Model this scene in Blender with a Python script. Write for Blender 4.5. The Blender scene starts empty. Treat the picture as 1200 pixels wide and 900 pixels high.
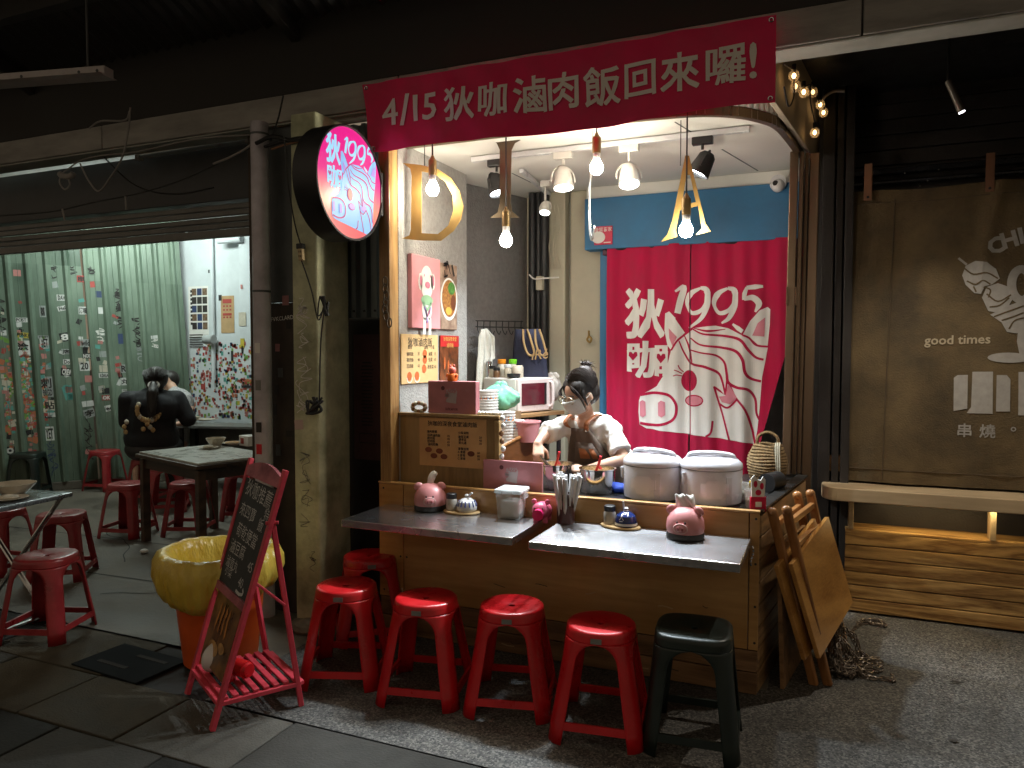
import bpy, bmesh, math, random
from mathutils import Vector, Matrix, geometry
R = math.radians
random.seed(7)
SC = bpy.context.scene
COL = SC.collection

# ---------------------------------------------------------------- camera, world, exposure
cam_d = bpy.data.cameras.new('camera')
cam_d.sensor_width = 36.0
cam_d.lens = 26.25
cam_d.clip_start = 0.05
cam_d.clip_end = 300
cam = bpy.data.objects.new('camera', cam_d)
COL.objects.link(cam)
cam.location = (0, 0, 1.6)
cam.rotation_euler = (R(87.5), 0, R(23.1))
SC.camera = cam

world = bpy.data.worlds.new('World')
SC.world = world
world.use_nodes = True
wn = world.node_tree
bg = wn.nodes['Background']
sky = wn.nodes.new('ShaderNodeTexSky')
sky.sky_type = 'NISHITA'
sky.sun_disc = False
sky.sun_elevation = R(-4)
sky.sun_rotation = R(160)
# night street glow: the dim sky plus an even, faintly warm city light
mixn = wn.nodes.new('ShaderNodeMix'); mixn.data_type = 'RGBA'; mixn.blend_type = 'ADD'
mixn.inputs[0].default_value = 1.0
wn.links.new(sky.outputs[0], mixn.inputs[6])
mixn.inputs[7].default_value = (1.0, 0.80, 0.56, 1)
wn.links.new(mixn.outputs[2], bg.inputs[0])
bg.inputs[1].default_value = 0.225

SC.view_settings.view_transform = 'Standard'
SC.view_settings.look = 'None'
SC.view_settings.exposure = 0.0
SC.view_settings.gamma = 1.0
SC.render.engine = 'CYCLES'
SC.cycles.use_denoising = True
SC.cycles.use_adaptive_sampling = True
SC.cycles.adaptive_threshold = 0.03
SC.cycles.max_bounces = 6
SC.cycles.diffuse_bounces = 3
SC.cycles.glossy_bounces = 3
SC.cycles.transmission_bounces = 6
SC.cycles.sample_clamp_indirect = 4.0
SC.cycles.caustics_reflective = False
SC.cycles.caustics_refractive = False

# ---------------------------------------------------------------- picture measurements -> world points
_F = 875.0; _yaw = R(23.1); _p = R(2.5); EYE = Vector((0, 0, 1.6))
_fw = Vector((-math.sin(_yaw)*math.cos(_p), math.cos(_yaw)*math.cos(_p), -math.sin(_p)))
_rt = Vector((math.cos(_yaw), math.sin(_yaw), 0)); _up = _rt.cross(_fw)
def ray(x, y): return _fw + _rt*((x-600)/_F) - _up*((y-450)/_F)
def at(x, y, Y): d = ray(x, y); return EYE + d*(Y/d.y)
def atz(x, y, Z): d = ray(x, y); return EYE + d*((Z-1.6)/d.z)
def atx(x, y, X): d = ray(x, y); return EYE + d*(X/d.x)
def atp(x, y, P0, P1):                      # on the vertical plane through two plan points
    d = ray(x, y); n = Vector((P1[1]-P0[1], -(P1[0]-P0[0]), 0))
    t = (Vector((P0[0], P0[1], 0)) - EYE).dot(n)/d.dot(n)
    return EYE + d*t

# ---------------------------------------------------------------- materials
MATS = {}
def _base(name):
    m = bpy.data.materials.new(name); m.use_nodes = True
    nt = m.node_tree
    return m, nt, nt.nodes['Principled BSDF']
def mat(name, col, rough=0.6, metal=0.0, var=0.18, scale=6.0, bump=0.0, bscale=80.0, col2=None,
        stretch=(1, 1, 1), coat=0.0, trans=0.0, detail=5.0, emit=0.0, spec=0.5, rvar=0.12, sss=0.0, lo=0.3, hi=0.7, bdist=.01):
    if name in MATS: return MATS[name]
    m, nt, b = _base(name); N = nt.nodes; L = nt.links
    tc = N.new('ShaderNodeTexCoord'); oi = N.new('ShaderNodeObjectInfo')
    mp = N.new('ShaderNodeMapping'); mp.inputs['Scale'].default_value = stretch
    ml = N.new('ShaderNodeVectorMath'); ml.operation = 'SCALE'; ml.inputs[0].default_value = (7, 11, 5)
    L.new(oi.outputs['Random'], ml.inputs['Scale'])
    L.new(tc.outputs['Object'], mp.inputs['Vector']); L.new(ml.outputs[0], mp.inputs['Location'])
    nz = N.new('ShaderNodeTexNoise'); nz.inputs['Scale'].default_value = scale; nz.inputs['Detail'].default_value = detail
    nz.inputs['Roughness'].default_value = 0.62
    L.new(mp.outputs[0], nz.inputs['Vector'])
    cr = N.new('ShaderNodeValToRGB')
    c1 = tuple(max(0, c*(1-var)) for c in col); c2 = col2 if col2 else tuple(min(1, c*(1+var)) for c in col)
    cr.color_ramp.elements[0].position = lo; cr.color_ramp.elements[0].color = (*c1, 1)
    cr.color_ramp.elements[1].position = hi; cr.color_ramp.elements[1].color = (*c2, 1)
    L.new(nz.outputs['Fac'], cr.inputs['Fac']); L.new(cr.outputs[0], b.inputs['Base Color'])
    rr = N.new('ShaderNodeMapRange'); rr.inputs['From Min'].default_value = 0.3; rr.inputs['From Max'].default_value = 0.7
    rr.inputs['To Min'].default_value = max(0.02, rough-rvar); rr.inputs['To Max'].default_value = min(1, rough+rvar)
    L.new(nz.outputs['Fac'], rr.inputs['Value']); L.new(rr.outputs[0], b.inputs['Roughness'])
    b.inputs['Metallic'].default_value = metal; b.inputs['Coat Weight'].default_value = coat
    b.inputs['Transmission Weight'].default_value = trans; b.inputs['Specular IOR Level'].default_value = spec
    if sss: b.inputs['Subsurface Weight'].default_value = sss; b.inputs['Subsurface Radius'].default_value = (.02, .01, .006)
    if bump:
        n2 = N.new('ShaderNodeTexNoise'); n2.inputs['Scale'].default_value = bscale; n2.inputs['Detail'].default_value = 4
        L.new(mp.outputs[0], n2.inputs['Vector'])
        bp = N.new('ShaderNodeBump'); bp.inputs['Strength'].default_value = bump; bp.inputs['Distance'].default_value = bdist
        L.new(n2.outputs['Fac'], bp.inputs['Height']); L.new(bp.outputs[0], b.inputs['Normal'])
    if emit:
        L.new(cr.outputs[0], b.inputs['Emission Color']); b.inputs['Emission Strength'].default_value = emit
    MATS[name] = m
    return m
def wood(name, dark, light, axis='X', scale=2.2, rough=0.5, coat=0.0, rings=9.0):
    if name in MATS: return MATS[name]
    m, nt, b = _base(name); N = nt.nodes; L = nt.links
    tc = N.new('ShaderNodeTexCoord'); oi = N.new('ShaderNodeObjectInfo')
    mp = N.new('ShaderNodeMapping')
    s = {'X': (.09, 1, 1), 'Y': (1, .09, 1), 'Z': (1, 1, .09)}[axis]
    mp.inputs['Scale'].default_value = s
    ml = N.new('ShaderNodeVectorMath'); ml.operation = 'SCALE'; ml.inputs[0].default_value = (3, 5, 9)
    L.new(oi.outputs['Random'], ml.inputs['Scale']); L.new(ml.outputs[0], mp.inputs['Location'])
    L.new(tc.outputs['Object'], mp.inputs['Vector'])
    n1 = N.new('ShaderNodeTexNoise'); n1.inputs['Scale'].default_value = scale; n1.inputs['Detail'].default_value = 6; n1.inputs['Distortion'].default_value = .6
    L.new(mp.outputs[0], n1.inputs['Vector'])
    mu = N.new('ShaderNodeMath'); mu.operation = 'MULTIPLY'; mu.inputs[1].default_value = rings
    L.new(n1.outputs['Fac'], mu.inputs[0])
    pg = N.new('ShaderNodeMath'); pg.operation = 'PINGPONG'; pg.inputs[1].default_value = 1.0; L.new(mu.outputs[0], pg.inputs[0])
    n2 = N.new('ShaderNodeTexNoise'); n2.inputs['Scale'].default_value = scale*28; n2.inputs['Detail'].default_value = 3
    L.new(mp.outputs[0], n2.inputs['Vector'])
    ad = N.new('ShaderNodeMix'); ad.data_type = 'FLOAT'; ad.inputs[0].default_value = .5
    L.new(pg.outputs[0], ad.inputs[2]); L.new(n2.outputs['Fac'], ad.inputs[3])
    cr = N.new('ShaderNodeValToRGB'); cr.color_ramp.elements[0].position = .22; cr.color_ramp.elements[0].color = (*[c*.8 for c in dark], 1)
    cr.color_ramp.elements[1].position = .72; cr.color_ramp.elements[1].color = (*light, 1)
    L.new(ad.outputs[0], cr.inputs['Fac'])
    tn = N.new('ShaderNodeMapRange'); tn.inputs[3].default_value = .90; tn.inputs[4].default_value = 1.12; L.new(oi.outputs['Random'], tn.inputs[0])
    n3 = N.new('ShaderNodeTexNoise'); n3.inputs['Scale'].default_value = 2.5; n3.inputs['Detail'].default_value = 7; L.new(tc.outputs['Object'], n3.inputs['Vector'])
    t3 = N.new('ShaderNodeMapRange'); t3.inputs[1].default_value = .35; t3.inputs[2].default_value = .65; t3.inputs[3].default_value = .82; t3.inputs[4].default_value = 1.08; L.new(n3.outputs['Fac'], t3.inputs[0])
    mm = N.new('ShaderNodeMath'); mm.operation = 'MULTIPLY'; L.new(tn.outputs[0], mm.inputs[0]); L.new(t3.outputs[0], mm.inputs[1])
    vm = N.new('ShaderNodeVectorMath'); vm.operation = 'SCALE'; L.new(cr.outputs[0], vm.inputs[0]); L.new(mm.outputs[0], vm.inputs['Scale']); L.new(vm.outputs[0], b.inputs['Base Color'])
    b.inputs['Roughness'].default_value = rough; b.inputs['Coat Weight'].default_value = coat; b.inputs['Coat Roughness'].default_value = .2
    bp = N.new('ShaderNodeBump'); bp.inputs['Strength'].default_value = .12; bp.inputs['Distance'].default_value = .004
    L.new(n2.outputs['Fac'], bp.inputs['Height']); L.new(bp.outputs[0], b.inputs['Normal'])
    MATS[name] = m
    return m
def glow(name, col, strength, base=1.0):
    if name in MATS: return MATS[name]
    m, nt, b = _base(name)
    b.inputs['Base Color'].default_value = (*[c*base for c in col], 1)
    b.inputs['Emission Color'].default_value = (*col, 1); b.inputs['Emission Strength'].default_value = strength
    MATS[name] = m
    return m
def glass(name, col=(1, 1, 1), rough=0.05, alpha=0.35):
    if name in MATS: return MATS[name]
    m, nt, b = _base(name); N = nt.nodes; L = nt.links
    b.inputs['Base Color'].default_value = (*col, 1); b.inputs['Roughness'].default_value = rough
    b.inputs['Alpha'].default_value = alpha
    MATS[name] = m
    return m
def speckle(name, cols, scale=130, rough=.75, bump=.5, big=(.75, 1.15)):
    if name in MATS: return MATS[name]
    m, nt, b = _base(name); N = nt.nodes; L = nt.links
    tc = N.new('ShaderNodeTexCoord')
    vo = N.new('ShaderNodeTexVoronoi'); vo.inputs['Scale'].default_value = scale
    L.new(tc.outputs['Object'], vo.inputs['Vector'])
    cr = N.new('ShaderNodeValToRGB'); cr.color_ramp.interpolation = 'CONSTANT'
    sp = N.new('ShaderNodeSeparateColor'); L.new(vo.outputs['Color'], sp.inputs[0])
    els = cr.color_ramp.elements
    for i, c in enumerate(cols):
        e = els[i] if i < 2 else els.new(i/len(cols))
        e.position = i/len(cols); e.color = (*c, 1)
    L.new(sp.outputs[0], cr.inputs['Fac'])
    nz = N.new('ShaderNodeTexNoise'); nz.inputs['Scale'].default_value = 1.3; nz.inputs['Detail'].default_value = 6
    L.new(tc.outputs['Object'], nz.inputs['Vector'])
    mr = N.new('ShaderNodeMapRange'); mr.inputs[1].default_value = .3; mr.inputs[2].default_value = .7
    mr.inputs[3].default_value = big[0]; mr.inputs[4].default_value = big[1]; L.new(nz.outputs['Fac'], mr.inputs[0])
    mx = N.new('ShaderNodeVectorMath'); mx.operation = 'SCALE'; L.new(cr.outputs[0], mx.inputs[0]); L.new(mr.outputs[0], mx.inputs['Scale'])
    L.new(mx.outputs[0], b.inputs['Base Color']); b.inputs['Roughness'].default_value = rough
    bp = N.new('ShaderNodeBump'); bp.inputs['Strength'].default_value = bump; bp.inputs['Distance'].default_value = .004
    L.new(vo.outputs['Distance'], bp.inputs['Height']); bp.invert = True; L.new(bp.outputs[0], b.inputs['Normal'])
    MATS[name] = m
    return m

# ---------------------------------------------------------------- mesh helpers
TM = {}
def tag(o, label=None, cat=None, group=None, kind=None):
    if label: o['label'] = label
    if cat: o['category'] = cat
    if group: o['group'] = group
    if kind: o['kind'] = kind
    return o
def thing(name, label, cat, loc=(0, 0, 0), rz=0.0, group=None):
    o = bpy.data.objects.new(name, None); COL.objects.link(o)
    o.empty_display_size = .05
    o.location = loc; o.rotation_euler = (0, 0, rz)
    TM[o.name] = Matrix.Translation(Vector(loc)) @ Matrix.Rotation(rz, 4, 'Z')
    return tag(o, label, cat, group)
def link(name, me, m, parent=None):
    o = bpy.data.objects.new(name, me); COL.objects.link(o)
    if m and not me.materials: me.materials.append(m)
    if parent: o.parent = parent
    return o
class MB:
    def __init__(s): s.v = []; s.f = []; s.mi = []; s.cur = 0
    def add(s, vs, fs, M=None):
        n = len(s.v)
        s.v += [tuple(M @ Vector(v)) if M else tuple(v) for v in vs]
        s.f += [tuple(i+n for i in f) for f in fs]; s.mi += [s.cur]*len(fs)
        return s
    def box(s, c, d, rz=0.0, M=None, rot=None):
        x, y, z = (k/2 for k in d)
        vs = [Vector((a*x, b*y, e*z)) for a in (-1, 1) for b in (-1, 1) for e in (-1, 1)]
        Mm = Matrix.Translation(Vector(c)) @ (rot.to_4x4() if rot else Matrix.Rotation(rz, 4, 'Z'))
        if M: Mm = M @ Mm
        return s.add(vs, [(0, 1, 3, 2), (4, 6, 7, 5), (0, 4, 5, 1), (2, 3, 7, 6), (0, 2, 6, 4), (1, 5, 7, 3)], Mm)
    def tube(s, pts, r, n=8, cap=True, closed=False):
        pts = [Vector(p) for p in pts]; k = len(pts)
        rs = r if isinstance(r, (list, tuple)) else [r]*k
        nrm = None; vs = []; fs = []
        for i, p in enumerate(pts):
            if closed: t = (pts[(i+1) % k]-pts[i-1])
            else: t = (pts[min(i+1, k-1)]-pts[max(i-1, 0)])
            t = t.normalized() if t.length > 1e-9 else Vector((0, 0, 1))
            if nrm is None:
                nrm = t.orthogonal().normalized()
            nrm = (nrm - t*nrm.dot(t)); nrm = nrm.normalized() if nrm.length > 1e-6 else t.orthogonal().normalized()
            bn = t.cross(nrm)
            for j in range(n):
                a = 2*math.pi*j/n
                vs.append(p + (nrm*math.cos(a)+bn*math.sin(a))*rs[i])
        m = k if closed else k-1
        for i in range(m):
            for j in range(n):
                a = i*n+j; b = i*n+(j+1) % n; c = ((i+1) % k)*n+(j+1) % n; d = ((i+1) % k)*n+j
                fs.append((a, b, c, d))
        if cap and not closed:
            fs.append(tuple(range(n-1, -1, -1))); fs.append(tuple((k-1)*n+j for j in range(n)))
        return s.add(vs, fs)
    def cyl(s, p0, p1, r0, r1=None, n=16): return s.tube([p0, p1], [r0, r0 if r1 is None else r1], n)
    def lathe(s, prof, c=(0, 0, 0), n=24, M=None, cap=True):
        vs = []; fs = []; k = len(prof)
        for r, z in prof:
            for j in range(n):
                a = 2*math.pi*j/n; vs.append((c[0]+r*math.cos(a), c[1]+r*math.sin(a), c[2]+z))
        for i in range(k-1):
            for j in range(n):
                fs.append((i*n+j, i*n+(j+1) % n, (i+1)*n+(j+1) % n, (i+1)*n+j))
        if cap:
            fs.append(tuple(range(n-1, -1, -1))); fs.append(tuple((k-1)*n+j for j in range(n)))
        return s.add(vs, fs, M)
    def ell(s, c, r, nu=16, nv=10, M=None, rot=None):
        vs = []; fs = []
        for i in range(1, nv):
            ph = math.pi*i/nv
            for j in range(nu):
                a = 2*math.pi*j/nu
                vs.append((r[0]*math.sin(ph)*math.cos(a), r[1]*math.sin(ph)*math.sin(a), r[2]*math.cos(ph)))
        top = len(vs); vs.append((0, 0, r[2])); bot = top+1; vs.append((0, 0, -r[2]))
        for i in range(nv-2):
            for j in range(nu):
                fs.append((i*nu+j, (i+1)*nu+j, (i+1)*nu+(j+1) % nu, i*nu+(j+1) % nu))
        for j in range(nu):
            fs.append((top, j, (j+1) % nu)); k = (nv-2)*nu; fs.append((bot, k+(j+1) % nu, k+j))
        Mm = Matrix.Translation(Vector(c)) @ (rot.to_4x4() if rot else Matrix.Identity(4))
        if M: Mm = M @ Mm
        return s.add(vs, fs, Mm)
    def prism(s, poly, z0, z1, M=None):
        n = len(poly)
        vs = [(x, y, z0) for x, y in poly]+[(x, y, z1) for x, y in poly]
        fs = [tuple(range(n-1, -1, -1)), tuple(range(n, 2*n))]+[(i, (i+1) % n, n+(i+1) % n, n+i) for i in range(n)]
        return s.add(vs, fs, M)
    def caps(s, p0, p1, r0, r1, n=12):
        s.cyl(p0, p1, r0, r1, n); s.ell(p0, (r0,)*3, n, 8); s.ell(p1, (r1,)*3, n, 8); return s
    def build(s, name, m, parent=None, smooth=False, bevel=0.0, world=False, seg=2, solid=0.0, sub=0, ang=35):
        me = bpy.data.meshes.new(name)
        vs = s.v
        if world and parent is not None:
            inv = TM[parent.name].inverted(); vs = [tuple(inv @ Vector(v)) for v in vs]
        me.from_pydata(vs, [], s.f)
        mats = m if isinstance(m, (list, tuple)) else [m]
        for k in mats: me.materials.append(k)
        if len(mats) > 1: me.polygons.foreach_set('material_index', s.mi)
        me.update()
        if smooth:
            me.polygons.foreach_set('use_smooth', [True]*len(me.polygons))
            try: me.set_sharp_from_angle(angle=R(ang))
            except Exception: pass
        o = link(name, me, None, parent)
        if solid: md = o.modifiers.new('s', 'SOLIDIFY'); md.thickness = solid; md.offset = 0
        if bevel:
            md = o.modifiers.new('b', 'BEVEL'); md.width = bevel; md.segments = seg; md.limit_method = 'ANGLE'; md.angle_limit = R(40)
        if sub: md = o.modifiers.new('u', 'SUBSURF'); md.levels = sub; md.render_levels = sub
        return o
def box(name, c, d, m, parent=None, rz=0.0, bevel=0.004, world=False, rot=None):
    return MB().box(c, d, rz, rot=rot).build(name, m, parent, bevel=bevel, world=world)
def copy_tree(o, loc=None, rz=None, label=None, parent=None):
    c = o.copy(); COL.objects.link(c); c.parent = parent
    if loc is not None: c.location = loc
    if rz is not None: c.rotation_euler = (0, 0, rz)
    if label: c['label'] = label
    if parent is None: TM[c.name] = Matrix.Translation(c.location) @ Matrix.Rotation(c.rotation_euler.z, 4, 'Z')
    for ch in KIDS(o): copy_tree(ch, parent=c)
    return c
def KIDS(o): return [k for k in list(o.children)]
def smoothline(pts, k=6, closed=False):                 # Catmull-Rom through the points, any dimension
    pts = [Vector(p) for p in pts]; n = len(pts); out = []
    rng = n if closed else n-1
    for i in range(rng):
        p1 = pts[i]; p2 = pts[(i+1) % n]
        p0 = pts[i-1] if (i > 0 or closed) else p1*2-p2
        p3 = pts[(i+2) % n] if (i+2 < n or closed) else p2*2-p1
        for j in range(k):
            t = j/k
            out.append(.5*((2*p1)+(p2-p0)*t+(2*p0-5*p1+4*p2-p3)*t*t+(3*p1-p0-3*p2+p3)*t**3))
    if not closed: out.append(pts[-1])
    return out

# ---------------------------------------------------------------- flat print (2-D shapes laid on a surface)
_TXT = {}
def text2d(s, size=1.0, bold=0.0, sx=1.0):
    """centred text outline -> (verts2d, faces)"""
    key = (s, bold)
    if key not in _TXT:
        cu = bpy.data.curves.new('t', 'FONT'); cu.body = s; cu.align_x = 'CENTER'; cu.align_y = 'CENTER'
        cu.size = 1.0; cu.offset = bold; cu.resolution_u = 2
        ob = bpy.data.objects.new('t', cu)
        me = ob.to_mesh()
        vs = [(v.co.x, v.co.y) for v in me.vertices]; fs = [tuple(p.vertices) for p in me.polygons]
        ob.to_mesh_clear(); bpy.data.objects.remove(ob); bpy.data.curves.remove(cu)
        if vs:
            ys = [v[1] for v in vs]; xs = [v[0] for v in vs]; cy = (max(ys)+min(ys))/2; cx = (max(xs)+min(xs))/2
            vs = [(x-cx, y-cy) for x, y in vs]
        _TXT[key] = (vs, fs)
    vs, fs = _TXT[key]
    return [(x*size*sx, y*size) for x, y in vs], fs
def boldtext(s, size, dil, dx=0.0, dy=0.0, sx=1.0, sy=1.0):
    """glyph fill plus a ribbon along every outline; (verts, faces, lift) so that no two lie in one plane"""
    vs, fs = text2d(s, 1.0, 0.0); cnt = {}
    for f in fs:
        for a, b in zip(f, f[1:]+f[:1]): cnt.setdefault(frozenset((a, b)), []).append((a, b))
    nxt = {}
    for k, v in cnt.items():
        if len(v) == 1: nxt.setdefault(v[0][0], []).append(v[0][1])
    loops = []
    while nxt:
        st = next(iter(nxt)); lp = [st]; cur = st
        while cur in nxt:
            n_ = nxt[cur].pop()
            if not nxt[cur]: del nxt[cur]
            if n_ == st: break
            lp.append(n_); cur = n_
        if len(lp) > 2: loops.append([vs[i] for i in lp])
    T = lambda p: (p[0]*size*sx+dx, p[1]*size*sy+dy)
    out = [([T(p) for p in vs], fs, 0.0)]
    for k, l in enumerate(loops):
        q = [T(p) for p in l]; cl = [q[0]]
        for p in q[1:]:
            if abs(p[0]-cl[-1][0])+abs(p[1]-cl[-1][1]) > 1e-4*abs(size): cl.append(p)
        if len(cl) > 2: out.append((*stroke2d(cl, dil*abs(size)*2, 1, True), .0002*(1+k % 5)))
    return out
def move2(sh, dx, dy, rot=0.0, shear=0.0):
    c, s_ = math.cos(rot), math.sin(rot)
    return [((x+shear*y)*c-y*s_+dx, (x+shear*y)*s_+y*c+dy) for x, y in sh[0]], sh[1]
def poly2d(pts, holes=(), smooth=0):
    loops = [pts]+list(holes)
    if smooth: loops = [[tuple(p)[:2] for p in smoothline([(a, b, 0) for a, b in l], smooth, True)] for l in loops]
    l3 = [[Vector((x, y, 0)) for x, y in l] for l in loops]
    fs = geometry.tessellate_polygon(l3)
    return [(v.x, v.y) for l in l3 for v in l], [tuple(f) for f in fs]
def ell2d(cx, cy, rx, ry, n=24): return poly2d([(cx+rx*math.cos(2*math.pi*i/n), cy+ry*math.sin(2*math.pi*i/n)) for i in range(n)])
def rect2d(cx, cy, w, h): return [(cx-w/2, cy-h/2), (cx+w/2, cy-h/2), (cx+w/2, cy+h/2), (cx-w/2, cy+h/2)], [(0, 1, 2, 3)]
def stroke2d(pts, w, k=5, closed=False):
    p = smoothline([(a, b, 0) for a, b in pts], k, closed) if k > 1 else [Vector((a, b, 0)) for a, b in pts]
    n = len(p); vs = []; fs = []
    for i in range(n):
        t = (p[(i+1) % n]-p[i-1]) if closed else (p[min(i+1, n-1)]-p[max(i-1, 0)])
        t = t.normalized() if t.length > 1e-9 else Vector((1, 0, 0))
        q = Vector((-t.y, t.x, 0)); f = i/(n-1)
        ww = (w if not isinstance(w, (list, tuple)) else w[min(int(f*(len(w)-1)), len(w)-2)]*(1-(f*(len(w)-1)) % 1 if f < 1 else 0)+w[min(int(f*(len(w)-1))+1, len(w)-1)]*((f*(len(w)-1)) % 1 if f < 1 else 1))/2
        vs += [(p[i].x+q.x*ww, p[i].y+q.y*ww), (p[i].x-q.x*ww, p[i].y-q.y*ww)]
    for i in range(n if closed else n-1):
        j = (i+1) % n; fs.append((2*i, 2*i+1, 2*j+1, 2*j))
    return vs, fs
def decal(name, shapes, m, parent, fn, cuts=(), clip=None, world=True, lift_dir=(0, -1, 0)):
    """shapes: list of (verts2d, faces); fn(u, v) -> world point"""
    vs = []; fs = []
    for sh_ in shapes:
        v, f = sh_[0], sh_[1]; lift = sh_[2] if len(sh_) > 2 else 0.0
        n = len(vs); vs += [(x, y, lift) for x, y in v]; fs += [tuple(i+n for i in q) for q in f]
    me = bpy.data.meshes.new(name); me.from_pydata(vs, [], fs); me.validate()
    if cuts or clip:
        bm = bmesh.new(); bm.from_mesh(me)
        for ax, val in cuts:
            co = Vector((val, 0, 0)) if ax == 'u' else Vector((0, val, 0)); no = Vector((1, 0, 0)) if ax == 'u' else Vector((0, 1, 0))
            bmesh.ops.bisect_plane(bm, geom=bm.verts[:]+bm.edges[:]+bm.faces[:], plane_co=co, plane_no=no, dist=1e-7)
        for co, no in (clip or ()):
            bmesh.ops.bisect_plane(bm, geom=bm.verts[:]+bm.edges[:]+bm.faces[:], plane_co=Vector((*co, 0)), plane_no=Vector((*no, 0)), clear_outer=True, dist=1e-7)
        bm.to_mesh(me); bm.free()
    inv = TM[parent.name].inverted() if (parent is not None and world and parent.name in TM) else None
    for v in me.vertices:
        p = Vector(fn(v.co.x, v.co.y))+Vector(lift_dir)*v.co.z; v.co = inv @ p if inv else p
    me.update()
    o = link(name, me, m, parent)
    if len(shapes) > 1: o['kind'] = 'stuff'
    return o
def plane_fn(o, u, v, n, off=0.0):
    o = Vector(o)+Vector(n)*off; u = Vector(u); v = Vector(v)
    return lambda a, b: o+u*a+v*b
FRONT = ((1, 0, 0), (0, 0, 1), (0, -1, 0))       # a face that looks at the street
SIDE = ((0, 1, 0), (0, 0, 1), (1, 0, 0))         # a face that looks to +X
def front_fn(x, y, z, off=0.002): return plane_fn((x, y, z), *FRONT, off)
def side_fn(x, y, z, off=0.002): return plane_fn((x, y, z), *SIDE, off)

# ================================================================ MATERIAL LIBRARY
m_agg = speckle('pebble_wash', [(.04, .04, .037), (.10, .095, .085), (.14, .132, .118), (.07, .066, .06), (.19, .18, .16), (.09, .085, .078)], 125, big=(.40, 1.30))
m_conc = mat('floor_concrete', (.115, .100, .078), .7, var=.45, scale=1.6, bump=.25, bscale=40, detail=9)
m_slab = [mat('slab_grey', (.058, .056, .050), .72, var=.4, scale=3, bump=.4, bscale=90, detail=8, spec=.12),
          mat('slab_dark', (.026, .026, .024), .7, var=.4, scale=3, bump=.35, bscale=90, detail=8, spec=.12),
          mat('slab_brown', (.07, .062, .046), .75, var=.35, scale=4, bump=.4, bscale=110, detail=8, spec=.12),
          mat('slab_pale', (.095, .09, .078), .75, var=.35, scale=4, bump=.4, bscale=110, detail=8, spec=.12)]
m_beam = mat('beam_paint', (.33, .31, .28), .7, var=.45, scale=2.5, bump=.2, stretch=(.5, 1, 2.2), detail=8)
m_black = mat('black_paint', (.012, .012, .013), .45, var=.3)
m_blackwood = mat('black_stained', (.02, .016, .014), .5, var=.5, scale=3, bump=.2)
m_canopy = mat('canopy_dark', (.03, .026, .023), .7, var=.35, scale=2)
m_steel = mat('brushed_steel', (.74, .74, .76), .27, 1.0, var=.03, scale=3, stretch=(1, 1, 1), bump=.04, bscale=5, rvar=.025, detail=2)
_b = m_steel.node_tree.nodes['Principled BSDF']; _cx = m_steel.node_tree.nodes.new('ShaderNodeCombineXYZ'); _cx.inputs[1].default_value = 1.0
m_steel.node_tree.links.new(_cx.outputs[0], _b.inputs['Tangent']); _b.inputs['Anisotropic'].default_value = .6
m_chrome = mat('polished_steel', (.62, .62, .63), .14, 1.0, var=.06)
m_galv = mat('galvanised_pipe', (.52, .48, .52), .45, .15, var=.3, scale=5, bump=.1, bscale=30)
m_greypanel = mat('grey_sheet', (.10, .108, .11), .5, .3, var=.35, scale=3, bump=.06, bscale=20)
m_col = mat('column_paint', (.58, .60, .37), .78, var=.55, scale=4.5, bump=.45, bscale=35, detail=12, col2=(.68, .69, .46))
m_green = mat('green_sheet', (.125, .19, .135), .45, .1, var=.5, scale=2.2, bump=.12, bscale=14, stretch=(1, 1, .35), detail=10, col2=(.20, .265, .20))
m_whitewall = mat('white_plaster', (.62, .66, .68), .8, var=.10, scale=3, bump=.15, bscale=50)
m_greywall = mat('grey_texture', (.36, .35, .33), .85, var=.16, scale=34, bump=.6, bscale=90, detail=7)
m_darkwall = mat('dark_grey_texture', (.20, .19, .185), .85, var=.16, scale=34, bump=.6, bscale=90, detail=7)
m_cream = mat('cream_plaster', (.50, .46, .35), .8, var=.10, scale=3, bump=.12, bscale=35)
m_ceil = mat('white_ceiling', (.86, .84, .79), .85, var=.05, scale=2)
m_blue = mat('blue_paint', (.032, .155, .31), .6, var=.15, scale=5, bump=.08, bscale=40)
m_frame = mat('brown_aluminium', (.16, .105, .065), .35, .6, var=.25, scale=4, stretch=(1, 1, .1))
w_gold = wood('golden_post', (.34, .17, .05), (.62, .38, .15), 'Z', 3, .45, .2)
w_ply = wood('plywood_panel', (.54, .24, .065), (.70, .37, .12), 'X', 1.5, .42, .25, 4)
w_ply2 = wood('plywood_panel_pale', (.54, .28, .085), (.70, .42, .16), 'X', 1.4, .42, .25, 4)
w_dark = wood('brown_plank', (.15, .075, .03), (.28, .155, .07), 'X', 6, .5, .2)
w_side = wood('side_plank', (.20, .11, .045), (.38, .22, .095), 'Y', 6, .5, .2)
w_oak = wood('oak_plank', (.26, .12, .03), (.58, .34, .115), 'X', 6.5, .42, .15, 11)
w_bench = wood('pale_bench', (.48, .34, .19), (.60, .45, .27), 'X', 1.4, .5, .1, 5)
w_table = wood('varnished_board', (.38, .15, .028), (.64, .32, .085), 'Y', 4.0, .3, .5, 5)
w_leg = wood('varnished_leg', (.22, .085, .02), (.40, .18, .06), 'Z', 3, .35, .4, 6)
w_menu = wood('menu_board_wood', (.20, .115, .035), (.38, .235, .09), 'Z', 2.4, .42, .3, 6)
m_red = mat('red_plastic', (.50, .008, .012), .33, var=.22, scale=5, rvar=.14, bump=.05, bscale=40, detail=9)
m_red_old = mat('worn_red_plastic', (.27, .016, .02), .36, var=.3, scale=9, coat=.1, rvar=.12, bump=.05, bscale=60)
m_grn = mat('dark_green_plastic', (.008, .016, .013), .42, var=.35, scale=8)
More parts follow.
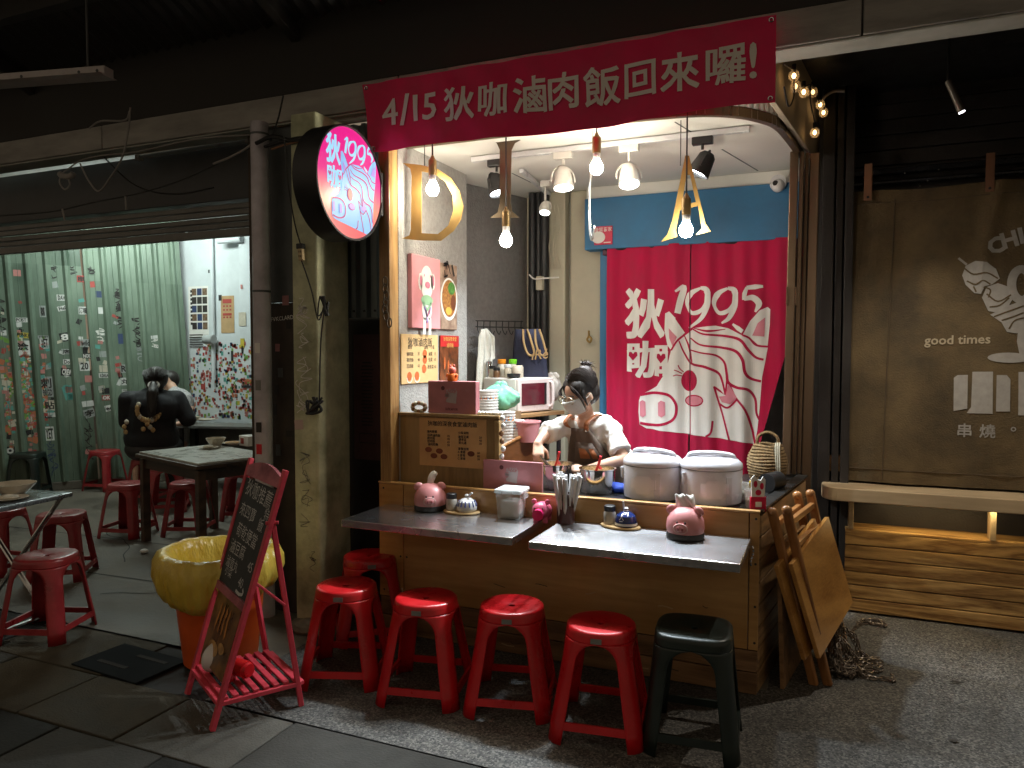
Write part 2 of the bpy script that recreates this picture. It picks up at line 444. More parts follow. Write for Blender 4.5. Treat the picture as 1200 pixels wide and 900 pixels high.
m_redpaint = mat('red_paint', (.55, .045, .07), .45, var=.2, scale=14, bump=.1, bscale=70)
m_white = mat('white_plastic', (.74, .74, .75), .32, var=.05, scale=6)
m_paper = mat('paper_white', (.78, .76, .72), .8, var=.06, scale=12)
m_pink = mat('pig_pink', (.72, .30, .31), .38, var=.1, scale=8, coat=.2)
m_ink = mat('ink_black', (.025, .022, .02), .6, var=.1)
m_inkred = mat('ink_red', (.60, .02, .03), .6, var=.1)
m_white_ink = mat('ink_white', (.78, .76, .72), .7, var=.06)
m_cable = mat('cable_black', (.012, .012, .012), .5, var=.2)
m_cablegrey = mat('cable_grey', (.30, .28, .26), .6, var=.2)
m_dirt = mat('grime', (.05, .045, .035), .9, var=.4)

# ================================================================ GROUND
def sheet(name, pts, z, m, kind='structure'):
    me = bpy.data.meshes.new(name)
    me.from_pydata([(x, y, z) for x, y in pts], [], [tuple(range(len(pts)))]); me.update()
    return tag(link(name, me, m), kind=kind)
sheet('ground', [(-60, -60), (60, -60), (60, 60), (-60, 60)], -.045, mat('asphalt', (.045, .045, .045), .85, var=.4, scale=5, bump=.4, bscale=120))
YC = 3.57
sheet('aggregate_pavement', [(-2.62, 2.545), (8, 2.545), (8, 6), (-2.62, 6)], 0.0, m_agg)
sheet('concrete_floor', [(-14, 2.96), (-2.62, 2.96), (-2.62, 9), (-14, 9)], 0.002, m_conc)
# paving slabs, each a piece of the pavement
pav = sheet('slab_pavement', [(-9, .6), (6, .6), (6, 2.56), (-2.62, 2.56), (-2.62, 2.96), (-9, 2.96)], -.012, mat('slab_joint', (.022, .021, .02), .9, var=.3))
random.seed(3)
slab_cache = {}
def slab(x0, y0, w, d):
    k = (round(w, 3), round(d, 3)); mi = random.choice((0, 0, 1, 2, 3, 0, 2))
    if (k, mi) not in slab_cache:
        o = MB().box((0, 0, 0), (w-.012, d-.012, .04)).build('paving_slab', m_slab[mi], pav, bevel=.005)
        slab_cache[(k, mi)] = o.data
    else:
        o = link('paving_slab', slab_cache[(k, mi)], None, pav)
        md = o.modifiers.new('b', 'BEVEL'); md.width = .005; md.segments = 2; md.limit_method = 'ANGLE'
    o.location = (x0+w/2, y0+d/2, -.02+random.uniform(-.003, .003))
    o.rotation_euler = (random.uniform(-.004, .004), random.uniform(-.004, .004), 0)
y = .86
row = 0
while y < 2.9:
    d = .42; x = -6.6+(row % 2)*.3
    while x < 2.6:
        w = random.choice((.6, .6, .6, .9))
        if y+d <= 2.57 or x+w <= -2.6:
            slab(x, y, w, d)
        x += w
    y += d; row += 1
# hairline cracks in the concrete and aggregate
_cf = bpy.data.objects['concrete_floor']; _rg = random.Random(44)
for x0_, y0_, a_, n_ in ((-3.0, 3.0, 2.6, 14), (-3.2, 3.9, 2.9, 18), (-4.4, 3.4, .9, 12), (-4.9, 4.0, 2.4, 16), (-3.6, 4.6, 3.0, 12)):
    p_ = [(x0_, y0_)]
    for k_ in range(n_):
        a_ += _rg.uniform(-.45, .45); p_.append((p_[-1][0]+.11*math.cos(a_), p_[-1][1]+.11*math.sin(a_)))
    p_ = [q for q in p_ if q[0] < -2.65 and q[1] > 2.98]
    if len(p_) > 3: decal('floor_crack', [stroke2d(p_, .009, 2)], mat('crack_dark', (.03, .028, .025), .9), _cf, lambda a, b: (a, b, .0045), world=False)
for y0_ in (3.7, 4.5):
    decal('floor_joint', [rect2d(-5.2, y0_, 5.0, .014)], MATS['crack_dark'], _cf, lambda a, b: (a, b+.05*(a+5), .0040), world=False)
# gum spots and spill stains trodden into the aggregate
_ag = bpy.data.objects['aggregate_pavement']; _rg = random.Random(77)
for k_ in range(22):
    cx_, cy_, r_ = _rg.uniform(-2.4, 1.4), _rg.uniform(2.6, 4.6 if k_ % 3 else 3.4), _rg.choice((.008, .010, .012, .015))
    if cy_ > 3.5 and cx_ < .35: continue
    ph_ = _rg.uniform(0, 6); pts_k = [(cx_+r_*(1+.25*math.sin(3*a+ph_)+.15*math.sin(5*a+ph_*2))*math.cos(a)*1.4, cy_+r_*(1+.25*math.sin(3*a+ph_)+.15*math.sin(5*a+ph_*2))*math.sin(a)) for a in [2*math.pi*i/22 for i in range(22)]]
    decal('stain', [poly2d(pts_k)], mat('gum_dark', (.028, .026, .024), .6, var=.3) if r_ < .03 else mat('spill_dark', (.055, .050, .044), .45, var=.5, scale=18), _ag, (lambda z: (lambda a, b: (a, b, z)))(.0035+.0002*k_), world=False)
# steel access cover with two lifting slots
mc = thing('manhole_cover', 'dark steel access cover set in the paving beside the orange bin', 'manhole cover', atz(152, 776, .004), R(-4))
box('plate', (0, 0, -.002), (.50, .30, .010), mat('cover_steel', (.014, .017, .02), .85, .0, var=.3, spec=.08), mc)
for dy, dx in ((.07, .08), (-.06, -.05)):
    box('slot', (dx, dy, .003), (.22, .025, .004), MATS['slab_joint'], mc, bevel=0)

# ================================================================ ARCADE ROOF: beam and dark canopy
rf = thing('arcade_beam', 'long grey fascia beam running above the shop fronts', 'beam', (-1, YC, 2.95))
def bm_(name, x0, x1, y0, y1, z0, z1, m, bev=.006): return box(name, ((x0+x1)/2, (y0+y1)/2, (z0+z1)/2), (x1-x0, y1-y0, z1-z0), m, rf, bevel=bev, world=True)
x = -9.0
for w in (2.3, 2.2, 2.3, 2.3, 2.35, 2.4):            # lengths of cladding with open joints
    bm_('cladding', x+.004, x+w-.004, YC, YC+.17, 2.95, 3.105, m_beam)
    x += w
bm_('soffit_strip', -9, 4.8, YC+.012, YC+.165, 2.938, 2.95, mat('soffit_paint', (.42, .42, .38), .6, var=.2))
can = thing('arcade_canopy', 'dark corrugated canopy with cross members over the pavement', 'canopy', (-1, 2.4, 3.3))
mbc = MB()
n = 150
for i in range(n):                                   # corrugated sheet, cut short and raised toward the street to let sky glow in
    xa = -9+i*.1; zz = [0, .02, .02, 0]; xs = [0, .02, .05, .07, .1]
    pr = [(xa, 0), (xa+.03, .022), (xa+.06, .022), (xa+.09, 0), (xa+.1, 0)]
    for (xp, zp), (xq, zq) in zip(pr, pr[1:]):
        mbc.add([(xp, 3.6, 3.50+zp), (xq, 3.6, 3.50+zq), (xq, 2.25, 4.05+zq), (xp, 2.25, 4.05+zp)], [(0, 1, 2, 3)])
mbc.build('corrugated_sheet', m_canopy, can, world=True)
for yy, zz in ((3.05, 3.68), (2.3, 3.98)):
    box('purlin', (-1.5, yy, zz-.02), (15, .07, .12), m_canopy, can, world=True)
for xx in (-5.2, -2.9, -.62, 1.6):
    box('rafter', (xx, 2.95, 3.70), (.06, 1.4, .08), m_canopy, can, world=True, rot=Matrix.Rotation(R(-22), 3, 'X'))
box('back_panel', (-1.5, 3.60, 3.36), (17, .03, .50), m_canopy, can, world=True)
# unlit tube fitting under the canopy
p0, p1 = atz(-30, 104, 3.0), atz(128, 92, 3.0)
fl = thing('tube_lamp_fitting', 'unlit white tube lamp fitting under the dark canopy', 'lamp', (p0+p1)/2, math.atan2(p1.y-p0.y, p1.x-p0.x))
Lf = (p1-p0).length
m_fit = mat('fitting_enamel', (.36, .32, .31), .5, var=.2)
box('housing', (0, 0, .03), (Lf, .07, .05), m_fit, fl)
MB().prism([(-.06, .012), (.06, .012), (.035, .004), (-.035, .004)], -Lf/2, Lf/2, Matrix.Rotation(R(90), 4, 'Y') @ Matrix.Rotation(R(90), 4, 'Z')).build('reflector', m_fit, fl)
for k in (-.45, -.38, -.1, .32, .45): MB().cyl((Lf*k, -.037, .03), (Lf*k, -.033, .03), .008, n=8).build('screw', m_black, fl)
for k in (-.35, .35): MB().cyl((Lf*k, 0, .05), (Lf*k, 0, .86), .006, n=6).build('hanger_rod', m_black, fl)

# ================================================================ LEFT OPENING: shutter, pole, column, sheets
sh = thing('roller_shutter', 'dark rolled-up steel shutter above the opening to the seating room', 'shutter', (-5, 3.9, 2.37))
m_shut = mat('shutter_dark', (.06, .06, .062), .5, .3, var=.4, scale=2, bump=.05)
m_slat = mat('shutter_slat', (.19, .185, .175), .5, .3, var=.35, scale=3)
box('shutter_box', (-5.4, 3.95, 2.79), (4.0, .12, .36), m_shut, sh, world=True)
for i in range(4):
    box('slat', (-5.4, 3.915+.006*(i % 2), 2.445+.042*i), (3.96, .03, .038), m_slat, sh, world=True, bevel=.008)
box('bottom_bar', (-5.4, 3.915, 2.395), (3.98, .05, .05), m_slat, sh, world=True)
tl = thing('fluorescent_tube', 'pale unlit tube fixed behind the beam above the shutter', 'lamp', at(228, 174, 3.80))
q0, q1 = at(163, 184, 3.80), at(292, 164, 3.80)
MB().cyl(q0, q1, .016, n=10).build('tube', mat('tube_glass', (.30, .34, .36), .3, var=.1), tl, True, world=True)
for q in (q0, q1): box('socket', q, (.03, .05, .05), m_cablegrey, tl, world=True)
box('batten', (q0+q1)/2+Vector((0, .03, .03)), ((q1-q0).length+.1, .03, .03), m_cablegrey, tl, world=True)

pole = thing('downpipe', 'grey galvanised downpipe with strap bands at the edge of the opening', 'pipe', at(307, 720, 3.52))
px = at(307.5, 400, 3.52).x
MB().cyl((px, 3.52, 0), (px, 3.52, 2.945), .052, n=24).build('pipe', m_galv, pole, True, world=True)
for zz in (1.95, 2.87): MB().cyl((px, 3.52, zz), (px, 3.52, zz+.012), .0545, n=24).build('strap_band', m_greypanel, pole, True, world=True)
for zz, cc in ((1.15, m_ink), (1.62, m_paper), (1.02, m_inkred), (1.4, m_slat)):
    a = R(-80)
    MB().box((px+.0525*math.cos(a), 3.52+.0525*math.sin(a), zz), (.035, .002, .06), R(10)).build('sticker', cc, pole, world=True)
post = thing('door_post', 'narrow brown steel post behind the downpipe', 'post', at(297, 700, 3.66))
xl = at(293.5, 400, 3.66).x; xr = at(301, 400, 3.66).x
box('post_web', ((xl+xr)/2, 3.69, 1.47), (xr-xl, .06, 2.94), mat('rust_brown', (.065, .045, .03), .7, var=.4), post, world=True)
box('post_flange', (xl+.012, 3.73, 1.47), (.016, .05, 2.92), MATS['rust_brown'], post, world=True)
dp = thing('steel_hoarding', 'dark scratched steel panel between downpipe and column', 'hoarding', at(330, 700, 3.62))
xl = at(315, 400, 3.62).x; xr = at(346, 400, 3.62).x
box('upper_sheet', ((xl+xr)/2, 3.63, 2.42), (xr-xl, .03, 1.05), m_greypanel, dp, world=True)
box('lower_sheet', ((xl+xr)/2, 3.632, .947), (xr-xl, .03, 1.89), mat('dark_brown_sheet', (.045, .033, .026), .6, var=.6, scale=5, bump=.1), dp, world=True)
rng = random.Random(5)
for i in range(9):
    w, h = rng.uniform(.03, .06), rng.uniform(.025, .07)
    box('sticker', (rng.uniform(xl+.04, xr-.04), 3.6155, 1.88-.13*i+rng.uniform(-.03, .03)), (w, .002, h),
        rng.choice((m_slat, m_ink, mat('faded_sticker', (.30, .24, .2), .7, var=.3), m_greypanel, mat('faded_pink', (.35, .16, .16), .7))), dp, world=True, bevel=0)
decal('graffiti', [move2(text2d('FVKCLARD', .035, .004), 0, 0, .08)], m_white_ink, dp, front_fn((xl+xr)/2+.01, 3.615, 1.80, .002))

# concrete column, weathered, with chalk graffiti
cx0, cx1 = at(343, 400, 3.45).x, at(372.5, 400, 3.45).x
cl = thing('concrete_column', 'weathered green-grey concrete column with scrawled white graffiti', 'column', ((cx0+cx1)/2, 3.6, 0))
cxm = (cx0+cx1)/2; cw = cx1-cx0
MB().box((cxm, 3.6, 1.47), (cw, .30, 2.94)).build('shaft', m_col, cl, bevel=.012, world=True)
mbb = MB(); rng = random.Random(2)
for i in range(5): mbb.ell((cx0+.06+.05*i, 3.46-.03*(i % 2), .02), (.09, .10, .035+.012*(i % 3)), 10, 6)
mbb.build('mortar_footing', mat('mortar', (.20, .17, .13), .9, var=.4, scale=9, bump=.6, bscale=40), cl, True, world=True)
def scribble(x, z, w, h, n, seed, width=.004):
    r = random.Random(seed); out = []
    for k in range(n):
        pts = [(x+r.uniform(-w, w)/2, z+h/2-h*k/n)]
        for j in range(r.randint(4, 7)): pts.append((x+w*math.sin(j*2.1+seed+k)*r.uniform(.2, .55), pts[-1][1]+r.uniform(-h/n, h/n*.6)))
        out.append(stroke2d(pts, width, 5))
    return out
gx = cxm-.01
decal('graffiti', scribble(0, 1.77, .10, .26, 4, 3)+scribble(0, 1.47, .11, .20, 3, 9)+scribble(-.02, 1.33, .08, .10, 2, 4), m_white_ink, cl, front_fn(gx, 3.45, 0, .0025))
decal('graffiti', scribble(0, .92, .10, .2, 3, 21, .003)+scribble(0, .70, .09, .2, 3, 13, .003)+scribble(.05, .42, .05, .06, 2, 8, .003), m_slat, cl, front_fn(gx, 3.45, 0, .0025))
decal('sticker', [rect2d(0, 0, .06, .055)], mat('faded_label', (.5, .36, .33), .7), cl, plane_fn((gx-.04, 3.45, 1.18), (1, 0, .08), (-.08, 0, 1), (0, -1, 0), .0025))
# cord with a double socket and tangled cable on the column
cs = thing('hanging_socket', 'cream double socket hanging on a thin black cord down the column', 'socket', at(353, 298, 3.41))
P = at(353, 298, 3.42)
box('socket_body', P, (.032, .022, .07), mat('socket_cream', (.62, .48, .27), .5), cs, world=True, rot=Matrix.Rotation(R(-6), 3, 'Y'))
box('socket_cap', P+Vector((-.004, 0, .045)), (.042, .03, .03), m_black, cs, world=True)
for dz in (-.012, .014):
    for dx in (-.006, .006): box('slot', P+Vector((dx, -.012, dz)), (.003, .003, .012), m_black, cs, world=True, bevel=0)
MB().tube(smoothline([at(333, 160, 3.40), at(337, 210, 3.41), at(345, 260, 3.42), P+Vector((-.004, 0, .055))]), .004, 6).build('cord', m_cable, cs, True, world=True)
MB().tube(smoothline([P-Vector((0, 0, .03)), at(365, 340, 3.42), at(373, 375, 3.43), at(380, 360, 3.43), at(376, 400, 3.43), at(374, 478, 3.43)]), .004, 6).build('cord', m_cable, cs, True, world=True)
tc = thing('cable_bundle', 'tangled black cable ends tied to the side of the column', 'cable', at(374, 480, 3.43))
mbt = MB(); rng = random.Random(8)
for k in range(5):
    c0 = at(372+rng.uniform(-4, 6), 476, 3.42)
    mbt.tube(smoothline([c0, c0+Vector((rng.uniform(-.05, .06), -.02, .03)), c0+Vector((rng.uniform(-.06, .06), -.03, -.04)), c0+Vector((rng.uniform(-.04, .04), -.01, -.02)), c0+Vector((rng.uniform(-.03, .05), 0, .05))]), .006, 6)
mbt.build('cable', m_cable, tc, True, world=True); mbt = MB()
for k in range(4):
    c0 = at(381+rng.uniform(-4, 4), 360, 3.43)
    mbt.tube(smoothline([c0, c0+Vector((rng.uniform(-.03, .03), -.02, .06)), c0+Vector((rng.uniform(-.04, .04), -.02, -.05)), c0+Vector((rng.uniform(-.02, .02), 0, .03))]), .004, 6)
mbt.build('cable', m_cable, tc, True, world=True)
# corrugated grey sheet over a dark recess
xs0, xs1 = at(386, 330, 3.78).x, at(447, 330, 3.78).x
cs2 = thing('corrugated_cladding', 'dark grey corrugated steel sheet beside the column under the round sign', 'cladding', ((xs0+xs1)/2, 3.78, 1.8))
mbc = MB(); nr = 5; wv = (xs1-xs0)/nr
for i in range(nr):
    xa = xs0+i*wv; prf = [(0, 0), (.4, 0), (.5, -.03), (.85, -.03), (1, 0)]
    for (a, b_), (c, d) in zip(prf, prf[1:]):
        mbc.add([(xa+a*wv, 3.78+b_, 1.8), (xa+c*wv, 3.78+d, 1.8), (xa+c*wv, 3.78+d, 2.94), (xa+a*wv, 3.78+b_, 2.94)], [(0, 1, 2, 3)])
mbc.build('sheet', mat('blue_grey_sheet', (.15, .175, .18), .45, .4, var=.25, scale=3), cs2, world=True, solid=.003)
box('drip_edge', ((xs0+xs1)/2, 3.77, 1.795), (xs1-xs0, .06, .012), m_greypanel, cs2, world=True)
for i in range(nr): MB().cyl((xs0+(i+.68)*wv, 3.742, 1.84), (xs0+(i+.68)*wv, 3.752, 1.84), .007, n=8).build('screw', m_black, cs2, world=True)
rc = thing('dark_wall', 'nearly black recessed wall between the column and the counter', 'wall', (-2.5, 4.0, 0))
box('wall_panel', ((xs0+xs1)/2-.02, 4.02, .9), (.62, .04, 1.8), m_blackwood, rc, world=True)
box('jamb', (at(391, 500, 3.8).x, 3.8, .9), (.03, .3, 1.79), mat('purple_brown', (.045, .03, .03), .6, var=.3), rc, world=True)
pp = thing('faded_notice', 'faded reddish printed notice pinned in the dark recess', 'notice', at(430, 465, 3.985))
A, B = at(414, 392, 3.985), at(447, 540, 3.985)
box('sheet', ((A.x+B.x)/2, 3.988, (A.z+B.z)/2), (B.x-A.x, .004, A.z-B.z), mat('faded_red_paper', (.10, .05, .05), .8, var=.3), pp, world=True, bevel=0)
decal('print', [rect2d(0, .2-.022*i, .10*(.7+.3*((i*7) % 5)/5), .008) for i in range(19)]+[stroke2d([(-.06, -.25), (.06, -.25), (.06, -.31), (-.06, -.31)], .006, 1, True)], m_ink, pp, front_fn((A.x+B.x)/2, 3.985, (A.z+B.z)/2+.02))

# cables strung under the beam
cb = thing('hanging_cables', 'tangle of thin cables hanging from the beam above the shutter', 'cable', at(120, 180, 3.5))
def cable(px_, Y, r=.006, m=m_cablegrey, par=None, nm='cable'):
    MB().tube(smoothline([at(a, b, Y) for a, b in px_]), r, 6).build(nm, m, par or cb, True, world=True)
cable([(153, 126), (150, 155), (143, 185), (130, 207), (116, 224), (104, 212), (94, 192)], 3.5, .006)
cable([(105, 150), (118, 142), (146, 141), (152, 130)], 3.5, .006)
cable([(70, 205), (80, 198), (95, 188), (122, 182), (160, 178), (230, 163), (295, 158)], 3.52, .005)
cable([(72, 205), (70, 214), (76, 222), (82, 216), (78, 206)], 3.5, .006)
cable([(122, 184), (140, 203), (160, 218), (185, 226), (215, 227), (250, 220)], 3.55, .005, m_cable)
cable([(0, 253), (60, 248), (110, 237), (165, 226), (220, 208), (296, 172)], 3.56, .005, m_cable)
cable([(250, 192), (268, 185), (285, 176), (299, 166)], 3.5, .007, m_cablegrey)
cable([(147, 230), (148, 246)], 3.5, .006); cable([(73, 245), (76, 258)], 3.5, .006)
cable([(332, 112), (327, 135), (322, 152), (317, 165)], 3.46, .005, m_cable)
cable([(300, 168), (320, 160), (345, 165), (372, 158), (392, 160)], 3.44, .012, m_cable)
cable([(310, 172), (330, 166), (355, 161), (385, 163)], 3.44, .009, m_black)
cable([(318, 175), (340, 168), (356, 165)], 3.44, .006, mat('cable_brown', (.25, .12, .06), .6))
MB().tube([at(78+8*math.cos(a/2), 203+4*math.sin(a/2), 3.5) for a in range(7)], .02, 8).build('connector', m_cablegrey, cb, True, world=True)

# ================================================================ SEATING ROOM BEHIND THE SHUTTER
FA = Vector((-8.13, 5.86, 0)); FD = Vector((.75, 1.07, 0)).normalized(); FN = Vector((FD.y, -FD.x, 0))     # fence line; FN faces the room
fen = thing('sheet_metal_fence', 'green corrugated metal fence covered in stickers and graffiti', 'fence', FA)
LEAN = .05
def fpt(s, z, out=0.0): return FA+FD*(s-LEAN*(z-1.2))+FN*out+Vector((0, 0, z))
PIT = .188
def rib_sheet(s0, s1, z0, z1, out, name):
    mb = MB(); k0 = math.floor((s0+.05)/PIT)
    s = s0
    kn = []
    k = math.floor(s0/PIT)
    while k*PIT < s1+PIT:
        for a, h in ((0.0, 0), (.028, .026), (.052, .026), (.080, 0), (.13, .0), (.134, .003), (.138, 0)):
            q = k*PIT+a+.10
            if s0 <= q <= s1: kn.append((q, h))
        k += 1
    kn = [(s0, 0)]+kn+[(s1, 0)]
    zs = [z0+(z1-z0)*i/3 for i in range(4)]
    vs = []; fs = []
    for q, h in kn:
        for z in zs: vs.append(fpt(q, z, out+h))
    for i in range(len(kn)-1):
        for j in range(3): fs.append((i*4+j, (i+1)*4+j, (i+1)*4+j+1, i*4+j+1))
    mb.add(vs, fs)
    return mb.build(name, m_green, fen, world=True, solid=.002)
s = -3.4
while s < .25:
    e = min(s+.915, .32); rib_sheet(s-.03, e+.03, .10, 2.58, .012, 'lower_sheet'); rib_sheet(s-.03, e+.03, 2.54, 3.2, .0, 'upper_sheet'); s = e
rib_sheet(.31, 1.36, .10, 2.42, .012, 'lower_sheet'); rib_sheet(.31, 1.36, 2.38, 3.2, .0, 'upper_sheet')
MB().box((-1.0, .05, .05), (4.8, .14, .10)).build('concrete_kerb', m_conc, fen, bevel=.01).matrix_local = Matrix.Rotation(math.atan2(FD.y, FD.x), 4, 'Z')
# stickers: flat places between the ribs
STK = [mat('sticker_%s' % n, c, .6, var=.12, scale=20) for n, c in dict(white=(.62, .62, .6), grey=(.32, .34, .33), black=(.02, .02, .02), red=(.38, .06, .05),
        orange=(.46, .15, .07), yellow=(.52, .42, .05), teal=(.10, .32, .28), navy=(.03, .05, .12), lime=(.16, .32, .06), pink=(.5, .2, .18), cream=(.55, .5, .4)).items()]
WHITE, GREY, BLACK, RED, ORANGE, YELLOW, TEAL, NAVY, LIME, PINKS, CREAM = STK
rng = random.Random(11)
def fence_s(x, y):
    p = atp(x, y, (FA.x, FA.y), (FA.x+FD.x, FA.y+FD.y)); return (p-FA).dot(FD)+LEAN*(p.z-1.2), p.z
def onfence(s, z, off=.0022):
    """a spot on the flat pans"""
    k = math.floor((s-.10)/PIT); f = (s-.10)-k*PIT
    if f < .095: s = k*PIT+.10+.095+ .04*(f/.095)
    return s, z, off
def fsticker(x, y, w, h, m, rot=0.0, text=None, tm=None, nm='sticker'):
    s, z = fence_s(x, y); s, z, off = onfence(s, z)
    mb = MB(); c, sn = math.cos(rot), math.sin(rot)
    pts = [(a*w/2*c-b*h/2*sn, a*w/2*sn+b*h/2*c) for a, b in ((-1, -1), (1, -1), (1, 1), (-1, 1))]
    mb.add([fpt(s+a, z+b, .012+off) for a, b in pts]+[fpt(s+a, z+b, .0125) for a, b in pts], [(0, 1, 2, 3), (0, 4, 5, 1), (1, 5, 6, 2), (2, 6, 7, 3), (3, 7, 4, 0)])
    o = mb.build(nm, m, fen, world=True)
    if text:
        fn = lambda a, b: fpt(s+a*c-b*sn, z+a*sn+b*c, .012+off+.0012)
        t = text2d(text, 1.0, .03); ww = max(v[0] for v in t[0])*2; hh = max(v[1] for v in t[0])*2
        decal('print', [([(a*w*.8/ww, b*h*.75/hh) for a, b in t[0]], t[1])], tm or m_ink, o, fn, world=False)
        o.children[0].matrix_parent_inverse = TM[fen.name].inverted() if False else Matrix.Identity(4)
        inv = TM[fen.name].inverted()
        for v in o.children[0].data.vertices: v.co = inv @ v.co
    return o
for x, y, w, h, m, rot, t, tm in [
        (52, 402, .085, .13, WHITE, 0, 'YET', None), (58, 508, .09, .16, WHITE, 0, 'YET', None), (30, 393, .2, .06, YELLOW, -.1, 'FUNKERS', m_ink),
        (20, 320, .07, .07, PINKS, 0, None, None), (95, 327, .085, .08, RED, 0, '串', m_ink), (73, 349, .11, .07, WHITE, 0, 'DAVE', None),
        (75, 361, .13, .055, WHITE, .25, 'Hello', None), (97, 364, .09, .09, WHITE, 0, '滿福', None), (117, 345, .09, .075, NAVY, 0, None, None), (119, 364, .07, .075, WHITE, 0, None, None),
        (27, 408, .14, .17, WHITE, 0, '塗', None), (51, 395, .11, .035, GREY, 0, 'STREET', None), (142, 397, .075, .12, NAVY, 0, None, None), (76, 395, .10, .10, BLACK, .2, '8', m_white_ink),
        (99, 429, .10, .11, WHITE, 0, '20', None), (122, 432, .10, .08, CREAM, 0, None, None), (122, 440, .11, .055, WHITE, 0, 'KOREA', None), (54, 449, .13, .15, GREY, 0, '刺', None),
        (79, 436, .13, .09, BLACK, -.1, 'CREW', m_white_ink), (82, 460, .13, .16, TEAL, .2, None, None), (104, 444, .08, .08, PINKS, 0, None, None), (124, 458, .08, .07, BLACK, 0, None, None),
        (125, 466, .1, .06, RED, 0, 'OK', m_white_ink), (103, 473, .12, .065, WHITE, .1, None, None), (105, 484, .11, .1, GREY, .3, '字', None), (128, 478, .09, .07, WHITE, .2, 'ed', None),
        (56, 460, .11, .1, GREY, 0, 'BRGD', None), (58, 475, .12, .12, CREAM, 0, '貼', None), (60, 486, .10, .05, WHITE, 0, None, None), (12, 528, .09, .09, BLACK, 0, 'o', WHITE), (50, 365, .06, .13, GREY, 0, '囍', None),
        (182, 395, .10, .04, WHITE, .1, None, None), (145, 432, .07, .1, GREY, 0, 'R', None), (146, 447, .09, .09, WHITE, 0, '丸', None), (100, 402, .11, .09, GREY, 0, 'wild', None), (121, 415, .08, .07, GREY, 0, None, None),
        (103, 417, .12, .06, BLACK, 0, 'NOISE', m_white_ink), (78, 412, .10, .06, GREY, 0, '店', None), (80, 424, .10, .06, WHITE, 0, 'Dori', None), (148, 459, .10, .06, WHITE, 0, '三', None), (25, 375, .12, .05, WHITE, 0, 'POST', None)]:
    fsticker(x, y, w, h, m, rot, t, tm)
for i in range(95):                                  # small ones, thick on the left
    u = rng.random()
    x = 2+u*u*140+rng.uniform(-2, 2); y = (rng.gauss(455, 42) if x < 50 else rng.gauss(430, 50)); y = min(530, max(318, y))
    m = rng.choice((RED, ORANGE, PINKS, TEAL, LIME, CREAM, WHITE, BLACK, ORANGE, RED)) if x < 50 else rng.choice((WHITE, GREY, BLACK, RED, GREY, TEAL, CREAM, PINKS))
    fsticker(x, y, rng.uniform(.03, .075), rng.uniform(.03, .075), m, rng.uniform(-.5, .5))
dots = MB()
for i in range(300):
    x = rng.uniform(0, 46)**1.0; y = rng.gauss(462, 30)
    s_, z_ = fence_s(x, y); s_, z_, o_ = onfence(s_, z_); r_ = rng.uniform(.008, .022); dots.cur = rng.randrange(6)
    dots.add([fpt(s_+a*r_, z_+b*r_, .0138+rng.uniform(0, .001)) for a, b in ((-1, -1), (1, -1), (1, 1), (-1, 1))], [(0, 1, 2, 3)])
tag(dots.build('small_stickers', [RED, ORANGE, LIME, TEAL, PINKS, CREAM], fen, world=True), kind='stuff')
def fgraf(x, y, w, h, n, seed, width, m):
    s_, z_ = fence_s(x, y); s_, z_, _ = onfence(s_, z_)
    o = decal('graffiti', scribble(0, 0, w, h, n, seed, width), m, fen, lambda a, b: fpt(s_+a, z_+b, .0142))
for a in ((140, 360, .10, .42, 8, 3, .012, m_ink), (161, 392, .10, .30, 6, 5, .012, m_ink), (104, 515, .09, .5, 6, 7, .01, m_ink), (52, 318, .09, .1, 3, 2, .008, m_ink), (73, 316, .09, .08, 3, 6, .008, m_ink), (97, 316, .09, .08, 3, 12, .008, m_ink),
          (182, 402, .09, .15, 4, 15, .01, m_white_ink), (118, 392, .1, .12, 4, 25, .008, m_white_ink), (62, 535, .1, .3, 5, 31, .008, NAVY), (163, 412, .08, .1, 3, 33, .01, GREY), (2, 370, .1, .2, 4, 35, .012, m_ink)): fgraf(*a)

# white end wall with photos, calendar and a cloud of tiny stickers
YW = 7.02
ww = thing('white_wall', 'white plaster wall dotted with tiny coloured stickers and pinned photographs', 'wall', (-6.8, YW, 0))
box('plaster', (-6.4, YW+.06, 1.6), (2.3, .12, 3.2), m_whitewall, ww, world=True)
xp = at(285, 300, YW-.1).x
box('pilaster', (xp+.1, YW-.05, 1.6), (.34, .0998, 3.198), m_whitewall, ww, world=True)
def wat(x, y, off=.0): return at(x, y, YW-off)
pv = wat(251, 300)
MB().cyl((pv.x, YW-.04, 1.25), (pv.x, YW-.04, 3.1), .026, n=12).build('water_pipe', m_whitewall, ww, True, world=True)
e = wat(249, 398)
MB().cyl((e.x-.03, YW-.09, e.z), (e.x+.11, YW-.09, e.z), .055, n=14).build('pipe_elbow', mat('pipe_grey', (.4, .42, .42), .4, var=.2), ww, True, world=True)
e0, e1 = wat(266, 284), wat(293, 282)
MB().tube([Vector((e0.x, YW-.14, e0.z)), Vector((e1.x, YW-.14, e1.z))], .04, 10).build('water_pipe', m_whitewall, ww, True, world=True)
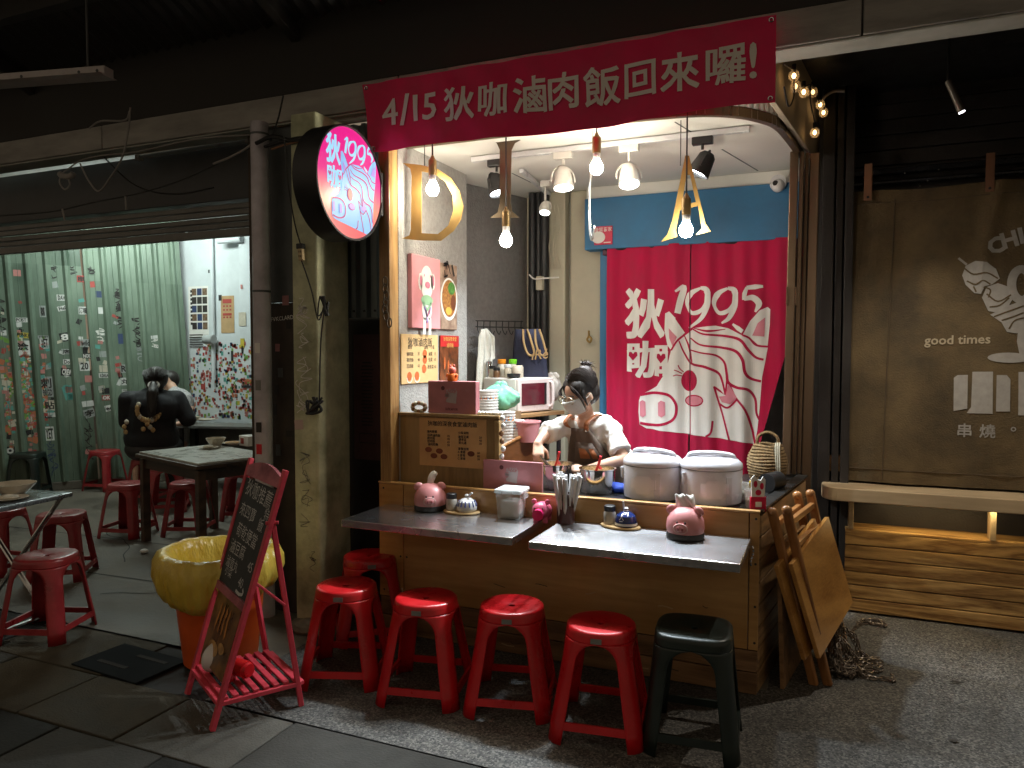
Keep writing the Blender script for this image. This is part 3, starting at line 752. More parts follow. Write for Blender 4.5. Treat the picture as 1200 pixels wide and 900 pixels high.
# photo collage and calendar
phc = thing('photo_collage', 'sheet of small photographs and captions pinned to the white wall', 'poster', wat(234, 367, .004))
a, b = wat(221, 336), wat(245, 396)
box('sheet', ((a.x+b.x)/2, YW-.004, (a.z+b.z)/2), (b.x-a.x, .004, a.z-b.z), m_paper, phc, world=True, bevel=0)
wp = (b.x-a.x)
for r_ in range(5):
    for c_ in range(3):
        box('photo', (a.x+wp*(.3+.27*c_), YW-.0075, a.z-.07-.105*r_), (wp*.23, .003, .085), rng.choice((m_dirt, NAVY, mat('photo_sepia', (.16, .10, .06), .5, var=.6, scale=30), m_ink)), phc, world=True, bevel=0)
decal('print', [rect2d(.09+.0*i, -.60-.03*i, .22, .012) for i in range(6)]+[rect2d(.02, -.06-.05*i, .03, .03) for i in range(9)], m_ink, phc, front_fn(a.x+.03, YW-.008, a.z))
cal = thing('paper_calendar', 'tan calendar sheet with red months hanging on the white wall', 'calendar', wat(267, 368, .004))
a, b = wat(259, 347), wat(275, 390)
box('sheet', ((a.x+b.x)/2, YW-.004, (a.z+b.z)/2), (b.x-a.x, .004, a.z-b.z), mat('tan_paper', (.46, .30, .15), .8), cal, world=True, bevel=0)
decal('print', [rect2d(0, .16, .14, .05), rect2d(0, 0, .14, .03)]+[rect2d(-.05+.05*(k % 3), .1-.045*(k//3), .03, .02) for k in range(12) if k//3 != 2], RED, cal, front_fn((a.x+b.x)/2, YW-.0075, (a.z+b.z)/2))
dots = MB()
for i in range(760):
    x = rng.uniform(222, 298); y = rng.uniform(402, 490)
    if x < 240 and y < 430+(240-x)*1.2-30: continue
    if rng.random() < .25*(1 if y > 430 else 1.8): continue
    p = wat(x, y, .0035 if x < 277.5 else .104); r_ = rng.uniform(.008, .02); h_ = r_*rng.uniform(.7, 1.4); dots.cur = rng.choice((0, 0, 1, 2, 3, 4, 5, 6, 0, 7))
    dots.add([(p.x+a*r_, p.y, p.z+b*h_) for a, b in ((-1, -1), (1, -1), (1, 1), (-1, 1))], [(0, 1, 2, 3)])
tag(dots.build('tiny_stickers', [RED, ORANGE, TEAL, NAVY, LIME, YELLOW, BLACK, PINKS], ww, world=True), kind='stuff')
for x, y, w, h, m in ((245, 318, .03, .04, BLACK), (283, 336, .03, .05, PINKS), (284, 402, .06, .11, YELLOW), (284, 410, .03, .09, BLACK), (272, 417, .035, .12, BLACK), (238, 453, .07, .07, RED), (292, 453, .2, .03, BLACK), (292, 446, .12, .03, ORANGE), (284, 374, .11, .16, CREAM), (258, 349, .05, .07, BLACK)):
    p = wat(x, y, .005 if x < 277.5 else .106); box('sticker', p, (w, .003, h), m, ww, world=True, bevel=0)
# room ceiling with its lit tube
rc2 = thing('room_ceiling', 'dim ceiling of the seating room hidden behind the shutter', 'ceiling', (-6.2, 5.6, 3.2))
box('boards', (-6.9, 6.0, 3.25), (7, 3.9, .06), m_ceil, rc2, world=True)
rl = thing('room_tube_lamp', 'lit fluorescent tube lamp on the ceiling of the seating room', 'lamp', (-6.75, 5.75, 3.1), R(55))
box('housing', (0, 0, .07), (1.24, .10, .06), m_white, rl)
MB().cyl((-.58, 0, .02), (.58, 0, .02), .018, n=12).build('lit_tube', glow('cool_tube', (.86, 1.0, .93), 270.0), rl, True)

# ================================================================ THE FOOD SHOP: shell
XD = -2.258; ZC = 2.78; YB = 5.30
shp = thing('shop_interior', 'lit narrow food shop with grey and cream walls and white ceiling', 'shop', (-1.3, 4.4, 0))
box('side_wall', (XD-.05, (YC+.09+4.52)/2, 1.39), (.10, 4.52-YC-.09, 2.78), m_greywall, shp, world=True, bevel=.003)
box('floor_plate', (-1.25, 4.5, .004), (2.0, 1.7, .008), m_conc, shp, world=True, bevel=0)
A, B = Vector((-2.41, 4.60, 0)), Vector((-2.13, 5.48, 0)); d = (B-A); ang = math.atan2(d.y, d.x)
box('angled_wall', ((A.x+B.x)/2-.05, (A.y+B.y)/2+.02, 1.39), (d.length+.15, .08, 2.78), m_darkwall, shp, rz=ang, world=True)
box('back_wall', (-1.85, YB+.14, 1.39), (.86, .10, 2.78), m_cream, shp, world=True)
for xa, xb, yy in ((643, 662, YB-.06), (668, 706, YB-.02)):
    l, r = at(xa, 400, yy).x, at(xb, 400, yy).x
    box('pilaster', ((l+r)/2, yy+.09, 1.388), (r-l, .18, 2.776), m_cream, shp, world=True, bevel=.01)
l, r = at(662, 400, YB).x, at(668, 400, YB).x
box('pilaster_recess', ((l+r)/2, YB+.06, 1.386), (r-l+.03, .06, 2.772), mat('recess_grey', (.33, .33, .28), .8), shp, world=True)
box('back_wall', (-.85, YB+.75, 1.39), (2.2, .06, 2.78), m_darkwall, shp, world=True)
# ceiling: slab whose front right corner is rounded in plan
pl = [(-2.36, 3.76), (-1.32, 3.77), (-.80, 3.79), (-.60, 3.83), (-.46, 3.91), (-.36, 4.03), (-.29, 4.18), (-.24, 4.5), (-.20, 4.86), (-.08, 6.05), (-2.5, 6.05)]
MB().prism(pl, ZC, ZC+.10).build('ceiling', m_ceil, shp, world=True)
rim = [Vector((x, y, ZC+.012)) for x, y in pl[:9]]
mbr = MB(); rs = smoothline(rim, 4)
for a, b in zip(rs, rs[1:]):
    t = (b-a).normalized(); n_ = Vector((t.y, -t.x, 0))
    mbr.add([a+n_*.03+Vector((0, 0, -.03)), b+n_*.03+Vector((0, 0, -.03)), b+n_*.03+Vector((0, 0, .03)), a+n_*.03+Vector((0, 0, .03)),
             a-n_*.005+Vector((0, 0, -.03)), b-n_*.005+Vector((0, 0, -.03)), a-n_*.005+Vector((0, 0, .03)), b-n_*.005+Vector((0, 0, .03))],
            [(0, 1, 2, 3), (4, 0, 1, 5)[::-1], (3, 2, 7, 6), (5, 7, 6, 4)])
mbr.build('curved_rail', mat('rail_bronze', (.22, .16, .10), .35, .7, var=.15), shp, True, world=True)
mbr = MB()
for a, b in zip(rs, rs[1:]):
    t = (b-a).normalized(); n_ = Vector((t.y, -t.x, 0))
    mbr.add([a+n_*.034+Vector((0, 0, .018)), b+n_*.034+Vector((0, 0, .018)), b+n_*.034+Vector((0, 0, .17)), a+n_*.034+Vector((0, 0, .17))], [(0, 1, 2, 3)])
mbr.build('fascia', m_ceil, shp, True, world=True, solid=.012)
for x0, y0, x1, y1 in ((846, 175, 888, 200), (791, 143, 817, 159), (600, 203, 633, 219)):
    a, b = atz(x0, y0, ZC-.001), atz(x1, y1, ZC-.001); dd = b-a
    box('ceiling_seam', (a+b)/2, (dd.length, .006, .003), m_greypanel, shp, rz=math.atan2(dd.y, dd.x), world=True, bevel=0)
xa = at(451, 400, YC).x
box('wooden_post', (xa, YC+.045, 1.905), (at(457.5, 400, YC).x-at(445, 400, YC).x, .09, 2.09), w_gold, shp, world=True)
# right side: bulb panel in depth direction, bronze sliding frames
P0, P1 = (-.255, 3.80), (-.09, 5.11)
dv = Vector((P1[0]-P0[0], P1[1]-P0[1], 0)); ang = math.atan2(dv.y, dv.x)
box('side_fascia', ((P0[0]+P1[0])/2-.02, (P0[1]+P1[1])/2+.05, 3.02), (dv.length+.1, .03, .46), mat('bare_board', (.52, .44, .33), .7, var=.12, scale=5, stretch=(1, 1, .2)), shp, rz=ang, world=True)
fx0, fx1 = at(924, 380, 4.74).x, at(945, 380, 4.74).x
def post_(x0, x1, y, z0, z1, nm='frame_post', w=.05): box(nm, ((x0+x1)/2, y, (z0+z1)/2), (x1-x0, w, z1-z0), m_frame, shp, world=True, bevel=.005, rot=Matrix.Rotation(R(.55), 3, 'Y'))
post_(at(921, 380, 4.74).x, at(931, 380, 4.74).x, 4.74, .865, 2.77)
post_(at(932, 380, 4.76).x, at(937.5, 380, 4.76).x, 4.76, .865, 2.77)
post_(at(938.5, 380, 4.80).x, at(943, 380, 4.80).x, 4.80, .865, 2.77)
post_(at(943.5, 380, 4.84).x, at(955, 380, 4.84).x, 4.84, .4, 2.77, w=.09)
for x_ in (925.5, 936):
    h0 = at(x_, 347, 4.705)
    MB().tube([h0+Vector((-.015, 0, -.05)), h0+Vector((-.015, -.012, -.05)), h0+Vector((-.015, -.012, .05)), h0+Vector((-.015, 0, .05))], .005, 6).build('frame_handle', m_chrome if False else m_frame, shp, world=True)
# blue header box and door frame
hx0, hx1 = at(685, 291, 5.15).x, -.20
box('blue_header', ((hx0+hx1)/2, 5.24, 2.505), (hx1-hx0, .18, .36), m_blue, shp, world=True)
box('header_under_rail', (-.86, 5.20, 2.305), (1.30, .03, .04), mat('purple_rail', (.07, .01, .03), .5), shp, world=True)  # thin dark purple rail under the blue header
jl, jr = at(703, 400, 5.22).x, at(711.5, 400, 5.22).x
box('blue_jamb', ((jl+jr)/2, 5.245, 1.16), (jr-jl, .06, 2.32), m_blue, shp, world=True)
box('white_frieze', ((hx0+hx1)/2, 5.27, 2.733), (hx1-hx0+.02, .1, .094), m_ceil, shp, world=True)
# black pipes in the corner and cables
for x_, r_ in ((624, .03), (631, .022), (638, .035)):
    p = at(x_, 300, 5.2); MB().cyl((p.x, 5.2, .9), (p.x, 5.2, 2.77), r_, n=14).build('riser_pipe', m_black, shp, True, world=True)
p = at(633, 332, 5.15); box('junction_box', p, (.05, .05, .10), m_cream, shp, world=True)
MB().tube(smoothline([at(620, 322, 5.14), at(627, 327, 5.12), at(640, 326, 5.1), at(655, 325, 5.16)]), .006, 6).build('wire', m_paper, shp, True, world=True)
for k, (x_, a_) in enumerate(((645, 3), (649, 2), (653, 4))):
    MB().tube(smoothline([at(x_, 240, 5.2), at(x_+a_, 265, 5.2), at(x_-a_*.5, 290, 5.2), at(x_+a_, 315, 5.21)]), .004, 5).build('wire', m_cream, shp, True, world=True)
MB().tube(smoothline([at(690, 388, 5.24), at(690, 394, 5.22), at(688, 398, 5.22), at(691, 401, 5.22), at(693, 397, 5.22), at(690, 394, 5.22)]), .008, 6).build('hook_ring', mat('brass', (.45, .3, .1), .4, .8), shp, True, world=True)

# ================================================================ COUNTER
XL, XR = -2.342, -.288
SP = Vector((-.12, 4.74, 0))                             # far end of the splayed side
ct = thing('food_counter', 'wooden food counter with plywood front and two fold-out steel shelves', 'counter', (-1.3, YC, 0))
def fb(nm, x0, x1, z0, z1, m, t=.02, y=YC, bev=.003): return box(nm, ((x0+x1)/2, y+t/2, (z0+z1)/2), (x1-x0, t, z1-z0), m, ct, world=True, bevel=bev)
xs1_, xs2_ = at(473, 640, YC).x, at(877, 690, YC).x
fb('front_panel', XL, xs1_-.002, .215, .855, w_ply); fb('front_panel', xs1_+.002, xs2_-.002, .215, .855, w_ply2); fb('front_panel', xs2_+.002, XR, .215, .855, w_ply2)
for i in range(2): fb('plinth_board', XL+.004, XR-.002, .004+.105*i, .104+.105*i, w_dark, y=YC+.006)
box('cap_strip', ((XL+XR)/2, YC+.012, .862), (XR-XL+.006, .034, .012), w_ply2, ct, world=True)
# splayed right side of stacked boards
sd = Vector((SP.x-XR, SP.y-YC, 0)); sang = math.atan2(sd.y, sd.x)
for i in range(8):
    z0 = .004+.105*i; h = .099
    c = Vector((XR, YC+.02, 0))+sd*.5
    box('side_board', (c.x-.011, c.y, z0+h/2), (sd.length-.03, .022, h), w_side, ct, rz=sang, world=True)
box('counter_top', (-1.30, 3.88, .835), (2.02, .57, .03), mat('worktop_black', (.02, .019, .018), .3, var=.3), ct, world=True)
box('counter_top', (-.36, 4.36, .834), (.34, .74, .03), MATS['worktop_black'], ct, world=True, rz=sang-R(90))
box('edge_strip', (Vector((XR-.02, YC+.03, .859))+sd*.5), (sd.length-.02, .06, .012), MATS['worktop_black'], ct, rz=sang, world=True)
box('inner_panel', (-1.3, 4.15, .42), (1.9, .02, .80), w_dark, ct, world=True)
box('end_panel', (XL+.012, 3.85, .42), (.02, .5, .82), w_dark, ct, world=True)
# fold-out steel shelves
ZS = .743
for x0, x1, y0, y1 in ((-2.285, -1.335, 3.13, YC-.002), (-1.243, -.322, 3.10, YC-.002)):
    c = ((x0+x1)/2, (y0+y1)/2, ZS-.019)
    sf = box('steel_shelf', c, (x1-x0, y1-y0, .038), m_steel, ct, world=True, bevel=.004)
    mb = MB(); xm = (x0+x1)/2
    for xb in ((x0+.06, x0+.17, x1-.05) if x0 > -1.5 else (x0+.08, x1-.1)):
        mb2 = MB(); mb2.box((xb, YC-.02, ZS-.055), (.03, .04, .035)); mb2.box((xb, YC-.20, ZS-.046), (.02, .36, .012))
        mb2.build('hinge_bracket', m_chrome, ct, world=True)
        MB().cyl((xb, YC-.045, ZS-.06), (xb, YC-.038, ZS-.06), .007, n=8).build('bolt', m_black, ct, world=True)
for k in range(6): MB().tube([(-.315+.006*math.sin(j), YC-.04, ZS-.03-.016*j-.0 ) for j in (k, k+.7)], .005, 6).build('chain_link', m_chrome, ct, world=True)
for x_, z_ in ((XL+.03, .83), (XL+.03, .45), (XL+.03, .25), (xs1_-.02, .25), (xs1_+.02, .45), (xs2_+.03, .83), (xs2_+.03, .62), (xs2_+.03, .42), (xs2_+.03, .25), (-1.5, .25), (-.9, .25), (xs1_-.02, .45)):
    MB().cyl((x_, YC-.001, z_), (x_, YC+.004, z_), .006, n=8).build('screw', m_ink, ct, world=True)
for x_, z_, in ((-.93, .60),):
    MB().cyl((x_, YC-.0015, z_), (x_, YC+.002, z_), .034, n=20).build('round_sticker', mat('tan_sticker', (.40, .30, .16), .6), ct, world=True)
_rg = random.Random(91)
for k_ in range(16):
    x_ = _rg.uniform(XL+.1, XR-.1); z_ = _rg.uniform(.03, .17) if k_ % 3 else _rg.uniform(.24, .40)
    decal('scuff_mark', [stroke2d([(-.03*_rg.random()-.01, _rg.uniform(-.012, .012)), (0, _rg.uniform(-.006, .006)), (.05*_rg.random()+.01, _rg.uniform(-.012, .012))], _rg.uniform(.002, .006), 4)], m_dirt if k_ % 2 else mat('scuff_pale', (.5, .36, .2), .8), ct, front_fn(x_, YC+(.006 if z_ < .2 else 0.0), z_, .0015))
decal('worn_lettering', [move2(text2d('狄咖 4.5', .03, .002), 0, 0, .05)], m_paper, ct, front_fn(at(460, 690, YC).x+.02, YC, .26, .001))

# ================================================================ NOREN CURTAIN
YCU = 5.16
def cfold(x, z):
    k = .5+.5*min(1, max(0, (2.33-z)/1.5))
    return .016*k*math.sin(x*26+.6*math.sin(z*2.2))+.010*k*math.sin(x*57+1.7+z*1.3)+.008*math.sin(x*9+z*3.1)
cu = thing('noren_curtain', 'crimson cloth door curtain printed with a white pig head and lettering', 'curtain', (-.88, YCU, 1.6))
m_crim = mat('crimson_cloth', (.43, .003, .050), .85, var=.14, scale=9, bump=.12, bscale=30, stretch=(1, 1, .4))
xc0, xc1 = at(711, 400, YCU).x, at(922.5, 350, YCU).x; xsl = at(808, 450, YCU).x
def right_edge(z):
    if z > 1.6: return xc1
    t = (1.6-z)/.75; return xc1-.19*min(1.3, t)
def cloth_panel(x0, x1f, nm):
    mb = MB(); NU, NV = 60, 40; vs = []; fs = []
    for j in range(NV+1):
        z = 2.335-(2.335-.55)*j/NV; x1 = x1f(z)
        for i in range(NU+1):
            x = x0+(x1-x0)*i/NU; vs.append((x, YCU+cfold(x, z), z))
    for j in range(NV):
        for i in range(NU): fs.append((j*(NU+1)+i, (j+1)*(NU+1)+i, (j+1)*(NU+1)+i+1, j*(NU+1)+i+1))
    mb.add(vs, fs); return mb.build(nm, m_crim, cu, True, world=True, ang=80)
cloth_panel(xc0, lambda z: xsl-.004-.006*max(0, min(1, (2.0-z)/1.2)), 'cloth_panel')
cloth_panel(xsl+.004, right_edge, 'cloth_panel')
MB().cyl((xc0-.02, YCU+.02, 2.325), (xc1+.04, YCU+.02, 2.325), .012, n=10).build('curtain_rod', m_black, cu, True, world=True)
# print, drawn in one flat frame (u right, v down) used for the curtain and the round sign
def logo():
    base = []; line = []; accent = []; body = []
    body.append(poly2d([(205, 618), (240, 597), (268, 556), (285, 505), (300, 450), (325, 412), (355, 385), (385, 363), (420, 358), (480, 352), (530, 362), (575, 385), (610, 402), (650, 432), (691, 440), (680, 500), (668, 560), (662, 640), (655, 720), (648, 780), (638, 832), (540, 815), (440, 802), (340, 788), (240, 775), (200, 768), (172, 752), (168, 700), (170, 655), (178, 630)]))
    body.append(poly2d([(275, 302), (292, 294), (320, 322), (356, 378), (325, 410), (300, 452), (284, 432), (272, 370)]))
    body.append(poly2d([(592, 388), (620, 332), (658, 290), (690, 275), (701, 285), (699, 345), (690, 436), (650, 428), (618, 400)]))
    S = lambda p, w, k=5: line.append(stroke2d(p, w, k))
    S([(176, 632), (230, 624), (285, 632), (315, 662), (321, 695), (311, 728), (280, 748), (230, 755), (174, 746)], 11)
    S([(590, 390), (616, 402), (644, 431), (692, 437)], 8)
    S([(388, 366), (430, 386), (520, 394), (580, 410), (612, 450), (642, 480), (674, 490)], [5, 12, 9])
    S([(378, 402), (420, 430), (500, 440), (560, 455), (590, 490), (600, 540), (622, 566), (664, 578)], [5, 13, 10])
    S([(370, 448), (420, 462), (480, 472), (515, 500), (525, 545), (532, 582), (565, 602), (612, 612), (640, 650), (645, 705), (656, 732)], [5, 12, 9])
    S([(332, 414), (350, 460), (382, 505), (440, 520), (488, 542), (506, 575), (520, 632)], [5, 11, 8]); S([(352, 392), (372, 440), (384, 500)], [4, 9, 5])
    S([(474, 600), (498, 618), (520, 634), (528, 560)], 8, 1); S([(474, 598), (488, 650), (510, 720), (536, 815)], 8)
    S([(532, 582), (560, 640), (600, 692), (625, 762), (639, 830)], 9); S([(492, 668), (530, 684), (570, 648)], 8)
    S([(440, 802), (461, 785), (468, 738)], 8); S([(390, 362), (450, 374), (520, 366)], [3, 9, 3]); S([(300, 452), (330, 408), (388, 362)], 8); S([(320, 322), (356, 378)], 6, 1)
    for p in ([(342, 556), (322, 552), (308, 556)], [(342, 546), (324, 536), (312, 532)], [(348, 540), (334, 526), (328, 512)]): S(p, 4)
    line.append(ell2d(372, 575, 33, 43)); line.append(ell2d(392, 656, 39, 24))
    accent += [ell2d(392, 656, 34, 19), poly2d([(173, 660), (184, 653), (196, 660), (198, 715), (186, 723), (174, 716)]), poly2d([(247, 664), (260, 655), (276, 662), (277, 714), (263, 723), (248, 716)]),
               poly2d([(290, 362), (325, 398), (306, 436), (292, 402)]), poly2d([(628, 392), (650, 342), (680, 318), (677, 396)]), poly2d([(492, 640), (520, 636), (533, 588), (568, 643), (540, 670), (505, 662)])]
    T = body_txt = []
    T += boldtext('狄', 1.0, 6.5, 192, 302, 162, -212)+boldtext('咖', 1.0, 5.5, 204, 488, 178, -158)
    T.append(stroke2d([(318, 214), (352, 194), (338, 250), (326, 302)], [8, 26, 24], 5))
    for cx, tx in ((410, 372), (520, 504)):
        T.append(stroke2d([(cx+8, 200), (cx-30, 222), (cx-46, 262), (cx-26, 300), (cx+14, 288), (cx+38, 245), (cx+34, 208), (cx+8, 198)], [10, 24, 12, 18, 14, 26, 12], 6))
        T.append(stroke2d([(cx+40, 215), (cx+36, 270), (cx+14, 320), (tx, 362 if tx < 400 else 342)], [22, 26, 18, 8], 6))
    T.append(stroke2d([(672, 192), (640, 194), (606, 198)], [10, 20, 16], 5)); T.append(stroke2d([(608, 196), (598, 222), (596, 248)], [12, 18, 16], 4))
    T.append(stroke2d([(596, 244), (630, 238), (655, 262), (640, 296)], [14, 24, 28, 8], 5)); T.append(stroke2d([(548, 345), (570, 362), (590, 376)], [8, 18, 16], 4))
    H = []
    for cx, cy, s in ((147, 473, 17), (258, 482, 19)):
        T.append(poly2d([(cx-s*1.5, cy-s*1.3), (cx+s*1.5, cy-s*1.4), (cx+s*1.35, cy+s*1.7), (cx-s*1.2, cy+s*1.9)]))
        H.append(poly2d([(cx, cy+s*1.2), (cx-s, cy), (cx-s*.9, cy-s*.8), (cx-s*.4, cy-s*.9), (cx, cy-s*.4), (cx+s*.4, cy-s*.9), (cx+s*.9, cy-s*.8), (cx+s, cy)]))
    return body, T, line+H, accent
LB, LT, LL, LA = logo()
def cmap(off):
    def f(u, v):
        p = at(700+u/3.4625, 280+v/3.4615, YCU); return Vector((p.x, YCU+cfold(p.x, p.z)-off, p.z))
    return f
cuts = [('u', 110+i*8) for i in range(78)]+[('v', 190+i*26) for i in range(26)]
m_prw = mat('print_white', (.80, .79, .76), .8, var=.05); m_prp = mat('print_pink', (.66, .24, .30), .8, var=.08)
for cl_ in ([((373, 0), (1, 0))], [((378, 0), (-1, 0))]):
    decal('print_white', LB+LT, m_prw, cu, cmap(.0022), cuts, cl_); decal('print_lines', LL, m_crim, cu, cmap(.0040), cuts, cl_); decal('print_pink', LA, m_prp, cu, cmap(.0058), cuts, cl_)
cu2 = cu

# ================================================================ OVERHEAD BANNER
bn = thing('hanging_banner', 'red fabric banner with white Chinese lettering hung along the beam', 'banner', (-1.3, 3.5, 2.69))
m_ban = mat('banner_red', (.74, .012, .095), .6, var=.12, scale=5, bump=.06, bscale=10)
BX0, BX1, BZ0, BZ1 = at(424, 98, 3.5).x, at(910, 20, 3.5).x, 2.682, 3.06
def bfn(x, z, off=0.0):
    u = (x-BX0)/(BX1-BX0); e = (BZ1-z)/(BZ1-BZ0)
    y = 3.5+.014*math.sin(u*11+1)*(.3+e)+.006*math.sin(u*37+e*3)+.004*math.sin(u*53-e*8)+.007*math.sin(u*4+e*6)+.03*max(0, e-.35)*(1-u)**3*math.sin(u*30)-.03*(1-u)**6*e
    return Vector((x+.055*e*(1-u)**4, y-off, z-.018*math.sin(math.pi*u)*0+.008*e*math.sin(u*9)))
mb = MB(); NU, NV = 240, 26; vs = []; fs = []
for j in range(NV+1):
    for i in range(NU+1): vs.append(bfn(BX0+(BX1-BX0)*i/NU, BZ1-(BZ1-BZ0)*j/NV))
for j in range(NV):
    for i in range(NU): fs.append((j*(NU+1)+i, (j+1)*(NU+1)+i, (j+1)*(NU+1)+i+1, j*(NU+1)+i+1))
mb.add(vs, fs); mb.build('fabric', m_ban, bn, True, world=True, ang=80)
m_bant = mat('banner_white', (.86, .78, .70), .6, var=.05)
shapes = []
for ch, x_, y_, s in (('4', 454, 132, .21), ('/', 472, 129, .24), ('1', 485, 127, .21), ('5', 502, 125, .21), ('狄', 538, 122, .185), ('咖', 578, 116, .185), ('滷', 621, 110, .185), ('肉', 660, 104, .185), ('飯', 705, 99, .185), ('回', 750, 92, .175), ('來', 797, 85, .185), ('囉', 851, 78, .19), ('!', 883, 72, .21)):
    p = at(x_, y_, 3.5); shapes += boldtext(ch, s, .022 if ord(ch) > 255 else .016, p.x, p.z-.004)
decal('lettering', shapes, m_bant, bn, lambda a, b: bfn(a, b, .005), [('u', BX0+i*.018) for i in range(1, 119)]+[('v', BZ0+i*.03) for i in range(1, 13)])
for x_, z_ in ((BX0+.02, BZ1-.02), (BX1-.02, BZ1-.02), (BX1-.02, BZ0+.02), (BX0+.03, BZ0+.02)):
    p = bfn(x_, z_, .002); MB().tube([p+Vector((.009*math.cos(a*.785), 0, .009*math.sin(a*.785))) for a in range(8)], .003, 6, closed=True).build('eyelet', m_chrome, bn, True, world=True)

# ================================================================ ROUND LIGHT-BOX SIGN
SCN = Vector((-2.30, 3.27, 2.47)); SR = .293
rs_ = thing('round_sign', 'round pink light box sign with pale blue pig head and black rim', 'sign', SCN)
Mx = Matrix.Translation(Vector((0, 0, 0))) @ Matrix.Rotation(R(90), 4, 'Y')
MB().lathe([(.0, -.15), (SR-.012, -.15), (SR, -.14), (SR, .004), (SR-.008, .006), (SR-.012, 0), (SR-.012, -.02)], M=Mx, n=72, cap=False).build('rim', m_black, rs_, True)
def sgn(off): return lambda u, v: SCN+Vector((off, (u-408)/338*SR, -(v-530)/338*SR))
m_sp = _base('sign_pink')[0]; MATS['sign_pink'] = m_sp
nt = m_sp.node_tree; b = nt.nodes['Principled BSDF']; tcn = nt.nodes.new('ShaderNodeTexCoord'); sp_ = nt.nodes.new('ShaderNodeSeparateXYZ'); cr = nt.nodes.new('ShaderNodeValToRGB')
nt.links.new(tcn.outputs['Object'], sp_.inputs[0])
mth = nt.nodes.new('ShaderNodeMapRange'); mth.inputs[1].default_value = -.22; mth.inputs[2].default_value = .2; nt.links.new(sp_.outputs['Z'], mth.inputs[0]); nt.links.new(mth.outputs[0], cr.inputs['Fac'])
cr.color_ramp.elements[0].color = (.88, .16, .14, 1); cr.color_ramp.elements[1].color = (.80, .010, .26, 1); cr.color_ramp.elements[1].position = .6
e = cr.color_ramp.elements.new(.25); e.color = (.92, .32, .16, 1)
nt.links.new(cr.outputs[0], b.inputs['Emission Color']); nt.links.new(cr.outputs[0], b.inputs['Base Color']); b.inputs['Emission Strength'].default_value = .95; b.inputs['Roughness'].default_value = .3; nt.links.remove(b.inputs['Base Color'].links[0]); b.inputs['Base Color'].default_value = (.12, .01, .04, 1)
circ = [((408+330*math.cos(a), 530+330*math.sin(a)), (math.cos(a), math.sin(a))) for a in [2*math.pi*i/48 for i in range(48)]]
decal('light_face', [ell2d(408, 530, 325, 325, 64)], m_sp, rs_, sgn(-.004))
g_blue = glow('sign_blue', (.24, .52, .88), .85, .2); g_line = glow('sign_line', (.55, .012, .22), .7, .2); g_lil = glow('sign_lilac', (.45, .28, .80), .75, .2); g_tx = glow('sign_text', (.36, .68, .90), .95, .2); g_or = glow('sign_cheek', (.85, .10, .10), .75, .2)
sub_ = lambda S_, y0: [([(424+(x-408)*.86, 552+(y-520)*.86) for x, y in s_[0]], s_[1]) for s_ in S_]
decal('print_face', sub_(LB, 0), g_blue, rs_, sgn(-.002), (), circ); decal('print_text', sub_(LT, 0), g_tx, rs_, sgn(-.002), (), circ)
decal('print_lines', sub_(LL, 0), g_line, rs_, sgn(0.0), (), circ); decal('print_lilac', sub_(LA, 0), g_lil, rs_, sgn(.002), (), circ)
decal('print_cheek', sub_([ell2d(372, 575, 28, 38)], 0), g_or, rs_, sgn(.002), (), circ)
br = SCN+Vector((-.08, SR-.005, 0))
MB().cyl(br, Vector((-2.30, YC, br.z)), .018, n=10).build('bracket_arm', m_greypanel, rs_, True, world=True)
bpz = at(451, 228, YC-.006)
box('bracket_plate', (-2.318, YC-.012, bpz.z), (.045, .022, .24), m_black, rs_, world=True)
for dz in (-.09, -.05, .05, .09): MB().cyl((-2.318, YC-.028, bpz.z+dz), (-2.318, YC-.02, bpz.z+dz), .008, n=8).build('bolt', m_chrome, rs_, world=True)
# dark ironwork hook on the post
hk = thing('keys_on_hook', 'bunch of dark keys and chain hanging on the wooden post', 'keys', at(453, 360, YC-.02))
mbk = MB(); rng = random.Random(4)
for k in range(7):
    c0 = at(453+rng.uniform(-3, 3), 330+k*8, YC-.02)
    mbk.tube([c0+Vector((.016*math.cos(a*.785), -.004*k % .01, .028*math.sin(a*.785))) for a in range(8)], .004, 5, closed=True)
mbk.build('key_chain', mat('old_iron', (.10, .075, .05), .5, .6, var=.4), hk, True, world=True)

# ================================================================ LAMPS IN THE SHOP
g_bulb = glow('bulb_warm', (1.0, .90, .72), 205.0)
m_sock = mat('brass_socket', (.32, .22, .10), .35, .8, var=.2)
def pendant(x, y, Y, label):
    p = at(x, y, Y)
    t = thing('pendant_bulb', label, 'lamp', p, group='bare pendant bulbs')
    MB().lathe([(0, -.036), (.018, -.032), (.031, -.018), (.035, 0), (.031, .018), (.022, .034), (.018, .044)], n=20).build('bulb', g_bulb, t, True)
    MB().lathe([(.0185, .042), (.02, .075), (.017, .082)], n=18).build('bulb_collar', m_white, t, True)
    MB().lathe([(.021, .076), (.023, .09), (.023, .155), (.012, .17), (.005, .185)], n=18).build('socket', m_sock, t, True)
    MB().cyl((0, 0, .18), (0, 0, 2.93-p.z), .0045, n=6).build('cord', m_cable, t, True)
pendant(507, 222, 3.63, 'bare lit bulb hanging in front of the gold letter D')
pendant(593, 282, 3.80, 'bare lit bulb hanging just below the dark letter I')
pendant(699, 197, 3.80, 'bare lit bulb hanging beside the edge-on letter C')
pendant(804, 270, 3.80, 'bare lit bulb hanging in front of the gold letter A')
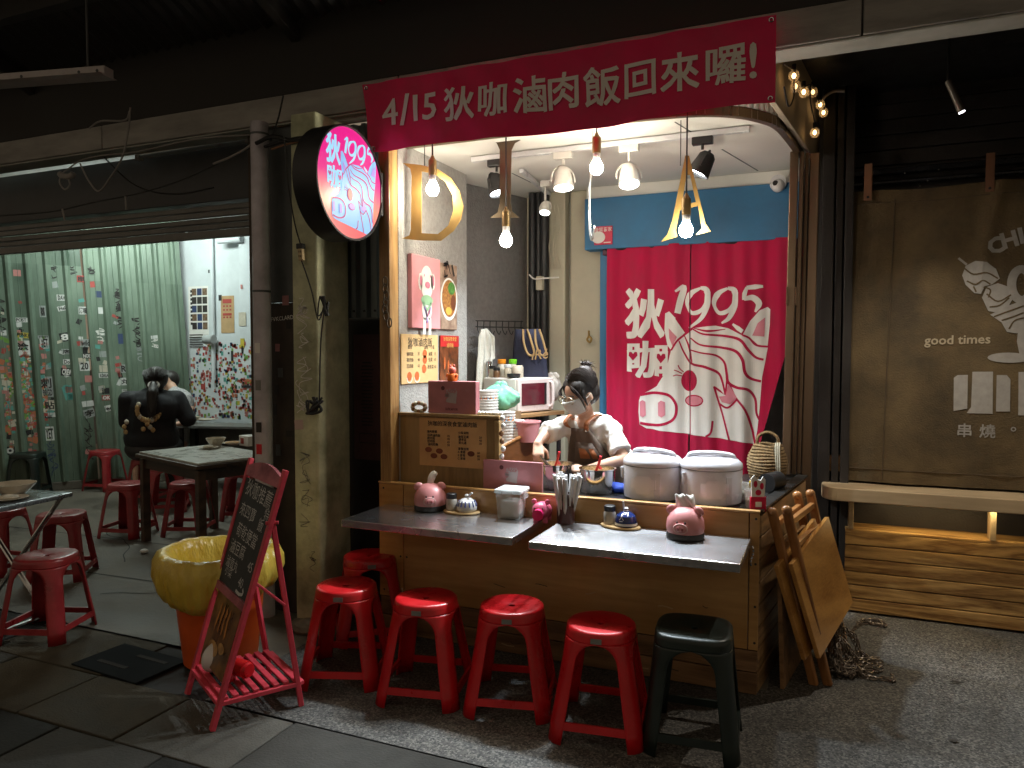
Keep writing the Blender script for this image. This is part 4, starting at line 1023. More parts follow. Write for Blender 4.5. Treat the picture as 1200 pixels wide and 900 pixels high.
# hanging metal letters
m_brass = mat('gold_letter', (.42, .27, .085), .48, .6, var=.18, scale=6, bump=.03); m_bronze = mat('bronze_letter', (.10, .075, .045), .4, .6, var=.3, scale=6)
def letter(nm, label, shapes, m, c, rz, hang):
    t = thing(nm, label, 'letter', c, rz, group='hanging metal letters')
    for vs_, fs_ in [shapes]:
        me = bpy.data.meshes.new('plate'); me.from_pydata([(x, 0, z) for x, z in vs_], [], fs_); me.update()
        o = link('plate', me, m, t); md = o.modifiers.new('s', 'SOLIDIFY'); md.thickness = .006; md.offset = 0
    for hx, hz in hang: MB().cyl((hx, 0, hz), (hx, 0, 2.93-c[2]), .0025, n=5).build('wire', m_cable, t)
    return t
def px_poly(pts, c, Y, holes=()):
    f = lambda l: [((at(a, b, Y)-c).x, (at(a, b, Y)-c).z) for a, b in l]
    return poly2d(f(pts), [f(h) for h in holes])
Z5 = lambda l: [(440+a*.2222, 140+b*.2222) for a, b in l]; Z6 = lambda l: [(660+a*.25, 120+b*.25) for a, b in l]
YL = 3.90
YD_ = 3.70; c = at(507, 238, YD_)
letter('letter_d', 'gold metal letter D hanging in front of the grey wall',
       px_poly(Z5([(145, 230), (240, 240), (330, 262), (400, 310), (445, 380), (465, 460), (450, 530), (410, 590), (345, 640), (240, 638), (138, 628), (180, 612), (188, 580), (192, 300), (185, 260)]), c, YD_,
               [Z5([(243, 275), (243, 600), (330, 605), (385, 560), (412, 480), (408, 400), (370, 330), (310, 285)])]), m_brass, c, 0, [(-.05, .2)])
c = at(593, 209, YL)
letter('letter_i', 'dark bronze metal letter I hanging above a bare bulb',
       px_poly(Z5([(603, 108), (765, 108), (735, 125), (718, 160), (714, 300), (714, 440), (722, 485), (760, 518), (607, 518), (645, 490), (656, 440), (656, 160), (640, 125)]), c, YL), m_bronze, c, 0, [(0, .2)])
c = at(694, 236, YL)
arc = [(.16*math.cos(a), .21*math.sin(a)) for a in [R(50+10*i) for i in range(27)]]
arc2 = [(.115*math.cos(a)+.01, .185*math.sin(a)) for a in [R(310-10*i) for i in range(27)]]
letter('letter_c', 'silver edged metal letter C turned almost edge-on between two bulbs', poly2d(arc+arc2), mat('pale_letter', (.55, .55, .52), .3, .8, var=.2), c, R(-66), [(.02, .2)])
c = at(804, 233, YL)
letter('letter_a', 'gold metal letter A hanging in front of the blue header',
       px_poly(Z6([(572, 250), (590, 250), (668, 570), (692, 605), (622, 622), (650, 590), (632, 485), (548, 505), (528, 600), (535, 630), (458, 655), (488, 620), (510, 560)]), c, YL,
               [Z6([(578, 340), (556, 480), (622, 468), (595, 340)])]), m_brass, c, 0, [(-.03, .17)])
# track and spotlights
trk = thing('lamp_track', 'white lighting track running across the shop ceiling', 'track', atz(716, 172, ZC-.02))
a, b = atz(552, 187, ZC-.02), atz(880, 155, ZC-.02)
a.y = b.y = 4.12
box('rail', (a+b)/2, ((b-a).length, .035, .03), m_white, trk, world=True)
a2, b2 = atz(611, 200, ZC-.02), atz(648, 232, ZC-.02)
d = b2-a2; box('rail', (a2+b2)/2, (d.length, .03, .026), m_white, trk, world=True, rz=math.atan2(d.y, d.x))
def spot(px_, py_, Y, aim, m, label, en, size=1.0, lampcol=(.86, .95, 1.0), boxm=None, zt=ZC-.035, cone=95):
    p = at(px_, py_, Y)
    t = thing('track_spotlight', label, 'lamp', (p.x, p.y, zt), group='track spotlights')
    z = p.z-zt; dr = (Vector(aim)-p).normalized(); q = dr.to_track_quat('-Z', 'Y').to_matrix()
    box('adapter', (0, 0, -.02), (.11*size, .04*size, .04), boxm or m, t)
    MB().cyl((0, 0, -.04), (0, 0, z+.085*size), .008, n=8).build('stem', m, t)
    Mh = Matrix.Translation((0, 0, z)) @ q.to_4x4()
    MB().lathe([(.0, .075), (.03, .072), (.045, .055), (.05, .02), (.058, -.03), (.062, -.05), (.055, -.05), (.050, -.03)], M=Mh @ Matrix.Scale(size, 4), n=24, cap=False).build('lamp_head', m, t, True)
    mb = MB(); ar = [Mh @ Vector((.07*size*math.cos(R(k)), 0, .085*size*math.sin(R(k)))) for k in range(-10, 191, 20)]
    mb.tube(ar, .005, 6); mb.build('yoke', m, t, True)
    MB().lathe([(.0, -.034), (.05*size, -.034), (.05*size, -.037), (.0, -.037)], M=Mh, n=20).build('lens', glow('spot_lens', (.90, .97, 1.0), 40.0), t, True)
    ld = bpy.data.lights.new('lamp_light', 'SPOT'); ld.energy = en; ld.color = lampcol; ld.spot_size = R(cone); ld.spot_blend = .6; ld.shadow_soft_size = .04
    lo = bpy.data.objects.new('lamp_light', ld); COL.objects.link(lo); lo.parent = t
    lo.matrix_local = Mh @ Matrix.Translation((0, 0, -.06*size))
    return t
m_wl = mat('lamp_white', (.70, .68, .63), .4, var=.05)
spot(660, 211, 4.12, (-1.25, 3.85, .85), m_wl, 'white round spotlight on the track behind the letter C', 85, cone=85)
spot(737, 207, 4.12, (-.80, 3.55, .75), m_wl, 'white spotlight with cool lens in front of the blue header', 120, cone=85, lampcol=(.70, .86, 1.0))
spot(823, 194, 4.12, (-1.55, 4.0, .9), m_black, 'black spotlight on a yoke beside the gold letter A', 135)
spot(582, 218, 4.12, (-1.3, 4.0, .9), m_black, 'black spotlight half hidden behind the letter I', 135)
spot(639, 244, 4.75, (-1.8, 4.3, 1.0), m_wl, 'small white spotlight above the black corner pipes', 65, .6)
# dome camera
cc = thing('security_camera', 'small white dome camera on the blue header by the right frame', 'camera', at(912, 215, 5.12))
MB().lathe([(.0, .03), (.05, .03), (.052, .0), (.045, -.02), (.0, -.022)], M=Matrix.Rotation(R(90), 4, 'X'), n=24).build('base', m_white, cc, True)
MB().ell((0, -.03, -.02), (.042, .042, .042)).build('eyeball', m_white, cc, True)
MB().ell((-.012, -.062, -.01), (.018, .014, .018), 12, 8).build('lens', m_black, cc, True)
# red sign on the header
sg = thing('red_sign_plate', 'small red square plate with white lettering on the blue header', 'sign', at(707, 276, 5.14))
p = at(707, 276, 5.142)
box('plate', p, (.135, .008, .13), mat('sign_red', (.55, .01, .06), .4, var=.1), sg, world=True)
decal('print', [move2(text2d('優質商家', .032, .002), .0, .042), ell2d(-.035, -.012, .05, .042, 28), rect2d(.03, -.05, .05, .006)], m_white_ink, sg, front_fn(p.x, p.y-.004, p.z))
# string lights on the side fascia
sl = thing('string_lights', 'string of small round warm bulbs on black cable along the side fascia', 'string lights', at(930, 110, 4.1))
PP0, PP1 = (-.235, 3.78), (-.07, 5.11)
ZB = lambda a, b: atp(900+a*.26667, 60+b*.26667, PP0, PP1)+Vector((.03, 0, 0))
g_st = glow('string_bulb', (1.0, .62, .26), 9.0)
m_stg = glass('string_glass', (1, .9, .75), .05, .25)
pts = [(85, 112), (92, 158), (130, 183), (172, 183), (205, 238), (220, 272), (241, 310), (180, 360)]
for k, (a, b) in enumerate(pts):
    c0 = ZB(a, b)
    bu = MB().ell(c0, (.026, .026, .03), 14, 10).build('bulb', m_stg, sl, True, world=True)
    fo = MB().ell(c0, (.010, .010, .014), 8, 6).build('filament', g_st if k in (0, 2, 4, 5, 7) else glow('string_dim', (1, .6, .25), 4.0), bu, True)
    inv = TM[sl.name].inverted()
    for v in fo.data.vertices: v.co = inv @ v.co
    MB().cyl(c0+Vector((0, 0, .024)), c0+Vector((0, 0, .055)), .010, n=8).build('bulb_cap', m_black, sl, True, world=True)
for pl_ in ([(40, 60), (70, 80), (85, 95), (100, 150), (125, 160), (160, 150), (172, 160), (195, 215), (215, 255), (235, 285)], [(160, 150), (160, 220), (175, 290), (185, 330)], [(85, 95), (85, 200), (60, 245), (40, 160)]):
    MB().tube(smoothline([ZB(*q) for q in pl_]), .004, 6).build('cable', m_cable, sl, True, world=True)

# ================================================================ POSTERS AND MENUS ON THE SIDE WALL
def wx(x, y): return atx(x, y, XD)
def wall_board(nm, label, cat, x0, y0, x1, y1, m, th=.012):
    a, b = wx(x0, y0), wx(x1, y1)
    t = thing(nm, label, cat, (XD, (a.y+b.y)/2, min(a.z, b.z)))
    return t, (a.y+b.y)/2, b.y-a.y, a.z, b.z
t, yc, w, zt, zb = wall_board('pig_poster', 'pink canvas poster with a painted white pig in a ruff', 'poster', 477, 297, 511, 384, None)
zb = wx(477, 384).z; zt = wx(477, 297).z; H_ = zt-zb; zc_ = (zt+zb)/2
box('canvas', (XD+.016, yc, zc_), (.03, w, H_), mat('canvas_pink', (.72, .30, .32), .7, var=.1), t, world=True)
f = side_fn(XD+.031, yc, zc_); f2 = side_fn(XD+.031, yc, zc_, .0035); f3 = side_fn(XD+.031, yc, zc_, .005)
decal('print_pig', [ell2d(0, .06, .075, .10), ell2d(.0, -.10, .06, .07), ell2d(-.075, .06, .025, .05), ell2d(.075, .07, .025, .05), rect2d(-.03, -.2, .03, .1), rect2d(.035, -.2, .03, .1)], m_paper, t, f)
decal('print_ruff', [ell2d(0, -.045, .07, .03), stroke2d([(-.05, -.06), (0, -.1), (.05, -.06)], .02)], mat('print_green', (.3, .5, .3), .7), t, f2)
decal('print_shade', [ell2d(.005, .045, .030, .020), ell2d(-.074, .065, .012, .030), ell2d(.074, .075, .012, .030), ell2d(-.035, .10, .006, .009, 12), ell2d(.04, .10, .006, .009, 12), stroke2d([(-.02, -.1), (.0, -.14), (.03, -.1)], .012)], mat('print_rose', (.62, .22, .30), .7), t, f3)
decal('print_violet', [stroke2d([(-.035, -.085), (-.01, -.12), (.0, -.18)], .014), stroke2d([(.04, -.085), (.02, -.13)], .012)], mat('print_violet', (.3, .2, .5), .7), t, f3)
t, yc, w, _, _ = wall_board('food_poster', 'photo poster of a bowl of braised pork rice', 'poster', 512, 300, 532.5, 382, None)
box('canvas', (XD+.011, yc, zc_-.005), (.02, w, H_*.97), mat('poster_brown', (.30, .16, .10), .6, var=.5, scale=14, col2=(.5, .36, .26)), t, world=True)
g = lambda o: side_fn(XD+.021, yc, zc_-.02, o)
decal('print_bowl', [ell2d(0, 0, .118*w/.24, .135)], m_paper, t, g(.002)); decal('print_rice', [ell2d(0, .005, .10*w/.24, .118)], mat('food_red', (.42, .10, .03), .5, var=.6, scale=60, col2=(.6, .3, .08)), t, g(.0035))
decal('print_greens', [ell2d(.03*w/.24, .07, .05*w/.24, .04)], mat('food_green', (.08, .22, .04), .5, var=.5, scale=60), t, g(.005)); decal('print_egg', [ell2d(-.01, -.075, .04*w/.24, .025)], mat('food_yellow', (.7, .42, .08), .5), t, g(.005))
decal('print_egg', [ell2d(.055*w/.24, -.02, .035*w/.24, .05)], mat('food_dark', (.16, .05, .02), .4), t, g(.005)); decal('print_strokes', scribble(-.04, .19, .07, .07, 3, 2, .008)+[stroke2d([(.04, .22), (.07, .15)], .02, 1), stroke2d([(-.02, .24), (.02, .16)], .01, 1)], m_ink, t, g(.002))
t, yc, w, _, _ = wall_board('wall_menu', 'cream wall menu sheet with dish list and bowls', 'menu', 468.5, 391, 511.5, 452, None)
zt = wx(490, 392).z; zb = wx(490, 449).z; H_ = zt-zb; zc_ = (zt+zb)/2
box('sheet', (XD+.006, yc, zc_), (.008, w, H_), mat('menu_cream', (.66, .44, .20), .7, var=.12), t, world=True, bevel=.002)
f = side_fn(XD+.010, yc, zc_, .001)
decal('print_text', [move2(text2d('狄咖滷肉飯', .058, .003), 0, H_/2-.045)]+[move2(text2d(s, .026, .001), x*w, z) for s, x, z in (('飯食', -.28, .07), ('滷味・小菜', .25, .07), ('滷肉飯', -.28, .03), ('35', -.05, .03), ('雞肉飯', -.28, -.005), ('40', -.05, -.005), ('控肉飯', -.28, -.04), ('65', -.05, -.04), ('滷蛋', .28, .03), ('15', .42, .03), ('豆腐', .28, -.005), ('10', .42, -.005), ('燙青菜', .28, -.05), ('40', .42, -.05))], m_ink, t, f)
mo = mat('print_orange', (.52, .12, .03), .6)
decal('print_bowls', [ell2d(x*w, z, .026, .026) for x, z in ((-.3, -.1), (-.1, -.1), (.1, -.06), (.12, .03), (.12, -.005))], mo, t, f); decal('print_bowl_rims', [stroke2d([(x*w+.03*math.cos(a), -.108+.03*math.sin(a)) for a in [R(180+20*k) for k in range(10)]], .006) for x in (-.3, -.1)], m_paper, t, side_fn(XD+.010, yc, zc_, .002))
t, yc, w, _, _ = wall_board('red_menu', 'dark red and black menu sheet with lantern photo', 'menu', 514, 390, 536, 444, None)
box('sheet', (XD+.006, yc, zc_), (.008, w, H_), mat('menu_black', (.05, .02, .015), .4, var=.7, scale=16, col2=(.25, .07, .02)), t, world=True, bevel=.002)
box('red_header', (XD+.0115, yc, zc_+H_*.38), (.003, w*.98, H_*.24), mat('menu_red', (.5, .02, .02), .5), t, world=True, bevel=0)
decal('print_text', [move2(text2d('狄咖深夜食堂', .03, .002), 0, .014), move2(text2d('滷肉飯', .032, .002), 0, -.026)], mat('print_gold', (.7, .4, .1), .6), t, side_fn(XD+.013, yc, zc_+H_*.38, .001))
decal('print_lantern', [ell2d(-.02+.05*k, -.05-.02*k, .012, .04) for k in range(-1, 2)], mo, t, side_fn(XD+.010, yc, zc_, .002))

# ================================================================ THINGS AT THE BACK OF THE SHOP
# wire hook rail with towel and tote bag on the angled wall
WA, WB = (-2.375, 4.62), (-2.085, 5.50)
def wa(x, y, off=.0):
    p = atp(x, y, WA, WB); dn = Vector((WB[1]-WA[1], -(WB[0]-WA[0]), 0)).normalized(); return p+dn*off
hr = thing('hook_rail', 'black wire hook rail fixed to the dark grey wall', 'rack', wa(580, 380, .02))
for yy in (376, 383): MB().cyl(wa(553, yy, .04), wa(608, yy+1, .04), .004, n=6).build('wire_bar', m_black, hr, True, world=True)
for k in range(8):
    x_ = 555+7.3*k; MB().tube(smoothline([wa(x_, 376, .04), wa(x_, 386, .04), wa(x_+.8, 392, .06), wa(x_+1.6, 388, .07)]), .003, 5).build('hook', m_black, hr, True, world=True)
tw = thing('white_towel', 'white towel hanging from the hook rail above the microwave', 'towel', wa(560, 440, .06))
mb = MB(); rows = [(386, 556, 561), (395, 552, 570), (420, 551, 570.5), (422, 550.5, 567), (440, 550, 566.5), (465, 549, 566), (492, 548, 566)]
vs = []; fs = []; NU = 14
for y_, a, b in rows:
    for i in range(NU+1):
        p = wa(a+(b-a)*i/NU, y_, .07+.012*math.sin(i*1.3+y_*.02)); vs.append(p)
for j in range(len(rows)-1):
    for i in range(NU): fs.append((j*(NU+1)+i, (j+1)*(NU+1)+i, (j+1)*(NU+1)+i+1, j*(NU+1)+i+1))
mb.add(vs, fs).build('cloth', mat('towel_white', (.62, .60, .53), .95, var=.08, scale=30, bump=.4, bscale=150), tw, True, world=True, solid=.012, ang=80)
tb = thing('tote_bag', 'navy tote bag with tan handles and script lettering', 'bag', wa(626, 470, .1))
mb = MB(); vs = []; fs = []; rows = [(386, 606, 631), (400, 604, 636), (425, 602, 640), (450, 600, 643), (474, 598, 645)]
for y_, a, b in rows:
    for i in range(NU+1):
        u = i/NU; vs.append(at(a+(b-a)*u, y_, 4.98-.05*math.sin(math.pi*u)+.01*math.sin(i*1.9+y_*.1)))
for j in range(len(rows)-1):
    for i in range(NU): fs.append((j*(NU+1)+i, (j+1)*(NU+1)+i, (j+1)*(NU+1)+i+1, j*(NU+1)+i+1))
mb.add(vs, fs).build('bag_body', mat('navy_canvas', (.022, .024, .05), .85, var=.25, scale=10, bump=.2, bscale=90), tb, True, world=True, solid=.03, ang=80)
m_tan = mat('tan_strap', (.36, .23, .10), .8, var=.15)
for x_, w_ in ((613, 3), (627, 3)):
    MB().tube(smoothline([at(x_, 386, 4.91), at(x_+1, 402, 4.90), at(x_+6, 415, 4.90), at(x_+13, 415, 4.90), at(x_+9, 398, 4.90), at(x_+5, 386, 4.92)]), .008, 8).build('handle', m_tan, tb, True, world=True)
p = at(634, 415, 4.90); decal('lettering', [move2(text2d('iRé', .10, .003), 0, 0, .1, .25)], m_tan, tb, front_fn(p.x, 4.89, p.z, .004))

# trolley shelf with microwave
mv = thing('microwave_oven', 'white microwave oven with dark red door window', 'microwave', at(605, 484.5, 4.62), R(-20))
MBx = mat('microwave_white', (.70, .67, .62), .4, var=.05)
c0 = TM[mv.name].translation.copy()
box('oven_body', (-.158, .185, .119), (.31, .37, .232), MBx, mv, bevel=.010)
box('oven_door', (.008, .185, .119), (.022, .366, .226), mat('oven_cream', (.70, .60, .58), .35, var=.04), mv, bevel=.008)
box('door_window', (.0205, .15, .125), (.006, .235, .15), mat('window_maroon', (.10, .012, .02), .12, var=.2), mv, bevel=.002)
box('window_edge', (.0215, .275, .125), (.005, .024, .15), m_black, mv, bevel=.001)
MB().tube(smoothline([(.018, .325, .21), (.045, .327, .19), (.05, .327, .12), (.045, .327, .05), (.018, .325, .03)]), .010, 8).build('door_handle', MATS['oven_cream'], mv, True)
shf = thing('wire_trolley', 'dark trolley shelf with a wooden top carrying the microwave', 'shelf', (c0.x, c0.y, 0), R(-20))
box('shelf_board', (-.14, .2, c0.z-.014), (.42, .46, .026), w_side, shf)
for sx in (-.32, .04):
    for sy in (0.0, .40): box('leg', (sx, sy, (c0.z-.028)/2), (.025, .025, c0.z-.028), m_black, shf)
box('lower_shelf', (-.14, .2, .80), (.38, .42, .02), m_black, shf)
# jars and bottles on top of the microwave
zt = c0.z+.2355
def on_mw(x, y): p = at(x, 440, 4.68+(444-y)*.016); return Vector((p.x, p.y, zt))
def jar(label, x, y, r, h, m, lid=None, lh=.02, nm='spice_jar'):
    p = on_mw(x, y); t = thing(nm, label, 'jar', p, group='jars on the microwave')
    MB().lathe([(r*.9, 0), (r, .006), (r, h*.82), (r*.8, h)], n=18).build('jar_body', m, t, True)
    if lid: MB().lathe([(r*.95, h), (r*1.0, h+.003), (r*1.0, h+lh), (r*.9, h+lh+.002)], n=18).build('lid', lid, t, True)
m_jar = mat('jar_contents', (.42, .36, .27), .3, var=.3, scale=20); m_jw = mat('jar_pale', (.6, .56, .48), .35, var=.1)
jar('clear jar with orange lid at the back of the microwave', 588, 437, .030, .095, m_jw, mat('lid_orange', (.75, .26, .01), .4), .03)
jar('clear jar with lime green lid at the back of the microwave', 601, 437, .028, .095, m_jw, mat('lid_green', (.16, .55, .02), .4), .03)
jar('small dark-capped jar nearest the towel on the microwave', 577, 439, .024, .06, m_jar, m_black)
jar('brown sauce jar beside the towel on the microwave', 582, 441, .024, .05, mat('jar_brown', (.14, .07, .03), .3), m_black)
jar('squat cream tub on the microwave front edge', 607, 439, .038, .085, mat('tub_cream', (.55, .48, .38), .5), None)
jar('tall steel seasoning shaker on the microwave', 573, 438, .02, .09, m_chrome, m_chrome)
jar('small glass jar of seeds in the middle of the microwave', 595, 441, .026, .07, m_jar, m_white)
p = on_mw(602, 444); t = thing('black_dish', 'small round black dish on the microwave', 'dish', p)
MB().lathe([(.03, 0), (.045, .008), (.048, .03), (.040, .03), (.036, .012), (.0, .010)], n=24, cap=False).build('dish', m_black, t, True)
# green carrier bag, grey bag, pink box
def blob_bag(nm, label, c, r, m, seed, knots=()):
    t = thing(nm, label, 'bag', (c[0], c[1], c[2]-r[2]))
    mb = MB().ell((0, 0, r[2]), r, 40, 26); rg = random.Random(seed); ph = [rg.uniform(0, 6) for _ in range(6)]
    vv = []
    for v in mb.v:
        q = Vector(v)-Vector((0, 0, r[2])); a = math.atan2(q.y, q.x); zz = q.z/r[2]
        k = 1+.07*math.sin(5*a+ph[0]+3*zz)+.06*math.sin(9*a+ph[1]-5*zz)+.05*math.sin(14*a+4*zz*3+ph[2]); vv.append((q.x*k, q.y*k, r[2]+q.z*(1+.08*math.sin(3*a+ph[3]))))
    mb.v = [tuple(v) for v in vv]; mb.build('bag_body', m, t, True, ang=60)
    for s_ in (-1, 1): MB().ell((s_*.022, 0, r[2]*2.0), (.030, .010, .022), 12, 8, rot=Matrix.Rotation(R(s_*40), 3, 'Y')).build('bag_handle', m, t, True)
m_gbag = mat('green_film', (.16, .44, .30), .3, var=.25, scale=9, bump=.5, bscale=22)
p = at(587, 466, 4.46); ctn = thing('carton', 'cardboard carton under the green plastic bag', 'box', (p.x, p.y, .913), R(-10)); box('carton_body', (0, 0, (p.z-.085-.913)/2), (.22, .15, p.z-.085-.914), mat('cardboard', (.30, .19, .10), .8), ctn); blob_bag('green_bag', 'crumpled green plastic bag in front of the microwave', p, (.125, .065, .085), m_gbag, 3)
p = at(648, 455, 5.0); blob_bag('grey_bag', 'crumpled pale grey bag beside the microwave', p, (.06, .06, .09), mat('grey_film', (.42, .38, .34), .4, var=.3, scale=9, bump=.2, bscale=25), 9)
def table_box(nm, label, cat, c, d, m, rz=0.0): return thing(nm, label, cat, c, rz)
p = at(618, 506, 4.30)
pb = thing('pink_tub', 'pale pink plastic tub behind the wooden tray', 'tub', (p.x, p.y, p.z-.06), R(-8))
MB().lathe([(.065, 0), (.08, .12), (.086, .12), (.086, .128), (.075, .128), (.06, .01), (.0, .008)], n=28, cap=False).build('tub', mat('tub_pink', (.72, .30, .32), .35, var=.08), pb, True)
# supports so that nothing hovers: inner work shelf behind the counter
ws = thing('work_shelf', 'wooden shelf along the side wall holding paper bowls', 'shelf', (-2.0, 4.38, 0))
box('shelf_board', (-1.98, 4.37, .90), (.50, .42, .025), w_side, ws, world=True)
for sx in (-2.2, -1.76):
    for sy in (4.2, 4.54): box('leg', (sx, sy, .443), (.03, .03, .886), w_dark, ws, world=True)
# stacked patterned paper bowls
m_cup = mat('bowl_paper', (.72, .72, .70), .5, var=.04)
def bowls(label, x, y, Y, n, r, z0=.913):
    p = at(x, y, Y)
    t = thing('paper_bowl_stack', label, 'bowls', (p.x, p.y, z0), group='stacks of paper bowls')
    for k in range(n):
        MB().lathe([(r*.72, 0), (r, .075), (r*1.05, .075), (r*1.05, .080), (r*.95, .080)], (0, 0, k*.018), n=28, cap=True).build('paper_bowl', m_cup, t, True)
    zt_ = (n-1)*.018
    for k in range(7):
        a = R(-150+k*20); c_ = (r*.90*math.cos(a)*1.01, r*.90*math.sin(a)*1.01, zt_+.042)
        M_ = Matrix.Translation(c_) @ Matrix.Rotation(a+R(90), 4, 'Z') @ Matrix.Rotation(R(80), 4, 'X')
        MB().lathe([(0, .0), (.024, 0), (.024, .0012), (0, .0012)], n=12, M=M_).build('printed_flower', (mat('flower_orange', (.75, .25, .03), .6), mat('flower_brown', (.25, .1, .03), .6), mat('flower_blue', (.10, .35, .6), .6))[k % 3], t, True)
bowls('tall stack of paper bowls with sunflower print behind the menu board', 572, 480, 4.30, 21, .064)
bowls('shorter stack of flowered paper bowls below the tall stack', 593, 505, 4.24, 14, .056)
bowls('small stack of flowered paper bowls nearest the pink tub', 605, 512, 4.28, 11, .050)
# brown wooden tray leaning, black square pan
tr = thing('wooden_tray', 'reddish brown wooden tray standing on edge beside the menu board', 'tray', at(606, 548, 4.12))
a, b, c_, d_ = at(581, 558, 4.02), at(581, 528, 4.02), at(625, 505, 4.36), at(627, 548, 4.36)
MB().add([a, d_, c_, b]+[v+Vector((-.03, .012, 0)) for v in (a, d_, c_, b)], [(0, 1, 2, 3), (4, 7, 6, 5), (0, 4, 5, 1), (1, 5, 6, 2), (2, 6, 7, 3), (3, 7, 4, 0)]).build('tray_board', wood('red_brown', (.18, .06, .015), (.30, .12, .04), 'Y', 2, .45), tr, world=True, bevel=.003)
MB().tube([b+Vector((0, 0, .004)), c_+Vector((0, 0, .004))], .012, 8).build('tray_rim', w_leg, tr, True, world=True)
# hanging crate and rope coil beside right frame
cz = thing('woven_basket', 'round woven tan basket by the right end of the curtain', 'basket', at(897, 556, 4.50))
pc = at(899, 556, 4.50); pc.z = .851; cz.location = pc; TM[cz.name] = Matrix.Translation(pc)
for k in range(13):                                       # stacked coils of cane
    z_ = .012+.0165*k; r_ = .062+.042*math.sin(math.pi*min(1, (k+2)/15.0))
    MB().tube([(r_*math.cos(a_)+.0015*math.sin(9*a_+k), r_*math.sin(a_), z_+.003*math.sin(3*a_+k*.7)) for a_ in [2*math.pi*i/32 for i in range(32)]], .0098, 7, closed=True).build('coil', mat('tan_cane', (.22, .14, .06), .85, var=.45, scale=26, stretch=(3, 3, .6), bump=.7, bscale=110), cz, True)
for k in range(3): MB().tube(smoothline([(.07-.01*k, -.085, .02), (.074-.01*k, -.098, .10), (.068-.01*k, -.085, .20), (.07-.01*k, -.06, .235)]), .004, 6).build('tie', m_cream, cz, True)
MB().tube(smoothline([(-.06, 0, .20), (-.05, 0, .26), (.0, .0, .285), (.05, 0, .26), (.06, 0, .20)]), .009, 8).build('handle', MATS['tan_cane'], cz, True)

# ================================================================ ON THE COUNTER
ZT = .851                                                # worktop
mb_ = thing('menu_stand', 'wooden board on the counter carrying the printed price list', 'menu board', at(520, 568, 3.66))
a, b = at(465, 483, 3.66), at(585, 570, 3.66)
wm, hm = b.x-a.x, a.z-ZT; xm, zm = (a.x+b.x)/2, ZT+hm/2
box('board', (xm, 3.675, zm), (wm, .022, hm), w_menu, mb_, world=True, bevel=.004)
box('frame_strip', (xm, 3.668, ZT+hm-.008), (wm+.01, .045, .018), w_menu, mb_, world=True); box('frame_strip', (xm+wm/2-.01, 3.667, zm-.01), (.03, .04, hm-.03), w_menu, mb_, world=True)
a2, b2 = at(491.5, 489, 3.66), at(570, 550, 3.66); pw, ph_ = b2.x-a2.x, a2.z-b2.z; px_, pz_ = (a2.x+b2.x)/2, (a2.z+b2.z)/2
box('price_list', (px_, 3.6618, pz_), (pw, .004, ph_), mat('kraft_orange', (.58, .32, .13), .7, var=.12), mb_, world=True, bevel=0)
f = front_fn(px_, 3.6598, pz_, .0008)
tx = boldtext('狄咖的深夜食堂滷肉飯', .031, .012, 0, ph_/2-.03)
for s, x_, z_ in (('滷肉飯類', -.11, .058), ('招牌滷肉飯', -.10, .037), ('35', -.02, .037), ('雞肉飯', -.115, .020), ('45', -.02, .020), ('控肉飯', -.115, .003), ('65', -.02, .003), ('滷肉乾麵', -.105, -.014), ('50', -.02, -.014), ('小菜湯類', .06, .058), ('滷蛋豆腐', .06, .037), ('20', .15, .037), ('燙青菜', .055, .020), ('40', .15, .020), ('貢丸湯', .055, .003), ('30', .15, .003), ('套餐加價', .06, -.030), ('A 套餐', .05, -.048), ('60', .14, -.048), ('B 套餐', .05, -.066), ('80', .14, -.066), ('C 套餐', .05, -.084), ('99', .14, -.084)):
    tx += boldtext(s, .0165, .016, x_*pw/.36, z_)
decal('print_text', tx, m_ink, mb_, f)
decal('print_bowls', [ell2d(x_*pw/.36, z_, .022, .015) for x_, z_ in ((-.13, -.045), (-.07, -.05), (-.10, -.078), (-.045, -.08), (.10, -.055))], mat('bowl_brown', (.20, .05, .02), .5, var=.3), mb_, f)
# pink lettered panels
def pink_panel(nm, label, x0, y0, x1, y1, Y, z0=None, th=.02):
    a, b = at(x0, y0, Y), at(x1, y1, Y); zb = b.z if z0 is None else z0
    t = thing(nm, label, 'sign', ((a.x+b.x)/2, Y, zb))
    w, h = b.x-a.x, a.z-zb
    box('panel', (0, 0, h/2), (w, th, h), mat('dusty_pink', (.44, .17, .18), .6, var=.12, scale=10, bump=.05), t, bevel=.004)
    f = front_fn((a.x+b.x)/2, Y-th/2, zb+h/2, .001)
    pig = [([((x-430)*.00013, (560-y)*.00013) for x, y in s[0]], s[1]) for s in LB+LT[2:]]
    decal('print_logo', pig, mat('print_dull', (.42, .33, .32), .7), t, f)
    decal('print_text', [move2(text2d('狄咖滷肉飯', .016, .001), 0, -h*.36), ell2d(-w*.18, h*.28, .012, .012, 16)], mat('print_maroon', (.12, .03, .035), .7), t, f)
    return t, w, h
t, w, h = pink_panel('pink_box_sign', 'pink box sign with pig logo standing on top of the menu board', 504, 446, 560, 483, 3.70, ZT+hm+.002, .05)
pink_panel('pink_panel_sign', 'pink panel with faint pig logo leaning at the foot of the menu board', 567, 538, 636, 580, 3.64, ZT+.001)
fg = thing('orange_figurine', 'tiny orange toy figure on top of the pink box sign', 'toy', at(530, 446, 3.70))
fg.location.z = ZT+hm+.002+h
TM[fg.name] = Matrix.Translation(fg.location)
MB().lathe([(.026, 0), (.03, .012), (.024, .035), (.012, .045)], n=16).build('body', mat('toy_orange', (.75, .16, .02), .5), fg, True)
m_toy = mat('toy_coral', (.70, .16, .12), .5)
MB().ell((0, 0, .060), (.022, .02, .022)).build('head', m_toy, fg, True)
